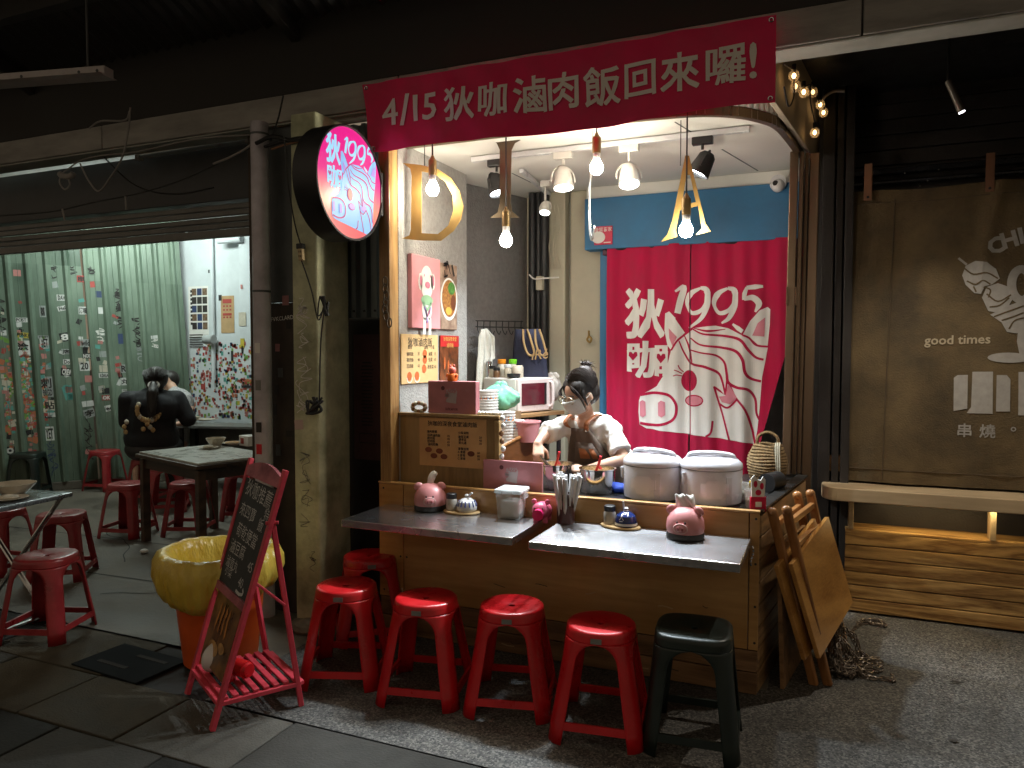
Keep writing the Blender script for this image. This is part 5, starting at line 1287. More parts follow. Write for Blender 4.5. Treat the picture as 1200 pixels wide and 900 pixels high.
for s in (-1, 1): MB().ell((s*.012, 0, .083), (.006, .005, .009), 8, 6).build('ear', m_toy, fg, True); MB().ell((s*.028, -.004, .03), (.009, .009, .012), 8, 6).build('arm', MATS['toy_orange'], fg, True)
wr = thing('bead_wreath', 'small wreath of brown and white beads on the menu board', 'wreath', at(491, 476, 3.69))
wr.location.z = ZT+hm+.03; TM[wr.name] = Matrix.Translation(wr.location)
for k in range(12):
    a = 2*math.pi*k/12; MB().ell((.042*math.cos(a), 0, .024*math.sin(a)), (.013,)*3, 10, 7).build('bead', (m_cream, mat('bead_brown', (.25, .12, .05), .5))[k % 2], wr, True)
for k in range(7):                                        # trim of little shells on the board edge
    x_ = 562+4.2*k; p = at(x_, 482, 3.68); s_ = thing('shell_ornament', 'tiny white shell ornament, '+('first', 'second', 'third', 'fourth', 'fifth', 'sixth', 'last')[k]+' in the row beside the pink box sign', 'ornament', (p.x, p.y, ZT+hm+.001), group='shell ornaments on the menu board')
    MB().ell((0, 0, .010), (.013, .012, .011), 10, 6).build('shell', m_paper, s_, True)
hb = thing('bead_garland', 'string of white and brown beads hanging at the end of the menu board', 'garland', at(588, 500, 3.66))
for k in range(9):
    p = at(588.5+1.2*math.sin(k*2), 490+9.0*k, 3.645); MB().ell(p, (.014, .012, .016), 10, 7).build('bead', (m_paper, MATS['bead_brown'])[(k//2) % 2 if k < 4 else 0], hb, True, world=True)

# shop pots with ladles
def pot(label, x, y, Y, r, h):
    p = at(x, y, Y); t = thing('steel_pot', label, 'pot', (p.x, p.y, ZT), group='steel pots on the counter')
    MB().lathe([(r*.96, 0), (r, .008), (r, h), (r*1.06, h+.004), (r*1.06, h+.009), (r*.97, h+.008), (r*.97, .02), (0, .015)], n=40, cap=False).build('pot_body', m_chrome, t, True)
    MB().lathe([(0, h*.8), (r*.965, h*.8)], n=30, cap=False).build('food', mat('stew', (.28, .12, .04), .3, var=.5, scale=40, col2=(.5, .3, .12)), t, True)
    MB().tube(smoothline([(-.3*r, .2*r, h*.6), (.1*r, -.1*r, h+.03), (.25*r, -.2*r, h+.075)]), .007, 8).build('ladle_handle', mat('red_handle', (.5, .01, .02), .4), t, True)
pot('steel pot with red ladle behind the straw holder', 652, 568, 3.86, .095, .125)
pot('steel pot with red ladle beside the first rice cooker', 700, 568, 3.82, .094, .120)
cr_ = thing('white_crock', 'round tub of toppings in front of the cook', 'tub', at(657, 552, 4.02)); cr_.location.z = ZT; TM[cr_.name] = Matrix.Translation(cr_.location)
MB().lathe([(.09, 0), (.10, .08), (.104, .08), (.095, .08), (.088, .06), (0, .07)], n=30, cap=False).build('tub', mat('fried_topping', (.62, .42, .2), .6, var=.4, scale=40), cr_, True)
bk = thing('black_pan', 'black square pan behind the pots', 'pan', at(653, 545, 4.05)); bk.location.z = ZT+.002; TM[bk.name] = Matrix.Translation(bk.location); bk.rotation_euler.z = R(-8)
MB().box((0, 0, .05), (.20, .10, .10)).build('pan_body', m_black, bk, bevel=.02, seg=4); MB().tube(smoothline([(-.09, -.05, .1), (-.07, -.055, .115), (.07, -.055, .115), (.09, -.05, .1)]), .006, 6).build('pan_rim', m_greypanel, bk, True)
# rice cookers
m_rc = mat('cooker_white', (.64, .64, .69), .22, var=.03, coat=.3)
def cooker(label, x, y, Y, rz):
    p = at(x, y, Y); t = thing('rice_cooker', label, 'rice cooker', (p.x, p.y, ZT), rz, group='rice cookers on the counter'); t.scale = (1, 1, .80)
    MB().lathe([(.135, 0), (.146, .01), (.15, .06), (.151, .20), (.148, .215)], n=48).build('cooker_body', m_rc, t, True)
    MB().lathe([(.151, .216), (.153, .224), (.150, .245), (.13, .268), (.09, .28), (0, .284)], n=48, cap=False).build('lid', m_rc, t, True)
    MB().lathe([(.1505, .212), (.1515, .215), (.1505, .218)], n=48, cap=False).build('seam', m_greypanel, t, True)
    MB().tube(smoothline([(-.11, .02, .268), (-.09, .01, .295), (0, -.01, .305), (.09, .0, .292), (.11, .01, .268)]), [.016]*12+[.016]*13, 10).build('handle', m_rc, t, True)
    MB().lathe([(.02, 0), (.02, .012), (.012, .016)], (.05, .05, .28), n=14).build('steam_vent', m_rc, t, True)
    MB().box((.06, -.085, .268), (.022, .012, .008)).build('red_button', mat('button_red', (.7, .05, .03), .4), t)
    # control panel, a curved plate set into the front
    vs = []; fs = []
    for i in range(13):
        a = R(-112+i*4.2)
        for z_ in (.05, .16): vs.append((.1535*math.cos(a), .1535*math.sin(a), z_+(.0 if 2 < i < 10 else (.03 if z_ < .1 else -.02))))
    for i in range(12): fs.append((2*i, 2*i+2, 2*i+3, 2*i+1))
    MB().add(vs, fs).build('control_panel', mat('panel_pearl', (.72, .70, .76), .12, var=.04, coat=.5), t, True)
    a = R(-150); MB().box((.148*math.cos(a), .148*math.sin(a), .16), (.03, .02, .07), a).build('side_latch', m_rc, t, bevel=.004)
    for k in range(3): MB().box((.151*math.cos(R(-60+180*k)), .151*math.sin(R(-60+180*k)), .10), (.004, .03, .16), R(-60+180*k)).build('body_seam', mat('pearl_grey', (.5, .5, .53), .3), t, bevel=.001) if k < 1 else None
cooker('white rice cooker nearer the cook', 765, 575, 3.80, R(-10)); cooker('white rice cooker nearer the right end of the counter', 833, 580, 3.80, R(12))
bt = thing('blue_cloth', 'folded blue cloth between the pot and the rice cooker', 'cloth', at(722, 580, 3.86)); bt.location.z = ZT; TM[bt.name] = Matrix.Translation(bt.location)
MB().ell((0, 0, .02), (.06, .05, .03), 20, 10).build('cloth', mat('blue_cloth', (.02, .07, .45), .7, var=.3, scale=12, bump=.4, bscale=30), bt, True)
# glasses, lemon sauce and a red card by the cooker
for k, (x, y, Y, l) in enumerate(((880, 588, 3.72, 'clear plastic cup nearest the red card'), (873, 583, 3.90, 'clear plastic cup tucked behind the rice cooker'), (886, 577, 4.0, 'clear plastic cup at the back near the yellow bottle'))):
    p = at(x, y, Y); g_ = thing('plastic_cup', l, 'cup', (p.x, p.y, ZT), group='plastic cups')
    MB().lathe([(.024, 0), (.032, .085), (.034, .086), (.030, .086), (.022, .004), (0, .003)], n=20, cap=False).build('cup', glass('clear_plastic', (.9, .9, .9), .08, .4), g_, True)
    MB().lathe([(0, .01), (.024, .01), (.026, .04), (0, .045)], n=16, cap=False).build('contents', m_cream, g_, True)
p = at(881, 573, 3.86); yb = thing('yellow_bottle', 'small bottle with yellow cap behind the red card', 'bottle', (p.x, p.y, ZT))
MB().lathe([(.02, 0), (.022, .05), (.010, .075)], n=16).build('bottle_body', m_jw, yb, True); MB().lathe([(.012, .072), (.014, .10), (.006, .112)], n=12).build('cap', mat('cap_yellow', (.75, .48, .02), .4), yb, True)
p = at(906, 556, 4.2); bc = thing('black_canister', 'round black canister lying at the end of the counter', 'canister', (p.x, p.y, ZT))
MB().cyl((-.03, -.05, .05), (.02, .07, .05), .05, n=24).build('canister_body', m_black, bc, True)
rcard = thing('red_card_stand', 'small white and red card with a heart on the counter corner', 'card', at(888, 600, 3.64), R(25)); rcard.location.z = ZT; TM[rcard.name] = Matrix.Translation(rcard.location) @ Matrix.Rotation(R(25), 4, 'Z')
MB().box((0, 0, .035), (.075, .014, .07)).build('red_base', mat('card_red', (.60, .01, .06), .4), rcard, bevel=.003)
me_pts = [(-.03, .06), (.03, .06), (.034, .15), (.022, .165), (.010, .145), (-.004, .150), (-.020, .172), (-.034, .155)]
MB().prism([(a, b) for a, b in me_pts], -.003, .003, Matrix.Rotation(R(90), 4, 'X') @ Matrix.Identity(4)).build('white_card', m_paper, rcard)
Mr = TM[rcard.name]
decal('print', [ell2d(-.014, .13, .009, .016, 14), ell2d(.016, .12, .009, .016, 14), ell2d(0, .09, .014, .014, 14)], MATS['card_red'], rcard, lambda a, b: Mr @ Vector((a, -.0045, b)))
decal('print', [rect2d(0, .035, .03, .025)], m_paper, rcard, lambda a, b: Mr @ Vector((a, -.0085, b)))

# ================================================================ ON THE STEEL SHELVES
def pig_box(label, x, y, rz):
    p = atz(x, y, ZS); t = thing('pig_tissue_box', label, 'tissue box', (p.x, p.y, ZS+.001), rz, group='pink pig tissue boxes')
    MB().lathe([(.082, 0), (.086, .004), (.086, .024), (.082, .03)], n=40).build('black_base', m_black, t, True)
    MB().lathe([(.083, .028), (.087, .05), (.083, .085), (.068, .115), (.045, .135), (.02, .142), (0, .143)], n=44, cap=False).build('pig_body', m_pink, t, True)
    for s in (-1, 1):
        MB().ell((s*.062, -.012, .128), (.026, .012, .022), 14, 8, rot=Matrix.Rotation(R(s*35), 3, 'Y')).build('ear', m_pink, t, True)
        MB().ell((s*.018, -.080, .083), (.005, .004, .006), 8, 6).build('eye', m_ink, t, True)
        ns = MB().ell((s*.010, -.098, .058), (.005, .003, .008), 8, 6).build('nostril', mat('nostril', (.35, .09, .1), .5), t, True)
    MB().ell((0, -.085, .058), (.031, .014, .021), 20, 10).build('snout', m_pink, t, True)
    MB().tube([(.031*math.cos(a), -.0885, .058+.021*math.sin(a)) for a in [2*math.pi*i/20 for i in range(20)]], .0035, 6, closed=True).build('snout_rim', mat('pale_pink', (.75, .45, .44), .5), t, True)
    decal('base_lettering', [move2(text2d('CHARMING', .011, .0008), 0, 0)], m_greypanel, t, lambda a, b: (math.sin(a/.0865)*.0868, -math.cos(a/.0865)*.0868, .013+b), world=False)
    return t
t = pig_box('pink pig tissue box on the left-hand steel shelf by the menu board', 504, 597, R(28))
MB().tube(smoothline([(0, .02, .12), (.006, .025, .16), (.02, .03, .185), (.035, .03, .178)]), [.014, .016, .017, .018, .018, .018, .02, .02, .02, .02, .02, .02, .02, .02, .018, .016, .014, .012, .008], 10).build('tissue', m_paper, t, True)
t = pig_box('pink pig tissue box on the right-hand steel shelf below the cookers', 803, 630, R(-4))
vs = []; fs = []
for j in range(5):
    for i in range(13): vs.append((-.05+.1*i/12*(1-.05*j), .01+.012*math.sin(i*.9+j), .132+.016*j+.004*math.sin(i*1.7)))
for j in range(4):
    for i in range(12): fs.append((j*13+i, j*13+i+1, (j+1)*13+i+1, (j+1)*13+i))
MB().add(vs, fs).build('tissue', m_paper, t, True, solid=.003, ang=80)
def condiments(label, x, y, m_pot, mark, rz):
    p = atz(x, y, ZS); t = thing('condiment_set', label, 'condiment set', (p.x, p.y, ZS+.001), rz, group='condiment sets on the shelves')
    MB().lathe([(.03, 0), (.1, 0), (.104, .006), (.1, .012), (.03, .011)], n=36, M=Matrix.Scale(.66, 4, (0, 1, 0))).build('bamboo_tray', wood('bamboo', (.40, .24, .09), (.55, .36, .16), 'X', 3, .5), t, True)
    MB().lathe([(.028, .012), (.030, .02), (.030, .066), (.024, .076)], (-.058, 0, 0), n=24).build('shaker_glass', mat('shaker_grey', (.45, .42, .38), .15, var=.3, scale=30), t, True)
    MB().lathe([(.027, .074), (.028, .08), (.028, .098), (.024, .101)], (-.058, 0, 0), n=24).build('shaker_cap', m_black, t, True)
    MB().lathe([(.046, .012), (.052, .02), (.054, .034), (.046, .062), (.026, .078), (.012, .084)], (.03, 0, 0), n=32).build('sugar_pot', m_pot, t, True)
    MB().lathe([(.013, .083), (.008, .088), (.012, .096), (.006, .102)], (.03, 0, 0), n=14).build('lid_knob', m_white, t, True)
    MB().tube([(.03, 0, .08), (.055, -.01, .105), (.066, -.012, .112)] if mark == 0 else [(.022, 0, .08), (.018, -.004, .115), (.016, -.004, .13)], .005, 8).build('spoon', m_white, t, True)
    if mark == 0:
        for k in range(14):
            a = 2*math.pi*k/14
            MB().tube([(.03+.0535*math.cos(a), .0535*math.sin(a), .040), (.03+.041*math.cos(a), .041*math.sin(a), .068)], .0042, 5).build('stripe', mat('stripe_blue', (.05, .07, .25), .3), t, True)
    else:
        fn = lambda a, b: (.03+a, -.0545+abs(b)*.25+a*a*8, .046+b)
        decal('print', [stroke2d([(-.018, -.012), (.0, .018), (.018, -.012)], .004, 1, True), stroke2d([(-.008, -.006), (.008, -.004)], .004, 1)], m_white, t, lambda a, b: fn(a, b), world=False)
        MB().lathe([(.0545, .018), (.055, .024), (.0545, .03)], (.03, 0, 0), n=32, cap=False).build('white_band', m_white, t, True)
condiments('shaker and white striped pot on a bamboo tray', 541, 601, m_white, 0, R(4))
condiments('shaker and dark blue pot on a bamboo tray', 727, 618, mat('pot_blue', (.012, .03, .14), .15, var=.1, coat=.5), 1, R(-12))
p = atz(600, 606, ZS); cb_ = thing('storage_box', 'clear plastic storage box with clip lid on the left-hand shelf', 'storage box', (p.x, p.y, ZS+.001), R(3))
m_cl = glass('frosted_plastic', (.90, .92, .91), .12, .30)
mb = MB(); a0, a1, h0 = .060, .066, .135
for z, q in ((.0, a0), (h0, a1)): pass
mb.add([(-a0, -a0, 0), (a0, -a0, 0), (a0, a0, 0), (-a0, a0, 0), (-a1, -a1, h0), (a1, -a1, h0), (a1, a1, h0), (-a1, a1, h0)], [(0, 3, 2, 1), (0, 1, 5, 4), (1, 2, 6, 5), (2, 3, 7, 6), (3, 0, 4, 7)])
mb.build('box_body', m_cl, cb_, bevel=.008, seg=3)
box('box_lid', (0, 0, .142), (.148, .148, .022), glass('lid_plastic', (.78, .84, .86), .2, .75), cb_, bevel=.008)
for s in (-1, 1): box('clip', (s*.076, 0, .125), (.006, .06, .045), m_cl, cb_, bevel=.002); box('clip', (0, s*.076, .125), (.06, .006, .045), m_cl, cb_, bevel=.002)
MB().box((0, 0, .05), (.1, .1, .09)).build('sachets', mat('sachet', (.78, .76, .70), .6, var=.25, scale=25, bump=.5, bscale=30), cb_, bevel=.02)
# small pink pig money box
p = atz(634, 612, ZS); pg = thing('pig_money_box', 'small round pink pig money box with a bright snout', 'money box', (p.x, p.y, ZS+.001), R(8))
MB().ell((0, .03, .052), (.05, .062, .046), 24, 14).build('pig_body', mat('bright_pink', (.70, .14, .24), .35, coat=.2), pg, True)
MB().ell((0, -.015, .062), (.043, .04, .042), 20, 12).build('pig_head', MATS['bright_pink'], pg, True)
MB().cyl((0, -.05, .052), (0, -.078, .050), .026, .027, n=24).build('snout', mat('hot_pink', (.80, .02, .16), .35), pg, True)
for s in (-1, 1):
    MB().ell((s*.034, -.005, .104), (.014, .008, .014), 10, 7).build('ear', MATS['bright_pink'], pg, True); MB().ell((s*.020, -.052, .078), (.004, .003, .005), 8, 6).build('eye', m_ink, pg, True)
    for q in (-.01, .07): MB().cyl((s*.025, q, 0), (s*.025, q, .03), .013, n=10).build('leg', MATS['bright_pink'], pg, True)
# straw holder
p = atz(663, 613, ZS); SK_ = 1.42; st = thing('straw_holder', 'brown cup full of paper-wrapped straws', 'straw holder', (p.x, p.y, ZS+.001))
MB().lathe([(r_*1.24, z_*1.62) for r_, z_ in [(.034, 0), (.036, .006), (.038, .092), (.034, .092), (.032, .01), (0, .008)]], n=28, cap=False).build('cup', mat('cup_brown', (.06, .015, .01), .3, var=.2, coat=.2), st, True)
rng = random.Random(6)
for k in range(62):
    a = rng.uniform(0, 6.28); r_ = .026*math.sqrt(rng.uniform(.15, 1)); tx_, ty_ = r_*math.cos(a), r_*math.sin(a); f_ = rng.uniform(1.9, 2.3)
    MB().tube([(tx_*SK_, ty_*SK_, .03), (tx_*f_*SK_, ty_*f_*SK_, (.172+rng.uniform(-.012, .01))*1.38)], .0072, 6).build('straw', (mat('straw_white', (.86, .86, .86), .7, var=.03), mat('straw_wrap', (.76, .80, .86), .7), MATS['straw_white'], mat('straw_grey', (.68, .62, .58), .7))[k % 4], st, True)

# ================================================================ STOOLS
def make_stool(label, m, group, sq=0.0, h=.45, rt_=.143, rb=.203, sticker=True):
    t = thing('plastic_stool', label, 'stool', (0, 0, 0), 0, group)
    def pt(ang, f, inset=0.0):                            # f: 0 top .. 1 ground
        k = min(1, sq+f*1.1); base = rt_+(rb-rt_)*f**1.15-inset
        n_ = 2+k*3.2; c, s = abs(math.cos(ang)), abs(math.sin(ang))
        r = base/((c**n_+s**n_)**(1/n_))
        return Vector((r*math.cos(ang), r*math.sin(ang), h*(1-f)))
    # legs stand at the corners: 45 degrees
    F0 = .095; FR = [F0+(1-F0)*x for x in (0, .02, .05, .09, .14, .20, .28, .45, .65, .85, 1)]
    def half(f):
        x = min(1, max(0, (f-F0)/.17)); al = 16-5.5*f
        return 45-(45-al)*math.sqrt(max(0, 1-(1-x)**2))
    # seat with rolled edge, hollow centre hole and skirt
    prof = [(.016, -.012), (.016, 0.0), (.020, .002)]
    n = 56; vs = []; fs = []
    rows = []
    for r_, z_ in ((.016, -.010), (.016, .0005), (.022, .002)): rows.append([Vector((r_*math.cos(2*math.pi*i/n), r_*math.sin(2*math.pi*i/n), h+z_-.006)) for i in range(n)])
    for q, z_ in ((.55, .0015), (.88, .002), (.965, .0012)):
        rows.append([Vector((pt(2*math.pi*i/n, 0).x*q, pt(2*math.pi*i/n, 0).y*q, h+z_)) for i in range(n)])
    rows.append([pt(2*math.pi*i/n, .010) for i in range(n)])
    for f in (.04, .065, .08, F0): rows.append([pt(2*math.pi*i/n, f) for i in range(n)])
    for rw in rows: vs += rw
    for j in range(len(rows)-1):
        for i in range(n): fs.append((j*n+i, j*n+(i+1) % n, (j+1)*n+(i+1) % n, (j+1)*n+i)[::-1])
    MB().add(vs, fs).build('seat', m, t, True, solid=.004, ang=60)
    vs = []; fs = []; W = 8
    for f in FR:
        hw = half(f)
        for i in range(W+1): vs.append(pt(R(45+hw*(2*i/W-1)), f))
    for j in range(len(FR)-1):
        for i in range(W): fs.append((j*(W+1)+i, (j+1)*(W+1)+i, (j+1)*(W+1)+i+1, j*(W+1)+i+1))
    l0 = MB().add(vs, fs).build('leg', m, t, True, solid=.005, ang=60)
    f1 = .80; a, b = pt(R(45-half(f1)+1), f1, .004), pt(R(-45+half(f1)-1), f1, .004)
    f2 = .87; c, d = pt(R(45-half(f2)+1), f2, .004), pt(R(-45+half(f2)-1), f2, .004)
    s0 = MB().add([a, b, d, c], [(0, 1, 2, 3)]).build('stretcher', m, t, solid=.012)
    for k in range(1, 4):
        for o in (l0, s0):
            q = o.copy(); COL.objects.link(q); q.parent = t; q.rotation_euler = (0, 0, R(90*k))
    if sticker:
        p = pt(R(-90), .06); box('label_sticker', (0, p.y-.004, p.z), (.045, .002, .022), m_slat, t, bevel=0)
    return t
G1 = 'red stools at the counter'
proto = make_stool('red plastic stool at the far left end of the counter, in front of another', m_red, G1)
spots = [((398, 812), None, 20), ((508, 833), 'red plastic stool second from the sandwich board with a round worn spot on its seat', 12), ((607, 843), 'red plastic stool third from the sandwich board, under the gap between the shelves', 14), ((703, 875), 'red plastic stool nearest the dark green stool', 8)]
S_POS = [atz(407, 790, 0), atz(500, 810, 0), atz(600, 822, 0), atz(704, 851, 0)]
for k, (p, (_, lb, rz)) in enumerate(zip(S_POS, spots)):
    if k == 0:
        proto.location = p; proto.rotation_euler = (0, 0, R(rz)); TM[proto.name] = Matrix.Translation(p)
    else: copy_tree(proto, p, R(rz), lb)
p = atz(425, 752, 0); copy_tree(proto, p+Vector((-.03, .12, 0)), R(38), 'red plastic stool half hidden behind the first counter stool')
gs = make_stool('dark green square plastic stool at the right end of the counter', m_grn, 'dark green stools', .55, .47, .15, .195, False); gs.location = atz(812, 866, 0); gs.rotation_euler = (0, 0, R(5))
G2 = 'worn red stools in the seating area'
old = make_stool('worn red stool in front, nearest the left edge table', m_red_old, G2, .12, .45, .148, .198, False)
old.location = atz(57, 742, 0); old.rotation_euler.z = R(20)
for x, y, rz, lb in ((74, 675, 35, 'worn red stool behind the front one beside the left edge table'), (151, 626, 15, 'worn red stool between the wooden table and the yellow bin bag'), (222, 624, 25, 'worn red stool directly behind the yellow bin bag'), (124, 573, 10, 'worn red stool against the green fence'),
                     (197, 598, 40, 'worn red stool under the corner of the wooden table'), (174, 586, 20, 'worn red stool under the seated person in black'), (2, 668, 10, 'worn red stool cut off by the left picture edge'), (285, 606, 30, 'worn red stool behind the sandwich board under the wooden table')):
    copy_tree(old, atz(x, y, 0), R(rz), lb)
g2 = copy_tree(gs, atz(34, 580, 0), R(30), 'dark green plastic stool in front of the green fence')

# ================================================================ SEATING AREA FURNITURE
tcn_ = Vector((-4.74, 4.67, 0))
tb1 = thing('wooden_table', 'dark wooden table with pale top beside the column', 'table', tcn_, R(-17.5))
m_tw = wood('dark_table', (.035, .018, .010), (.085, .045, .025), 'X', 3, .4, .2); m_tt = mat('pale_laminate', (.50, .50, .46), .3, var=.15, scale=5)
box('table_top', (0, 0, .751), (1.02, .66, .018), m_tt, tb1); box('top_edge', (0, 0, .727), (1.07, .71, .03), m_tw, tb1)
for sx in (-1, 1):
    box('apron_rail', (sx*.48, 0, .665), (.025, .58, .085), m_tw, tb1); box('apron_rail', (0, sx*.30, .665), (.93, .025, .085), m_tw, tb1)
    for sy in (-1, 1): box('leg', (sx*.48, sy*.30, .35), (.06, .06, .70), m_tw, tb1)
tb2 = thing('steel_table', 'folding steel table with dishes at the left edge', 'table', (-4.52, 2.68, 0), R(6))
box('table_top', (0, 0, .745), (.80, .66, .028), mat('table_steel', (.20, .22, .24), .3, .6, var=.2), tb2, bevel=.008)
for s in (-1, 1):
    MB().tube([(.36, s*.28, .73), (-.25, s*.28, .02)], .014, 8).build('leg', m_chrome, tb2, True); MB().tube([(-.36, s*.26, .73), (.25, s*.26, .02)], .014, 8).build('leg', m_chrome, tb2, True)
MB().tube([(.25, -.26, .02), (.25, .26, .02)], .014, 8).build('foot_bar', m_chrome, tb2, True); MB().tube([(-.25, -.28, .02), (-.25, .28, .02)], .014, 8).build('foot_bar', m_chrome, tb2, True)
tb3 = thing('narrow_table', 'narrow grey table with dishes along the white wall', 'table', (-6.25, 6.62, 0), R(14))
box('table_top', (0, 0, .745), (1.5, .42, .03), mat('grey_laminate', (.16, .16, .15), .4, var=.2), tb3)
for sx in (-.6, .6):
    for sy in (-.15, .15): box('leg', (sx, sy, .365), (.035, .035, .73), m_black, tb3)
box('modesty_panel', (0, .16, .55), (1.4, .02, .3), mat('panel_grey', (.12, .13, .12), .6), tb3)
m_por = mat('porcelain_cream', (.58, .52, .42), .3, var=.12)
def bowl(nm, label, p, r, h, z=.76, m=None):
    t = thing(nm, label, nm.split('_')[-1], (p.x, p.y, z))
    MB().lathe([(r*.45, 0), (r*.5, .006), (r*.9, h*.75), (r, h), (r*.95, h), (r*.8, h*.6), (r*.4, .014), (0, .012)], n=28, cap=False).build('dish', m or m_por, t, True); return t
Zt1 = .7605
bowl('rice_bowl', 'cream bowl on the wooden table', atz(253, 523, Zt1), .085, .075, Zt1); t = bowl('side_plate', 'small plate with scraps on the near corner of the wooden table', atz(244, 526, Zt1), .085, .018, Zt1)
MB().ell((0, 0, .02), (.05, .04, .014), 12, 6).build('food_scraps', mat('scraps', (.5, .44, .34), .8, var=.4, scale=30), t, True)
t = bowl('dinner_plate', 'plate of food behind the bowl on the wooden table', atz(273, 521, Zt1), .10, .022, Zt1); MB().ell((0, 0, .02), (.07, .07, .012), 14, 6).build('food', mat('fried_food', (.4, .22, .08), .7, var=.4, scale=30), t, True)
p = atz(292, 522, Zt1); t = thing('tissue_box', 'white cardboard tissue box with red print on the wooden table', 'tissue box', (p.x, p.y, Zt1), R(-17)); box('carton', (0, 0, .045), (.15, .11, .09), m_paper, t); box('print_patch', (-.02, -.0562, .045), (.05, .002, .05), RED, t, bevel=0); box('print_patch', (-.0762, 0, .04), (.002, .07, .05), RED, t, bevel=0)
Zt2 = .7595
bowl('noodle_bowl', 'cream noodle bowl on the steel table at the left edge', atz(17, 580, Zt2), .115, .07, Zt2); t = bowl('bone_plate', 'small plate of leftovers on the steel table edge', atz(10, 586, Zt2), .10, .016, Zt2)
MB().ell((0, 0, .018), (.06, .05, .015), 12, 6).build('food_scraps', MATS['scraps'], t, True)
Zt3 = .7605
for x, y, r, h, nm, lb in ((226, 494, .09, .06, 'soup_bowl', 'bowl nearest the diners on the narrow table'), (240, 493, .15, .02, 'serving_plate', 'large plate in the middle of the narrow table'), (262, 490, .12, .09, 'serving_bowl', 'deep bowl at the wall end of the narrow table')):
    bowl(nm, lb, atz(x, y, Zt3), r, h, Zt3)
p = atz(238, 487, Zt3); t = thing('napkin_box', 'white napkin box with a paper peak on the narrow table', 'napkin box', (p.x, p.y, Zt3)); box('carton', (0, 0, .05), (.2, .12, .10), m_paper, t); MB().lathe([(.05, .1), (.02, .16), (.006, .22)], n=10).build('paper_peak', m_paper, t, True)
for k, x in enumerate((280, 286, 291)):
    p = atz(x, 490, Zt3); t = thing('drink_bottle', ('clear bottle furthest from the wall pilaster edge', 'clear bottle in the middle of three', 'clear bottle nearest the brown post')[k]+' on the narrow table', 'bottle', (p.x, p.y, Zt3), group='bottles on the narrow table')
    MB().lathe([(.03, 0), (.032, .01), (.032, .14), (.012, .18), (.012, .2)], n=16).build('bottle_body', (m_jw, GREY, CREAM)[k], t, True)

# ================================================================ PEOPLE
def remesh(mb, name, m, parent, voxel=.009, smooth=6, world=True):
    o = mb.build(name, m, parent, True, world=world, ang=180)
    md = o.modifiers.new('r', 'REMESH'); md.mode = 'VOXEL'; md.voxel_size = voxel; md.use_smooth_shade = True
    md = o.modifiers.new('s', 'SMOOTH'); md.factor = .5; md.iterations = smooth
    return o
m_skin = mat('skin', (.60, .36, .25), .5, var=.06); m_hair = mat('black_hair', (.016, .012, .010), .52, var=.5, scale=40, stretch=(1, 1, .12), bump=.6, bscale=60); m_hairb = mat('brown_hair', (.030, .017, .012), .55, var=.4)
m_tee = mat('white_tee', (.74, .71, .65), .9, var=.06, scale=9, bump=.5, bscale=16); m_apr = mat('apron_brown', (.12, .085, .066), .85, var=.2, scale=12, bump=.25, bscale=60); m_lea = mat('leather_tan', (.36, .12, .04), .6, var=.2)
def hand(mb, w, d, palm_n, side, curl=.6, L=.085):
    """palm from wrist w along d; fingers curl toward palm_n; thumb leaves on the side vector"""
    d = d.normalized(); side = (side-d*side.dot(d)).normalized(); pn = d.cross(side).normalized()
    if pn.dot(palm_n) < 0: pn = -pn
    k = w+d*L
    for q in (-1, 0, 1): mb.caps(w+side*(.014*q)+d*.005, k+side*(.022*q), .014, .0125, 8)
    for i, (q, ln) in enumerate(((1.2, .9), (.42, 1.0), (-.38, .95), (-1.15, .75))):
        b0 = k+side*(.0205*q); s1, s2 = .042*ln, .034*ln
        d1 = (d*math.cos(curl)+pn*math.sin(curl)); p1 = b0+d1*s1
        d2 = (d*math.cos(curl*2)+pn*math.sin(curl*2)); p2 = p1+d2*s2; d3 = (d*math.cos(curl*2.7)+pn*math.sin(curl*2.7)); p3 = p2+d3*.02*ln
        mb.caps(b0, p1, .0098, .0090, 7); mb.caps(p1, p2, .0090, .0082, 7); mb.caps(p2, p3, .0082, .0072, 7)
    t0 = w+d*.022+side*.02; t1 = t0+(side*.8+d*.7+pn*.35).normalized()*.045; t2 = t1+(d*.9+pn*.5+side*.1).normalized()*.032
    mb.caps(t0, t1, .013, .0105, 8); mb.caps(t1, t2, .0105, .0085, 8)

# --- the cook
ck = thing('person', 'cook in white t-shirt, brown apron, mask and glasses bending over the pots', 'person', (-1.18, 4.26, 0))
PEL = Vector((-1.21, 4.34, .85)); CHE = Vector((-1.28, 4.22, 1.10)); HEAD = at(679, 462, 4.05)
HEAD = Vector((HEAD.x, HEAD.y, HEAD.z))
NECK = CHE.lerp(HEAD, .45)
SHR, SHL = at(660, 499, 4.13), at(713, 499, 4.16)        # her right and left shoulders as seen left and right in view
ELR, ELL = at(640, 508, 3.99), at(731, 538, 4.06)
WRR, WRL = at(630, 520, 3.90), at(686, 551, 3.93)
face = Vector((-.46, -.74, -.46)).normalized(); hup = Vector((-.25, -.40, .0)); hup = (Vector((0, 0, 1))-face*face.z).normalized(); hr_ = face.cross(hup).normalized()
HM = Matrix(((hr_.x, -face.x, hup.x, HEAD.x), (hr_.y, -face.y, hup.y, HEAD.y), (hr_.z, -face.z, hup.z, HEAD.z), (0, 0, 0, 1)))   # local: x right, -y face, z up
mb = MB()
mb.ell((0, .012, .02), (.074, .092, .098), 24, 16, M=HM); mb.ell((0, -.018, -.045), (.058, .066, .07), 20, 12, M=HM); mb.ell((0, -.055, -.085), (.028, .026, .022), 12, 8, M=HM)
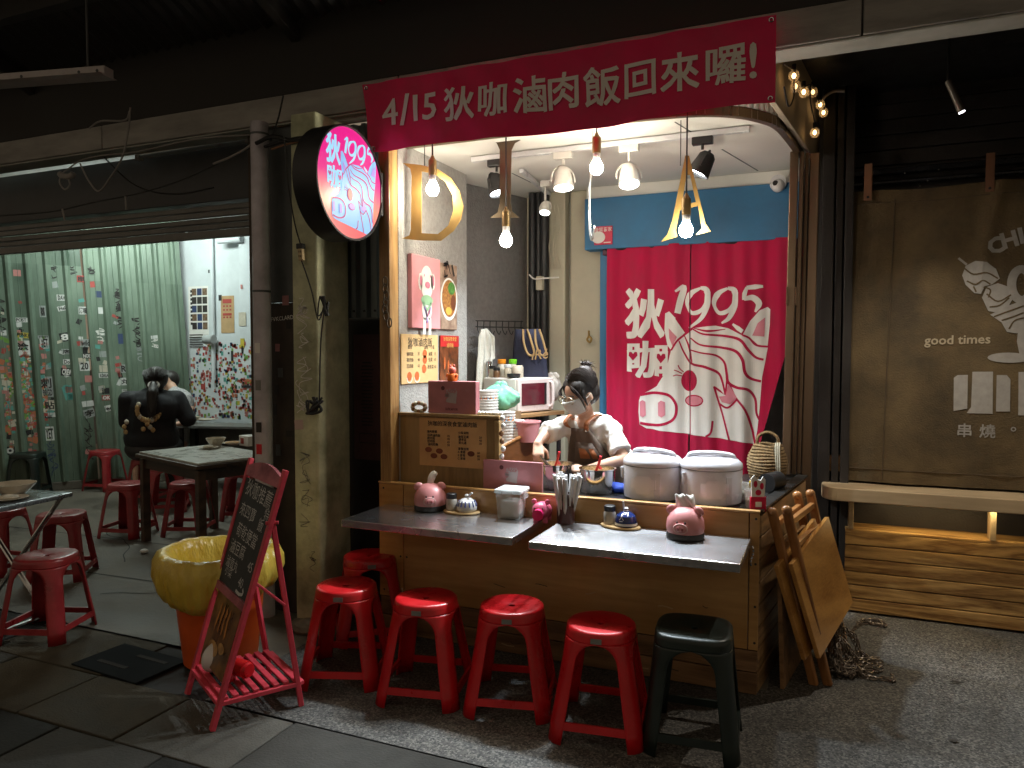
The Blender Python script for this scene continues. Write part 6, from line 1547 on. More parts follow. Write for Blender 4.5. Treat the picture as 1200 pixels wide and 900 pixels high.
mb.ell((0, -.092, -.025), (.012, .017, .022), 12, 8, M=HM); mb.ell((0, -.086, .0), (.008, .012, .03), 10, 8, M=HM)
for s in (-1, 1): mb.ell((s*.076, .01, -.015), (.010, .018, .030), 10, 8, M=HM)
mb.caps(NECK-(HEAD-NECK)*.5, HEAD-(HEAD-NECK).normalized()*.05, .05, .044, 14)
mb.caps(CHE, PEL, .105, .12, 16); mb.caps(SHR.lerp(SHL, .15), SHR.lerp(SHL, .85), .055, .055, 12); mb.caps(CHE, SHR.lerp(SHL, .5), .10, .07, 14)
for sh_, el_, wr_ in ((SHR, ELR, WRR), (SHL, ELL, WRL)): mb.caps(sh_, el_, .045, .036, 12); mb.caps(el_, wr_, .036, .024, 12)
for s in (-1, 1):
    hip = PEL+Vector((s*.085, .02, -.06)); kn = Vector((PEL.x+s*.09, 4.30, .47)); an = Vector((PEL.x+s*.09, 4.36, .08))
    mb.caps(hip, kn, .085, .055, 12); mb.caps(kn, an, .052, .036, 12); mb.caps(an+Vector((0, .02, -.035)), an+Vector((0, -.15, -.045)), .036, .030, 10)
hand(mb, WRR, at(631, 534, 3.86)-WRR, Vector((.5, .2, -.6)), Vector((.6, .5, .3)), .55, .07)
hand(mb, WRL, at(664, 549, 3.90)-WRL, Vector((0, -.2, -1)), Vector((-.1, .9, .5)), .30, .075)
remesh(mb, 'body', m_skin, ck, .0065, 4)
# t-shirt
mb = MB(); mb.caps(CHE, PEL+Vector((0, 0, -.02)), .135, .15, 20); mb.ell(CHE+Vector((.005, -.01, .02)), (.175, .115, .115), 24, 16); mb.ell(PEL+Vector((0, 0, .06)), (.17, .13, .15), 24, 14)
mb.caps(SHR.lerp(SHL, .06), SHR.lerp(SHL, .94), .060, .060, 14); mb.caps(NECK.lerp(CHE, .55), CHE, .082, .12, 16)
mb.caps(SHR, SHR.lerp(ELR, .82), .055, .056, 14); mb.caps(SHL, SHL.lerp(ELL, .55), .056, .058, 14)
mb.cyl(SHR.lerp(ELR, .6), SHR.lerp(ELR, 1.02), .056, .064, 18); mb.cyl(SHL.lerp(ELL, .4), SHL.lerp(ELL, .80), .056, .068, 18)
tee = remesh(mb, 'tee_shirt', m_tee, ck, .010, 5)
md = tee.modifiers.new('d', 'DISPLACE'); txn = bpy.data.textures.new('wrinkle', 'CLOUDS'); txn.noise_scale = .055; md.texture = txn; md.strength = .034; md.mid_level = .5
# trousers
mb = MB()
for s in (-1, 1):
    hip = PEL+Vector((s*.085, .02, -.06)); kn = Vector((PEL.x+s*.09, 4.30, .47)); an = Vector((PEL.x+s*.09, 4.36, .08)); mb.caps(hip, kn, .10, .075, 12); mb.caps(kn, an, .075, .06, 12)
mb.ell(PEL, (.17, .125, .12), 18, 12); remesh(mb, 'trousers', m_ink, ck, .015, 4)
# apron: a curved bib wrapped on the front of the shirt
fdir = Vector((-.30, -.95, 0)).normalized(); sdir = Vector((fdir.y, -fdir.x, 0)); sdir = -sdir if sdir.x < 0 else sdir
def apron_pt(u, v):
    """u -1..1 across, v 0 bib top .. 1 hem"""
    top = CHE+Vector((0, 0, .06)); bot = Vector((PEL.x, PEL.y, .58)); c = top.lerp(bot, v)
    hw = (.085+.10*min(1, v*2.4)) if v < .42 else .19
    rx = .20; ry = .165+.02*v
    a = u*min(1.25, hw/.15); return c+sdir*(math.sin(a)*rx*(.62+.38*min(1, v*2.4)))+fdir*(math.cos(a)*ry+.006*math.sin(u*9+v*5))
vs = []; fs = []; NU, NV = 24, 26
for j in range(NV+1):
    for i in range(NU+1): vs.append(apron_pt(2*i/NU-1, j/NV))
for j in range(NV):
    for i in range(NU): fs.append((j*(NU+1)+i, (j+1)*(NU+1)+i, (j+1)*(NU+1)+i+1, j*(NU+1)+i+1))
MB().add(vs, fs).build('apron', m_apr, ck, True, world=True, solid=.004, ang=80)
for u, shd in ((-.82, SHR.lerp(SHL, .22)), (.82, SHR.lerp(SHL, .80))):
    a = apron_pt(u, .02); tp = shd+Vector((0, -.02, .068)); mid = a.lerp(tp, .5)+fdir*.055
    pts = smoothline([a, mid, tp, tp+Vector((0, .08, -.03))], 8); vs = []; fs = []
    for q in pts: vs += [q-sdir*.014+fdir*.006, q+sdir*.014+fdir*.006]
    for i in range(len(pts)-1): fs.append((2*i, 2*i+1, 2*i+3, 2*i+2))
    MB().add(vs, fs).build('strap', m_lea, ck, True, world=True, solid=.005); MB().ell(a+fdir*.008, (.009,)*3, 8, 6).build('strap_button', m_chrome, ck, True, world=True)
pts = []
vs = [apron_pt(u, v)+fdir*.006 for v in (.20, .30) for u in (-.0, .2, .4, .6)]; MB().add(vs, [(i, i+1, i+5, i+4) for i in range(3)]).build('leather_patch', m_lea, ck, True, world=True, solid=.003)
vs = [apron_pt(u, v)+fdir*.005 for v in (.14, .34) for u in (-.25, 0, .2, .4, .7)]; MB().add(vs, [(i, i+1, i+6, i+5) for i in range(4)]).build('pocket', m_apr, ck, True, world=True, solid=.003)
# hair, bun, mask and glasses (children of the body figure)
mb = MB(); mb.ell((0, .030, .042), (.087, .098, .093), 24, 16, M=HM); mb.ell((0, .055, -.01), (.082, .075, .085), 20, 12, M=HM)
for s in (-1, 1): mb.ell((s*.030, .004, .052), (.054, .070, .058), 18, 12, M=HM); mb.caps(HM @ Vector((s*.074, -.03, .03)), HM @ Vector((s*.080, -.035, -.05)), .014, .006, 8)
remesh(mb, 'hair', m_hair, ck, .008, 3)
mb = MB(); rng = random.Random(31)
for k in range(170):                                       # combed locks lying on the cap, parted in the middle
    s = rng.choice((-1, 1)); y0 = rng.uniform(-.045, .10); lk = []
    end_y = .03+rng.uniform(.0, .10)
    for j in range(8):
        f_ = j/7; a_ = (.04+f_*1.75)*s; yy = y0+(end_y-y0)*f_**1.4
        ex = max(.12, 1-((yy-.034)/.104)**2)**.5; rr = 1.035+.012*math.sin(k*3.1+j)
        lk.append(HM @ Vector((.088*ex*math.sin(a_)*rr, yy, .040+.095*ex*math.cos(a_)*rr)))
    mb.tube(smoothline(lk, 2), [.0022]*13+[.0014, .0008], 4)
for s in (-1, 1):
    for k in range(9):
        x0 = .060+rng.uniform(0, .022); lk = [HM @ Vector((s*.03, -.058, .088)), HM @ Vector((s*(x0-.004), -.068+rng.uniform(-.006, .01), .05)), HM @ Vector((s*(x0+.010), -.060, .0)), HM @ Vector((s*(x0+.004), -.052, -.05-rng.uniform(0, .04)))]
        mb.tube(smoothline(lk, 4), [.0028]*8+[.002, .0018, .0015, .001, .0006], 4)
mb.build('hair_locks', mat('hair_lock', (.022, .016, .013), .42, var=.5, scale=60), ck, True, world=True)
mb = MB(); BC = HM @ Vector((-.0, .105, .105)); mb.ell(BC-Vector((0, 0, .012)), (.046, .042, .038), 16, 10); rng = random.Random(12)
for k in range(40):
    d_ = Vector((rng.gauss(0, .30), rng.uniform(-.3, .3), rng.uniform(.4, 1.2))).normalized(); e_ = BC+d_*rng.uniform(.045, .07)+Vector((rng.uniform(-.03, .03), rng.uniform(-.02, .02), rng.uniform(-.035, .0)))
    mb.tube(smoothline([BC+d_*.02, BC+d_*.045, e_], 4), [.004, .004, .0035, .003, .0025, .002, .0015, .001, .0006], 4)
for k in range(6): mb.tube(smoothline([BC+Vector((.02, .0, 0)), BC+Vector((.06, -.01, -.02-.01*k)), BC+Vector((.065+.004*k, -.01, -.07-.01*k))], 5), [.005]*9+[.004, .001], 5)
mb.build('hair_bun', m_hairb, ck, True, world=True)
vs = []; fs = []
for j in range(9):
    ph = R(70+j*8.5)
    for i in range(17):
        a = R(-90-72+i*9); k = 1.0+.06*math.cos(R(-90)-a)
        vs.append(HM @ Vector((.071*math.sin(ph)*math.cos(a), -.014+.098*k*math.sin(ph)*math.sin(a)*1.04, -.018+.092*math.cos(ph))))
for j in range(8):
    for i in range(16): fs.append((j*17+i, (j+1)*17+i, (j+1)*17+i+1, j*17+i+1))
MB().add(vs, fs).build('face_mask', mat('mask_grey', (.55, .56, .54), .85, var=.06, bump=.2, bscale=90), ck, True, world=True, solid=.004, ang=80)
for s in (-1, 1):
    MB().tube([HM @ Vector((s*.034+.028*math.cos(a), -.103-.0*a, .018+.024*math.sin(a))) for a in [2*math.pi*i/18 for i in range(18)]], .0022, 6, closed=True).build('glasses_rim', mat('thin_gold', (.4, .32, .2), .3, .8), ck, True, world=True)
    MB().tube([HM @ Vector((s*.062, -.10, .02)), HM @ Vector((s*.078, -.02, .008)), HM @ Vector((s*.08, .015, -.005))], .002, 5).build('glasses_arm', MATS['thin_gold'], ck, True, world=True)
    MB().ell((s*.032, -.079, .014), (.014, .006, .005), 10, 6, M=HM).build('eye', m_ink, ck, True, world=True)
    MB().tube(smoothline([HM @ Vector((s*.016, -.090, .034)), HM @ Vector((s*.034, -.088, .040)), HM @ Vector((s*.052, -.078, .034))], 4), .003, 5).build('eyebrow', m_hair, ck, True, world=True)
for s in (-1, 1): MB().tube(smoothline([HM @ Vector((s*.062, -.062, -.02)), HM @ Vector((s*.078, -.02, -.008)), HM @ Vector((s*.083, .018, .0)), HM @ Vector((s*.080, .0, -.035)), HM @ Vector((s*.058, -.055, -.065))], 4), .0018, 5).build('mask_loop', m_paper, ck, True, world=True)
for zz in (-.03, -.05, -.068): MB().tube([HM @ Vector((.0665*math.cos(R(-90+a))*1.0, -.016-.1065*abs(math.cos(R(a)))*(1-((zz+.018)/.092)**2)**.5, zz)) for a in range(-50, 51, 10)], .0016, 5).build('mask_pleat', MATS['mask_grey'], ck, True, world=True)
MB().tube([HM @ Vector((-.008, -.104, .02)), HM @ Vector((.008, -.104, .02))], .002, 5).build('glasses_bridge', MATS['thin_gold'], ck, True, world=True)
tg = thing('kitchen_tongs', 'steel tongs held in the cook\'s hand over the pot', 'tongs', at(650, 552, 3.86))
for o_ in (-.006, .010): MB().tube(smoothline([at(633, 534, 3.86), at(640+o_*100, 543, 3.85), at(650, 556, 3.84)+Vector((o_, 0, 0))], 5), [.004, .005, .006, .006, .006, .007, .008, .009, .009, .01, .008], 6).build('tong_arm', m_chrome, tg, True, world=True)

# --- diner in black seen from behind
dn = thing('person', 'person with a long ponytail in black printed shirt sitting with back turned', 'person', atz(176, 588, 0))
dn.scale = (1.17, 1.17, 1.03)
D0 = TM[dn.name].translation.copy(); YD = D0.y+.02
PELV = Vector((D0.x, D0.y+.03, .55)); CH = at(182, 490, YD); HD = at(182, 459, YD); HD.z += .0
CH = Vector((CH.x-.02, YD-.02, 1.0)); HD = Vector((HD.x, YD+.0, 1.27)); fwd = Vector((-.62, .78, 0)).normalized(); lat = Vector((fwd.y, -fwd.x, 0))
SL_, SR_ = CH-lat*.20+Vector((0, 0, .07)), CH+lat*.20+Vector((0, 0, .07))
mb = MB(); mb.ell(HD, (.085, .10, .12), 20, 14); mb.ell(HD+fwd*.03+Vector((0, 0, -.05)), (.07, .07, .08), 16, 10); mb.ell(HD+fwd*.105+Vector((0, 0, -.02)), (.014, .018, .02), 8, 6); mb.caps(CH+Vector((0, 0, .1)), HD-Vector((0, 0, .05)), .06, .055, 12)
mb.caps(PELV, CH, .15, .13, 14); mb.caps(SL_, SR_, .06, .06, 10)
ER_, EL_ = SR_+Vector((.10, .03, -.22)), SL_+Vector((-.04, .02, -.24)); WR_, WL_ = ER_+fwd*.24+Vector((-.02, 0, .10)), EL_+fwd*.26+Vector((.1, 0, .08))
for a, b, c in ((SR_, ER_, WR_), (SL_, EL_, WL_)): mb.caps(a, b, .05, .042, 10); mb.caps(b, c, .042, .028, 10)
hand(mb, WR_, fwd, Vector((0, 0, -1)), -lat, .5, .08); hand(mb, WL_, fwd, Vector((0, 0, -1)), lat, .5, .08)
for s in (-1, 1):
    kn = PELV+fwd*.42+lat*s*.12+Vector((0, 0, -.02)); an = Vector((kn.x, kn.y, .08)); mb.caps(PELV+lat*s*.1, kn, .095, .065, 10); mb.caps(kn, an, .06, .042, 10); mb.caps(an-Vector((0, 0, .03)), an+fwd*.15-Vector((0, 0, .04)), .038, .032, 8)
remesh(mb, 'body', m_skin, dn, .010, 4)
m_bs = mat('black_shirt', (.010, .010, .013), .8, var=.3, scale=10, bump=.3, bscale=18)
mb = MB(); mb.ell(PELV+Vector((0, 0, .12)), (.25, .22, .22), 20, 14); mb.caps(PELV+Vector((0, 0, .1)), CH, .21, .19, 16); mb.ell(CH+Vector((0, 0, -.02)), (.26, .17, .20), 20, 14); mb.caps(SL_+lat*.02, SR_-lat*.02, .085, .085, 12)
for a, b, c in ((SR_, ER_, WR_), (SL_, EL_, WL_)): mb.caps(a, b, .085, .075, 12); mb.caps(b, b.lerp(c, .45), .070, .055, 12)
mb.caps(CH+Vector((0, 0, .06)), CH+Vector((0, 0, .14)), .10, .07, 12); remesh(mb, 'black_shirt', m_bs, dn, .014, 5)
mb = MB()
for s in (-1, 1): kn = PELV+fwd*.42+lat*s*.12+Vector((0, 0, -.02)); an = Vector((kn.x, kn.y, .12)); mb.caps(PELV+lat*s*.1, kn, .125, .085, 12); mb.caps(kn, an, .08, .065, 12)
mb.ell(PELV+Vector((0, 0, .0)), (.24, .22, .13), 18, 12); remesh(mb, 'trousers', m_ink, dn, .016, 4)
mb = MB(); mb.ell(HD-fwd*.015+Vector((0, 0, .015)), (.105, .105, .12), 22, 14); mb.ell(HD-fwd*.055+Vector((0, 0, -.045)), (.078, .078, .085), 16, 10)
T0 = HD-fwd*.115+Vector((0, 0, -.045)); mb.caps(T0, T0-fwd*.055+Vector((0, 0, -.08)), .034, .05, 12); mb.caps(T0-fwd*.055+Vector((0, 0, -.08)), T0-fwd*.10+Vector((.0, 0, -.28)), .05, .022, 12)
remesh(mb, 'hair', m_hair, dn, .012, 4)
mb = MB(); rng = random.Random(52)
for k in range(70):
    a_ = rng.uniform(-1.9, 1.9); b0 = HD+Vector((0, 0, .015)); lk = []
    for j in range(6):
        f_ = j/5; d1 = (lat*math.sin(a_)*(1-f_*.9)-fwd*(math.cos(a_)*.6+f_*.7)+Vector((0, 0, .75-f_*1.0))).normalized(); lk.append(b0+d1*.124)
    lk += [T0-fwd*.02, T0-fwd*.075+lat*rng.uniform(-.05, .05)+Vector((0, 0, -.09)), T0-fwd*.115+lat*rng.uniform(-.03, .03)+Vector((0, 0, -.30-rng.uniform(0, .05)))]
    mb.tube(smoothline(lk, 2), [.004]*13+[.003, .003, .002, .001], 4)
mb.build('hair_locks', m_hair, dn, True, world=True)
MB().tube([T0-fwd*.012+lat*.040*math.cos(a)+fwd*.012*math.sin(a)+Vector((0, 0, .034*math.sin(a)-.01)) for a in [2*math.pi*i/14 for i in range(14)]], .012, 7, closed=True).build('hair_tie', m_paper, dn, True, world=True)
# golden print on the back of the shirt: a ring of petals, thick embroidered patches
bkc = CH-fwd*.0; back = Vector((.0, -1, 0))
m_gold = mat('print_gold_patch', (.55, .30, .08), .7, var=.5, scale=30, col2=(.7, .5, .25))
def back_pt(a, z): return CH-fwd*(.198-.075*a*a-.3*max(0, z))+lat*a*.22+Vector((0, 0, z))
for k in range(15):
    th = R(150+k*17); p = back_pt(.42*math.cos(th), -.03+.105*math.sin(th)); mb = MB(); mb.ell(p, (.026, .014, .03), 8, 6); mb.build('shirt_print', (m_gold, CREAM)[k % 4 == 0], dn, True, world=True)
for k, (a, z) in enumerate(((-.2, -.22), (0.05, -.2), (.15, -.23), (-.05, -.17), (-.85, -.15), (-.95, -.2), (-.9, -.25), (.55, .04), (.55, -.02))):
    MB().ell(back_pt(a, z), (.026, .014, .026), 8, 6).build('shirt_print', (m_gold, CREAM)[k % 3 == 1], dn, True, world=True)
# --- second diner behind, in pale striped shirt
d2 = thing('person', 'person in pale grey striped shirt mostly hidden behind the diner in black', 'person', atz(200, 572, 0))
E0 = TM[d2.name].translation.copy(); P_ = Vector((E0.x+.05, E0.y, .52)); C_ = Vector((P_.x+.08, P_.y, 1.0)); H_2 = Vector((P_.x-.10, P_.y+.05, 1.24)); f2 = Vector((-.5, -.5, 0)).normalized()
mb = MB(); mb.ell(H_2, (.08, .09, .11), 16, 12); mb.ell(H_2+Vector((.03, -.08, -.02)), (.014, .02, .02), 8, 6); mb.caps(C_+Vector((0, 0, .1)), H_2, .055, .05, 10); mb.caps(P_, C_, .13, .12, 12)
Sh_, El_, Wr_ = C_+Vector((.18, -.05, .06)), C_+Vector((.26, -.12, -.2)), C_+Vector((.22, -.25, -.22)); mb.caps(Sh_, El_, .045, .038, 10); mb.caps(El_, Wr_, .038, .026, 10); hand(mb, Wr_, Vector((0, -1, 0)), Vector((0, 0, -1)), Vector((-1, 0, 0)), .5, .08)
Sh2, El2, Wr2 = C_+Vector((-.18, -.03, .06)), C_+Vector((-.2, -.12, -.2)), C_+Vector((-.1, -.26, -.2)); mb.caps(Sh2, El2, .045, .038, 10); mb.caps(El2, Wr2, .038, .026, 10); hand(mb, Wr2, Vector((0, -1, 0)), Vector((0, 0, -1)), Vector((1, 0, 0)), .5, .08)
for s in (-1, 1): kn = P_+Vector((s*.12, -.4, 0)); an = Vector((kn.x, kn.y, .06)); mb.caps(P_+Vector((s*.1, 0, 0)), kn, .09, .06, 10); mb.caps(kn, an, .055, .04, 10); mb.caps(an, an+Vector((0, -.14, -.02)), .035, .03, 8)
remesh(mb, 'body', m_skin, d2, .012, 4)
mb = MB(); mb.caps(P_, C_, .17, .16, 14); mb.ell(C_, (.22, .15, .18), 18, 12); mb.caps(Sh_, Sh_.lerp(El_, .7), .075, .075, 12); mb.caps(Sh2, Sh2.lerp(El2, .7), .075, .075, 12); mb.caps(C_+Vector((0, 0, .05)), C_+Vector((-.03, 0, .14)), .1, .06, 12)
remesh(mb, 'striped_shirt', mat('stripe_shirt', (.32, .33, .38), .85, var=.35, scale=9, stretch=(6, 6, .1), col2=(.62, .6, .58)), d2, .014, 4)
mb = MB(); mb.ell(H_2+Vector((.0, .03, .03)), (.095, .10, .11), 16, 12); remesh(mb, 'hair', m_hair, d2, .014, 3)

# ================================================================ SANDWICH BOARD
FL, FR_ = Vector((-2.738, 2.552, 0)), Vector((-2.377, 2.343, 0)); LEANV = Vector((.173, .279, 1.076))
TR = FR_+LEANV; TL = Vector((-2.655, 2.905, 1.068)); DB = Vector((.203, .326, 0))
ab = thing('sandwich_board', 'red wooden sandwich board with chalk-written blackboard and slatted base', 'sandwich board', (FL+FR_)/2+DB*.5)
def bar(nm, a, b, w, d, m, parent, up=Vector((0, 0, 1)), bevel=.003):
    a, b = Vector(a), Vector(b); z = (b-a).normalized(); x = z.cross(up); x = x.normalized() if x.length > 1e-4 else z.orthogonal().normalized(); y = z.cross(x)
    rot = Matrix((x, y, z)).transposed(); return box(nm, (a+b)/2, (w, d, (b-a).length), m, parent, world=True, rot=rot, bevel=bevel)
nrm = (FR_-FL).cross(LEANV).normalized()
bar('side_rail', FL, TL, .03, .022, m_redpaint, ab, nrm); bar('side_rail', FR_, TR, .03, .022, m_redpaint, ab, nrm)
def fr(u, v, o=0.0): return (FL.lerp(TL, v)).lerp(FR_.lerp(TR, v), u)-nrm*o*(-1)
off = -.0 
# arched head board
vs = []; fs = []
for i in range(13):
    u = i/12; vs += [fr(u, .925), fr(u, .965+.035*math.sin(math.pi*u))]
for i in range(12): fs.append((2*i, 2*i+2, 2*i+3, 2*i+1))
MB().add(vs, fs).build('head_board', wood('weathered_red', (.28, .05, .07), (.45, .12, .14), 'X', 3, .6), ab, world=True, solid=.02)
def flat(nm, v0, v1, u0, u1, m, th=.008):
    q = [fr(u0, v0), fr(u1, v0), fr(u1, v1), fr(u0, v1)]; MB().add(q, [(0, 1, 2, 3)]).build(nm, m, ab, world=True, solid=th)
flat('blackboard', .475, .915, .03, .97, mat('slate_black', (.025, .025, .024), .75, var=.4, scale=8))
flat('cross_rail', .440, .472, .03, .97, MATS['weathered_red'], .02)
flat('photo_panel', .165, .436, .10, .90, mat('photo_brown', (.06, .025, .012), .35, var=.9, scale=9, col2=(.30, .14, .04)), .004)
sgn_ = 1 if nrm.dot(EYE-FL) > 0 else -1
def frn(o): return lambda a, b: (FL.lerp(TL, b)).lerp(FR_.lerp(TR, b), a)+nrm*sgn_*o
chalk = mat('chalk', (.50, .48, .46), .9, var=.3, scale=60)
def ctext(s, size, u, v, rot=0.0):
    t = text2d(s, size, -.004); return ([(u+(x*math.cos(rot)-y*math.sin(rot))/.43, v+(x*math.sin(rot)+y*math.cos(rot))/1.1) for x, y in t[0]], t[1])
decal('chalk_writing', [ctext('狄咖推薦', .085, .52, .875, -.06), ctext('特', .06, .88, .81), ctext('來四寶', .07, .36, .785, -.03), ctext('飯', .065, .80, .765), ctext('荀乾便當', .07, .5, .70, -.04), ctext('滷豆腐', .068, .36, .63), ctext('45', .06, .83, .60), ctext('滷貢丸', .055, .32, .565), ctext('小菜', .05, .28, .53), ctext('40', .06, .70, .525),
       stroke2d([(.62, .487), (.74, .484), (.84, .495), (.80, .51)], .012)], chalk, ab, frn(.0065))
decal('photo_print', [ell2d(.42, .235, .16, .028, 20), ell2d(.65, .26, .1, .02, 16)], mat('photo_gold', (.38, .2, .06), .5, var=.5, scale=30), ab, frn(.0045))
decal('photo_print', [stroke2d([(.3+.12*k, .30), (.33+.1*k, .36), (.36+.1*k, .40)], .04) for k in range(4)], mat('photo_amber', (.42, .16, .03), .5, var=.5, scale=20), ab, frn(.0045))
BRt, BLt = FR_+DB, FL+DB
JR, JL = FR_+LEANV*.79, FL.lerp(TL, .79)
bar('back_leg', BRt, JR+Vector((0, .012, 0)), .022, .022, m_redpaint, ab); bar('back_leg', BLt, JL+Vector((0, .02, 0)), .022, .022, m_redpaint, ab)
bar('brace', FR_+LEANV*.56, BRt.lerp(JR, .56), .03, .012, m_redpaint, ab)
MB().cyl(JR+Vector((-.02, -.01, 0)), JR+Vector((.025, .02, 0)), .008, n=10).build('hinge_bolt', m_redpaint, ab, True, world=True)
zs_ = .105
f0, f1, b0, b1 = FL+Vector((.016, .03, zs_)), FR_+Vector((.018, .03, zs_)), BLt+Vector((0, 0, zs_)), BRt+Vector((0, 0, zs_))
bar('shelf_bar', f0, f1, .03, .02, m_redpaint, ab); bar('shelf_bar', b0, b1, .03, .02, m_redpaint, ab); bar('shelf_bar', f0, b0, .02, .02, m_redpaint, ab); bar('shelf_bar', f1, b1, .02, .02, m_redpaint, ab)
for k in range(8):
    u = (k+.5)/8
    a, b = f0.lerp(b0, u), f1.lerp(b1, u); bar('slat', a+Vector((0, 0, .018)), b+Vector((0, 0, .018)), .012, .026, m_redpaint, ab, Vector((DB.x, DB.y, 0)).normalized())
mg = thing('megaphone', 'red and white megaphone lying on the sandwich board shelf', 'megaphone', atz(268, 792, .135), R(-8))
MB().tube([(-.10, 0, .065), (-.085, 0, .065), (-.04, 0, .062), (.02, 0, .058), (.05, 0, .056)], [.068, .062, .042, .028, .024], 24, cap=False).build('horn', mat('horn_white', (.66, .62, .60), .35, var=.05), mg, True).modifiers.new('s', 'SOLIDIFY').thickness = .003
MB().cyl((.05, 0, .056), (.125, 0, .055), .036, .038, n=22).build('red_body', m_red, mg, True); MB().cyl((.125, 0, .055), (.14, 0, .055), .034, .028, n=22).build('mouth_piece', m_red, mg, True)
MB().box((.055, -.035, .022), (.03, .05, .045), R(12)).build('grip', m_red, mg, bevel=.008)

# ================================================================ WASTE BIN
bn_ = thing('waste_bin', 'orange plastic waste bin lined with a yellow bag', 'bin', (-2.90, 2.93, 0))
MB().lathe([(.175, 0), (.182, .008), (.236, .53), (.25, .545), (.25, .56), (.238, .56), (.17, .02), (0, .015)], n=48, cap=False).build('bin_body', mat('bin_orange', (.62, .095, .015), .4, var=.15, scale=5), bn_, True)
vs = []; fs = []; n = 144
prof = [(.155, .18), (.195, .40), (.222, .54), (.240, .580), (.262, .590), (.292, .575), (.312, .53), (.316, .47), (.304, .41), (.278, .365), (.252, .352)]
for j, (r_, z_) in enumerate(prof):
    for i in range(n):
        a = 2*math.pi*i/n; amp = .014*min(1, max(0, j-3)/3); k = .8*amp*(.9*abs(math.sin(a*8.5+j*.25+.6*math.sin(a*3)))+.6*abs(math.sin(a*14-j*.3+math.sin(a*2)))-.7+.2*math.sin(a*5+j*.3)+.3*math.sin(a*11-j*.4+1)+.35*math.sin(a*19+j*.3)+.3*math.sin(a*31-j*.3)) ; dz = (.007*math.sin(a*2+1)+.002*math.sin(a*7)+.0015*math.sin(a*17))*min(1, j/4)
        if j >= 8: dz += .03*math.sin(a*2+.5)
        vs.append(((r_+k)*math.cos(a), (r_+k)*math.sin(a), z_+dz))
for j in range(len(prof)-1):
    for i in range(n): fs.append((j*n+i, j*n+(i+1) % n, (j+1)*n+(i+1) % n, (j+1)*n+i))
m_bag = mat('yellow_film', (.66, .42, .04), .34, var=.22, scale=5, bump=.8, bscale=26, bdist=.02, stretch=(1, 1, .35), col2=(.66, .52, .10), rvar=.1)
MB().add(vs, fs).build('bag_liner', m_bag, bn_, True, ang=180)
MB().ell((0, 0, .25), (.19, .19, .06), 20, 8).build('rubbish', mat('rubbish', (.28, .2, .1), .8, var=.5, scale=12), bn_, True)
lt = thing('paper_scrap', 'crumpled white paper scrap on the floor near the bin', 'litter', atz(169, 648, .006)); MB().ell((0, 0, .015), (.035, .03, .018), 9, 6).build('scrap', m_paper, lt)

# ================================================================ FOLDED WOODEN TABLES
def folding(label, sh_, frame=True, board=True):
    A = Vector((-.145, 3.62, .625))+sh_; AB = Vector((.15, .50, .13)); AD = Vector((.125, .10, -.46))
    t = thing('folding_table', label, 'table', (A.x+.16, A.y+.25, 0), group='folded wooden tables')
    if board:
        nn = AB.cross(AD).normalized(); nn = nn if nn.x > 0 else -nn
        q = [A, A+AB, A+AB+AD, A+AD]; MB().add(q+[p-nn*.022 for p in q], [(0, 1, 2, 3), (7, 6, 5, 4), (0, 4, 5, 1), (1, 5, 6, 2), (2, 6, 7, 3), (3, 7, 4, 0)]).build('table_board', w_table, t, world=True, bevel=.003)
        q = [p-nn*.024 for p in (A+AB*.08+AD*.1, A+AB*.92+AD*.1)]; bar('board_batten', q[0], q[1], .03, .02, w_leg, t, nn)
    if frame:
        top0, top1 = Vector((-.175, 3.66, .865))+sh_, Vector((-.085, 4.14, .865))+sh_; bot0, bot1 = Vector((.015+sh_.x, 3.83+sh_.y, 0)), Vector((.10+sh_.x, 4.27+sh_.y, 0))
        bar('leg', bot0, top0, .045, .026, w_leg, t, AB.normalized(), .008); bar('leg', bot1, top1, .045, .026, w_leg, t, AB.normalized(), .008)
        for f_ in (.93, .80, .72, .22): bar('cross_bar', bot0.lerp(top0, f_), bot1.lerp(top1, f_), .024, .030, w_leg, t)
        for p in (top0, top1): MB().ell(p, (.024, .02, .022), 12, 8).build('rounded_end', w_leg, t, True, world=True)
    return t
folding('outermost folded wooden table leaning at the counter end, its pale top facing out', Vector((0, 0, 0)))
folding('second folded wooden table, sandwiched behind the outermost one', Vector((-.062, -.02, -.01)))
t3 = thing('folded_board', 'dark reddish wooden board leaning flat against the counter side', 'board', (-.24, 3.9, 0))
q = [Vector((-.205, 3.64, .60)), Vector((-.12, 4.22, .66)), Vector((-.09, 4.24, .02)), Vector((-.185, 3.70, .0))]; MB().add(q, [(0, 1, 2, 3)]).build('board', w_dark, t3, world=True, solid=.018)

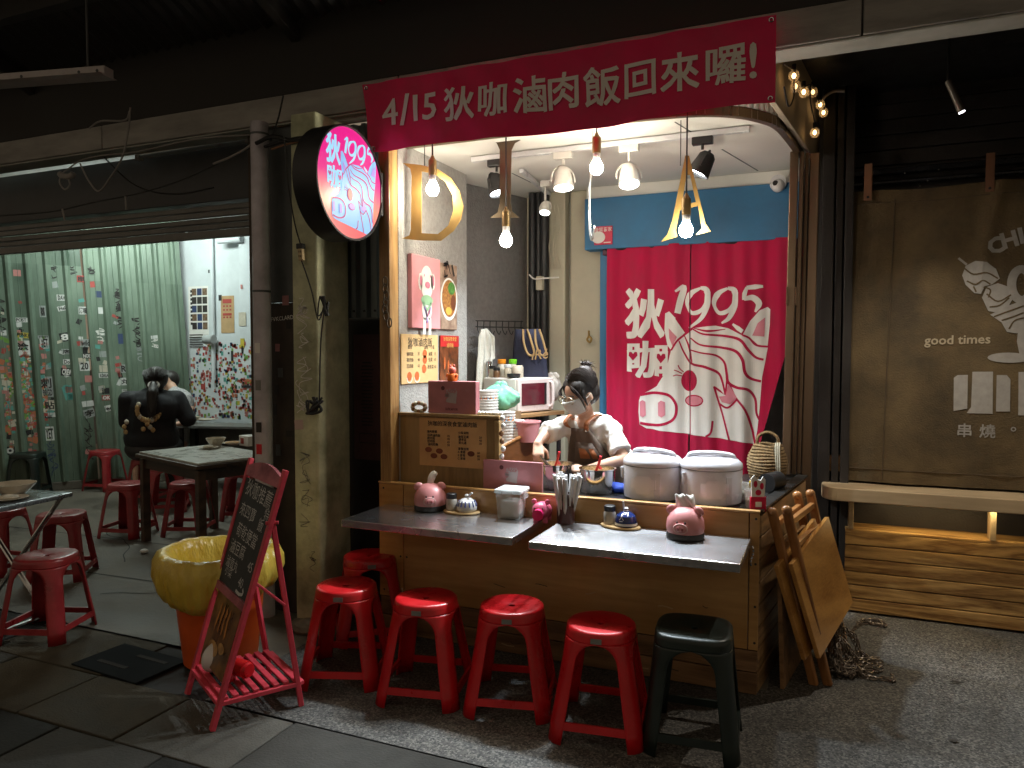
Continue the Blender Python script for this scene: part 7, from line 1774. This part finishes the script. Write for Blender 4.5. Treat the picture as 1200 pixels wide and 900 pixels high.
# ================================================================ CHAIN ON THE GROUND
ch = thing('steel_chain', 'heap of rusty steel chain on the ground beside the folded tables', 'chain', atz(1003, 790, 0))
cm = mat('chain_steel', (.20, .165, .135), .42, .75, var=.4, scale=30); mb = MB(); rng = random.Random(15)
def chain(pts):
    pts = [Vector(p) for p in pts]; acc = []; step = .026
    for a, b in zip(pts, pts[1:]):
        n_ = max(1, int((b-a).length/step))
        for k in range(n_): acc.append((a.lerp(b, k/n_), (b-a).normalized()))
    for k, (p, d_) in enumerate(acc):
        s_ = d_.orthogonal().normalized(); s_ = Matrix.Rotation(R(90*(k % 2)+rng.uniform(-40, 40)), 3, d_) @ s_
        mb.tube([p+d_*.018*math.cos(a)+s_*.010*math.sin(a) for a in [2*math.pi*i/10 for i in range(10)]], .0038, 5, closed=True)
top_ = at(980, 728, 4.12)
for k in range(34):
    g0 = atz(975+rng.uniform(-2, 28), 786+rng.uniform(-14, 8), 0); g1 = atz(985+rng.uniform(-6, 55), 785+rng.uniform(-16, 12), 0)
    m0 = Vector((g0.x, g0.y, .07+rng.uniform(-.04, .05))); chain(smoothline([top_+Vector((rng.uniform(-.02, .03), 0, rng.uniform(-.06, 0))), m0, Vector((g0.x+.03, g0.y, .02)), Vector((g1.x, g1.y, .012))], 4) if k < 12 else smoothline([Vector((g0.x, g0.y, rng.uniform(.012, .05))), Vector(((g0.x+g1.x)/2, (g0.y+g1.y)/2+rng.uniform(-.04, .04), rng.uniform(.012, .04))), Vector((g1.x, g1.y, .012))], 4))
chain(smoothline([atz(x, y, .010) for x, y in ((985, 775), (1010, 792), (1035, 795), (1047, 797), (1044, 790))], 4)); chain(smoothline([atz(x, y, .010) for x, y in ((998, 742), (1004, 734), (1014, 730), (1024, 731), (1037, 733), (1030, 728), (1012, 727), (1004, 731))], 4))
tag(mb.build('chain_links', cm, ch, True, world=True), kind='stuff')
lf = thing('dry_leaf', 'dark dry leaf lying on the pebble paving at the right', 'leaf', atz(1117, 800, .004)); MB().add([(-.02, 0, .0), (0, -.008, .006), (.025, .0, .002), (0, .01, .008), (.05, .012, .003)], [(0, 1, 3), (1, 2, 3), (2, 4, 3)]).build('blade', m_ink, lf)

# ================================================================ RESTAURANT NEXT DOOR
YP = 4.97
rs2 = thing('restaurant_front', 'dark shuttered restaurant front with black timber boarding', 'shop front', (1.2, 5.1, 0))
box('back_wall', (2.0, 5.34, 1.6), (4.2, .06, 3.6), m_blackwood, rs2, world=True)
for k in range(9): box('boarding', (2.0, 5.285, 2.62+.095*k), (4.1, .03, .090), m_blackwood, rs2, world=True, bevel=.004)
for x_, w_ in ((-.03, .07), (.035, .04), (.09, .05)): box('jamb', (x_, 5.16, 1.6), (w_, .24, 3.5), m_blackwood, rs2, world=True)
box('steel_rail', (2.0, 5.19, 2.705), (3.9, .06, .035), mat('rail_black', (.02, .02, .024), .2, .5), rs2, world=True); box('steel_rail', (2.0, 5.20, 2.64), (3.9, .05, .02), MATS['rail_black'], rs2, world=True)
box('soffit', (2.0, 4.5, 3.24), (4.4, 1.6, .05), m_black, rs2, world=True)
p0_, p1_ = at(996, 240, 5.12), at(987, 540, 5.12); bar('edge_trim', p0_, p1_, .014, .01, w_gold, rs2)
box('timber_block', at(974, 542, 5.08)-Vector((0, 0, .0)), (.11, .05, .10), w_side, rs2, world=True)
# three glints of fixings
for x, y in ((1060, 203), (1078, 218), (1087, 212), (1100, 199)): MB().ell(at(x, y, 5.155), (.006,)*3, 6, 5).build('screw_head', m_chrome, rs2, True, world=True)
# plank bench base
pk = thing('plank_bench', 'oak plank bench base with pale rounded seat board and lit ledge', 'bench', (1.2, YP, 0))
px0 = .10
for k in range(6):
    z0 = .012+.082*k; box('plank', ((px0+3.6)/2+.0, YP+.012, z0+.039), (3.6-px0, .024, .077), w_oak, pk, world=True, bevel=.004)
box('ledge_board', ((px0+3.6)/2, YP+.10, .508), (3.6-px0, .20, .018), w_oak, pk, world=True)
box('recess_back', ((px0+3.6)/2, YP+.20, .61), (3.6-px0, .02, .20), m_blackwood, pk, world=True)
seat = [(.98-.0, 4.80)]
pts_ = [(3.6, 4.80), (.22, 4.84)]+[(.14+.10*math.cos(a)-.08, 4.99+.15*math.sin(a)) for a in [R(-80-16*i) for i in range(10)]]+[(.02, 5.14), (3.6, 5.14)]
MB().prism(pts_, .705, .785).build('seat_board', w_bench, pk, world=True, bevel=.006)
for x_ in (.13, .87, 1.9): box('support', (x_, YP+.03, .611), (.03, .09, .186), w_bench, pk, world=True)
# light strip under the seat: it makes the ledge glow
ls_ = thing('under_seat_light', 'slim warm light strip under the restaurant seat board', 'lamp', (.62, 4.93, .6995))
box('channel', (0, 0, .0032), (.70, .02, .004), m_white, ls_); box('lit_strip', (0, 0, -.0005), (.68, .012, .003), glow('led_warm', (1.0, .78, .40), 55.0), ls_, bevel=0)
# brown cloth blind with straps and print
bl = thing('cloth_blind', 'brown canvas blind with pale printed lettering and a skewer drawing', 'blind', (1.1, 5.05, .79))
m_can = mat('brown_canvas', (.115, .080, .038), .95, var=.5, scale=3.2, bump=.5, bscale=110, detail=8)
bx0, bx1, bz0, bz1 = .105, 3.2, .80, 2.575
YBL = 5.06
def blf(x, z, off=0.0):
    e = (bz1-z)/(bz1-bz0); s2 = math.exp(-((x-.87+.19*e*1.4)/.05)**2)*max(0, .55-e)
    y = YBL+.010*math.sin(x*6+e*2)+.006*math.sin(x*17+e*4)-.06*s2+.012*math.sin(e*9+x*3)*.4
    dz = -.012*math.sin((x-.2)/.67*math.pi)**2*(1-e) if .2 < x else 0
    return Vector((x-.02*e, y-off, z+dz))
vs = []; fs = []; NU, NV = 130, 60
for j in range(NV+1):
    for i in range(NU+1): vs.append(blf(bx0+(bx1-bx0)*i/NU, bz1-(bz1-bz0)*j/NV))
for j in range(NV):
    for i in range(NU): fs.append((j*(NU+1)+i, (j+1)*(NU+1)+i, (j+1)*(NU+1)+i+1, j*(NU+1)+i+1))
MB().add(vs, fs).build('canvas', m_can, bl, True, world=True, ang=80)
def seam(nm, a, b, w=.012):
    pts = [blf(a[0]+(b[0]-a[0])*k/20, a[1]+(b[1]-a[1])*k/20, .003) for k in range(21)]; MB().tube(pts, .003, 5).build(nm, mat('seam_thread', (.10, .07, .04), .95), bl, True, world=True)
seam('seam', (.34, 2.52), (.32, .82)); seam('seam', (bx0+.02, 2.50), (bx1, 2.50)); seam('seam', (bx0, .88), (bx1, .88))
for x_ in (at(1017, 220, YBL).x, at(1159, 210, YBL).x): box('leather_strap', (x_, YBL-.03, 2.62), (.045, .006, .22), mat('strap_brown', (.22, .10, .05), .6, var=.2), bl, world=True); MB().cyl((x_, YBL-.036, 2.53), (x_, YBL-.032, 2.53), .008, n=10).build('rivet', m_black, bl, world=True)
m_bp = mat('blind_print', (.36, .34, .31), .9, var=.12, scale=30); m_bp2 = mat('blind_print_tan', (.46, .38, .26), .9, var=.12)
def bpx(x, y): p = at(x, y, YBL); return (p.x+.02*(bz1-p.z)/(bz1-bz0), p.z)
def btext(s, x, y, size, bold=.02, rot=0.0, sx=1.0): q = bpx(x, y); return move2(text2d(s, size, bold, sx), q[0], q[1], rot)
bcut = [('u', .2+.06*k) for k in range(34)]
bm0 = lambda o: (lambda a, b: blf(a, b, o))
decal('print_words', boldtext('good times', .075, .02, *bpx(1121, 399)), m_bp2, bl, bm0(.004), bcut)
decal('print_words', [btext('C', 1166, 288, .12, .045, .35), btext('H', 1182, 281, .12, .045, .28), btext('I', 1196, 276, .12, .045, .22), btext('C', 1212, 271, .12, .045, .15), btext('K', 1230, 269, .12, .045, .05)], m_bp, bl, bm0(.004), bcut)
decal('print_words', boldtext('串', .085, .022, *bpx(1130, 504))+boldtext('燒', .085, .016, *bpx(1157, 505))+boldtext('。', .085, .012, *bpx(1188, 503)), m_bp, bl, bm0(.004), bcut)
def bpoly(l): return poly2d([bpx(a, b) for a, b in l])
Zb = lambda l: [(960+a*.4444, 180+b*.4444) for a, b in l]
decal('print_blocks', [bpoly(Zb([(355, 590), (365, 583), (392, 583), (390, 672), (354, 678)])), bpoly(Zb([(404, 575), (458, 575), (457, 686), (388, 684), (400, 668)])), bpoly(Zb([(468, 584), (495, 584), (505, 595), (504, 680), (466, 680)])), bpoly(Zb([(527, 575), (600, 575), (600, 690), (526, 690)]))], m_bp, bl, bm0(.004), bcut)
sk = [bpoly(Zb(smz)) for smz in ([(376, 320), (385, 295), (410, 283), (440, 287), (465, 305), (475, 330), (455, 345), (435, 350), (425, 370), (408, 368), (385, 345)], [(428, 380), (440, 352), (470, 342), (500, 352), (512, 378), (500, 400), (470, 420), (445, 415)], [(450, 425), (500, 400), (540, 385), (600, 380), (600, 450), (520, 473), (495, 470), (480, 445)])]
decal('print_skewer', sk+[stroke2d([bpx(*q) for q in Zb([(366, 274), (388, 292)])], .012, 1)], m_bp, bl, bm0(.004), bcut)
lines = [[(380, 300), (405, 318), (440, 315), (470, 330)], [(388, 335), (410, 345), (430, 335), (450, 345)], [(405, 350), (412, 365)], [(440, 370), (470, 390), (505, 372)], [(448, 405), (475, 400), (500, 380)], [(460, 430), (500, 415), (540, 400)], [(480, 440), (510, 430), (540, 418)], [(500, 462), (515, 440), (540, 432)], [(432, 352), (450, 360), (445, 380)]]
decal('print_skewer_lines', [stroke2d([bpx(*q) for q in Zb(l)], .008, 4) for l in lines], m_can, bl, bm0(.0055), bcut)
decal('print_shapes', [bpoly([(1182+14*math.cos(a)*1.1, 334+20*math.sin(a)) for a in [2*math.pi*i/20 for i in range(20)]]) if False else stroke2d([bpx(1197+12*math.cos(a), 333+18*math.sin(a)) for a in [2*math.pi*i/20 for i in range(20)]], .045, 2, True), bpoly([(1183+26*math.cos(a), 419+6*math.sin(a)) for a in [2*math.pi*i/20 for i in range(20)]]), bpoly([(1194, 380), (1206, 385), (1206, 420), (1196, 418), (1192, 400)])], m_bp, bl, bm0(.004), bcut)
# slim spotlight under the soffit
q0, q1 = at(1111, 95, 4.35), at(1127, 131, 4.35)
sp2 = thing('cylinder_spotlight', 'slim dark cylinder spotlight hanging in front of the restaurant', 'lamp', q0)
MB().cyl(q0, q1, .016, .018, n=16).build('lamp_tube', mat('lamp_taupe', (.14, .12, .10), .4, .4), sp2, True, world=True)
MB().cyl(q1, q1+(q1-q0).normalized()*.004, .015, n=16).build('lens', glow('cool_lens', (.95, .95, 1), 6.0), sp2, True, world=True)
MB().cyl(q0, Vector((q0.x, q0.y, 3.22)), .006, n=6).build('stem', m_black, sp2, world=True)
ld = bpy.data.lights.new('lamp_light', 'SPOT'); ld.energy = 70; ld.color = (1, .90, .76); ld.spot_size = R(115); ld.spot_blend = .7; ld.shadow_soft_size = .02
lo = bpy.data.objects.new('lamp_light', ld); COL.objects.link(lo); lo.parent = sp2
dq = (Vector((.55, 4.0, 0))-q1).normalized(); lo.matrix_local = TM[sp2.name].inverted() @ (Matrix.Translation(q1+dq*.02) @ dq.to_track_quat('-Z', 'Y').to_matrix().to_4x4())
for k, (x, y) in enumerate(((1020, 110), (1033, 128))): pass
cw_ = thing('dangling_wire', 'short bent grey wire above the restaurant doorway', 'cable', at(975, 112, 5.0)); MB().tube(smoothline([at(963, 118, 4.95), at(968, 112, 4.95), at(978, 107, 4.95), at(990, 107, 4.95)]), .009, 6).build('wire', m_cablegrey, cw_, True, world=True)

# ================================================================ finer pieces go under the part they belong to
def basename(o): return o.name.split('.')[0]
def nest(part, *subs):
    """every thing: children named in subs move under the nearest child named part"""
    for t in [o for o in COL.objects if o.parent is None and o.type == 'EMPTY']:
        hosts = [c for c in t.children if basename(c) == part]
        if not hosts: continue
        def mid(o): return sum((Vector(c) for c in o.bound_box), Vector())/8
        hc = [(h, mid(h)) for h in hosts]
        for c in list(t.children):
            if basename(c) in subs and c not in hosts and c.rotation_euler.z == 0:
                m_ = mid(c); c.parent = min(hc, key=lambda q: (q[1]-m_).length)[0]
for spec in (('cloth_panel', 'print_white', 'print_lines', 'print_pink'), ('fabric', 'lettering', 'eyelet'), ('light_face', 'print_face', 'print_text', 'print_lines', 'print_lilac', 'print_cheek'),
             ('price_list', 'print_text', 'print_bowls'), ('steel_shelf', 'hinge_bracket', 'bolt', 'chain_link'), ('front_panel', 'screw', 'round_sticker', 'worn_lettering', 'scuff_mark'),
             ('sheet', 'print', 'print_text', 'print_bowls', 'print_bowl_rims', 'red_header', 'print_lantern', 'photo', 'screw'), ('canvas', 'print_pig', 'print_ruff', 'print_shade', 'print_violet', 'print_bowl', 'print_rice', 'print_greens', 'print_egg', 'print_strokes', 'print_words', 'print_blocks', 'print_skewer', 'print_skewer_lines', 'print_shapes', 'seam'),
             ('snout', 'nostril', 'snout_rim'), ('black_base', 'base_lettering'), ('seat', 'label_sticker'), ('cooker_body', 'control_panel', 'side_latch', 'body_seam', 'seam'), ('lid', 'handle', 'steam_vent', 'red_button'),
             ('oven_door', 'door_window', 'window_edge', 'door_handle'), ('blackboard', 'chalk_writing'), ('photo_panel', 'photo_print'), ('apron', 'pocket', 'leather_patch', 'strap', 'strap_button'), ('lamp_head', 'lens', 'yoke'),
             ('plate', 'slot', 'print'), ('socket_body', 'socket_cap', 'slot'), ('shaft', 'graffiti', 'sticker'), ('bracket_plate', 'bolt'), ('leather_strap', 'rivet'), ('sugar_pot', 'stripe', 'lid_knob', 'print', 'white_band', 'spoon'), ('shaker_glass', 'shaker_cap'),
             ('panel', 'print_logo', 'print_text'), ('bag_body', 'handle', 'lettering', 'bag_handle'), ('box_lid', 'clip'), ('bin_body', 'bag_liner', 'rubbish'), ('red_body', 'grip', 'mouth_piece'), ('cup', 'straw', 'contents'), ('hair', 'hair_bun', 'hair_locks', 'hair_tie'), ('pilaster', 'wire')):
    nest(*spec)
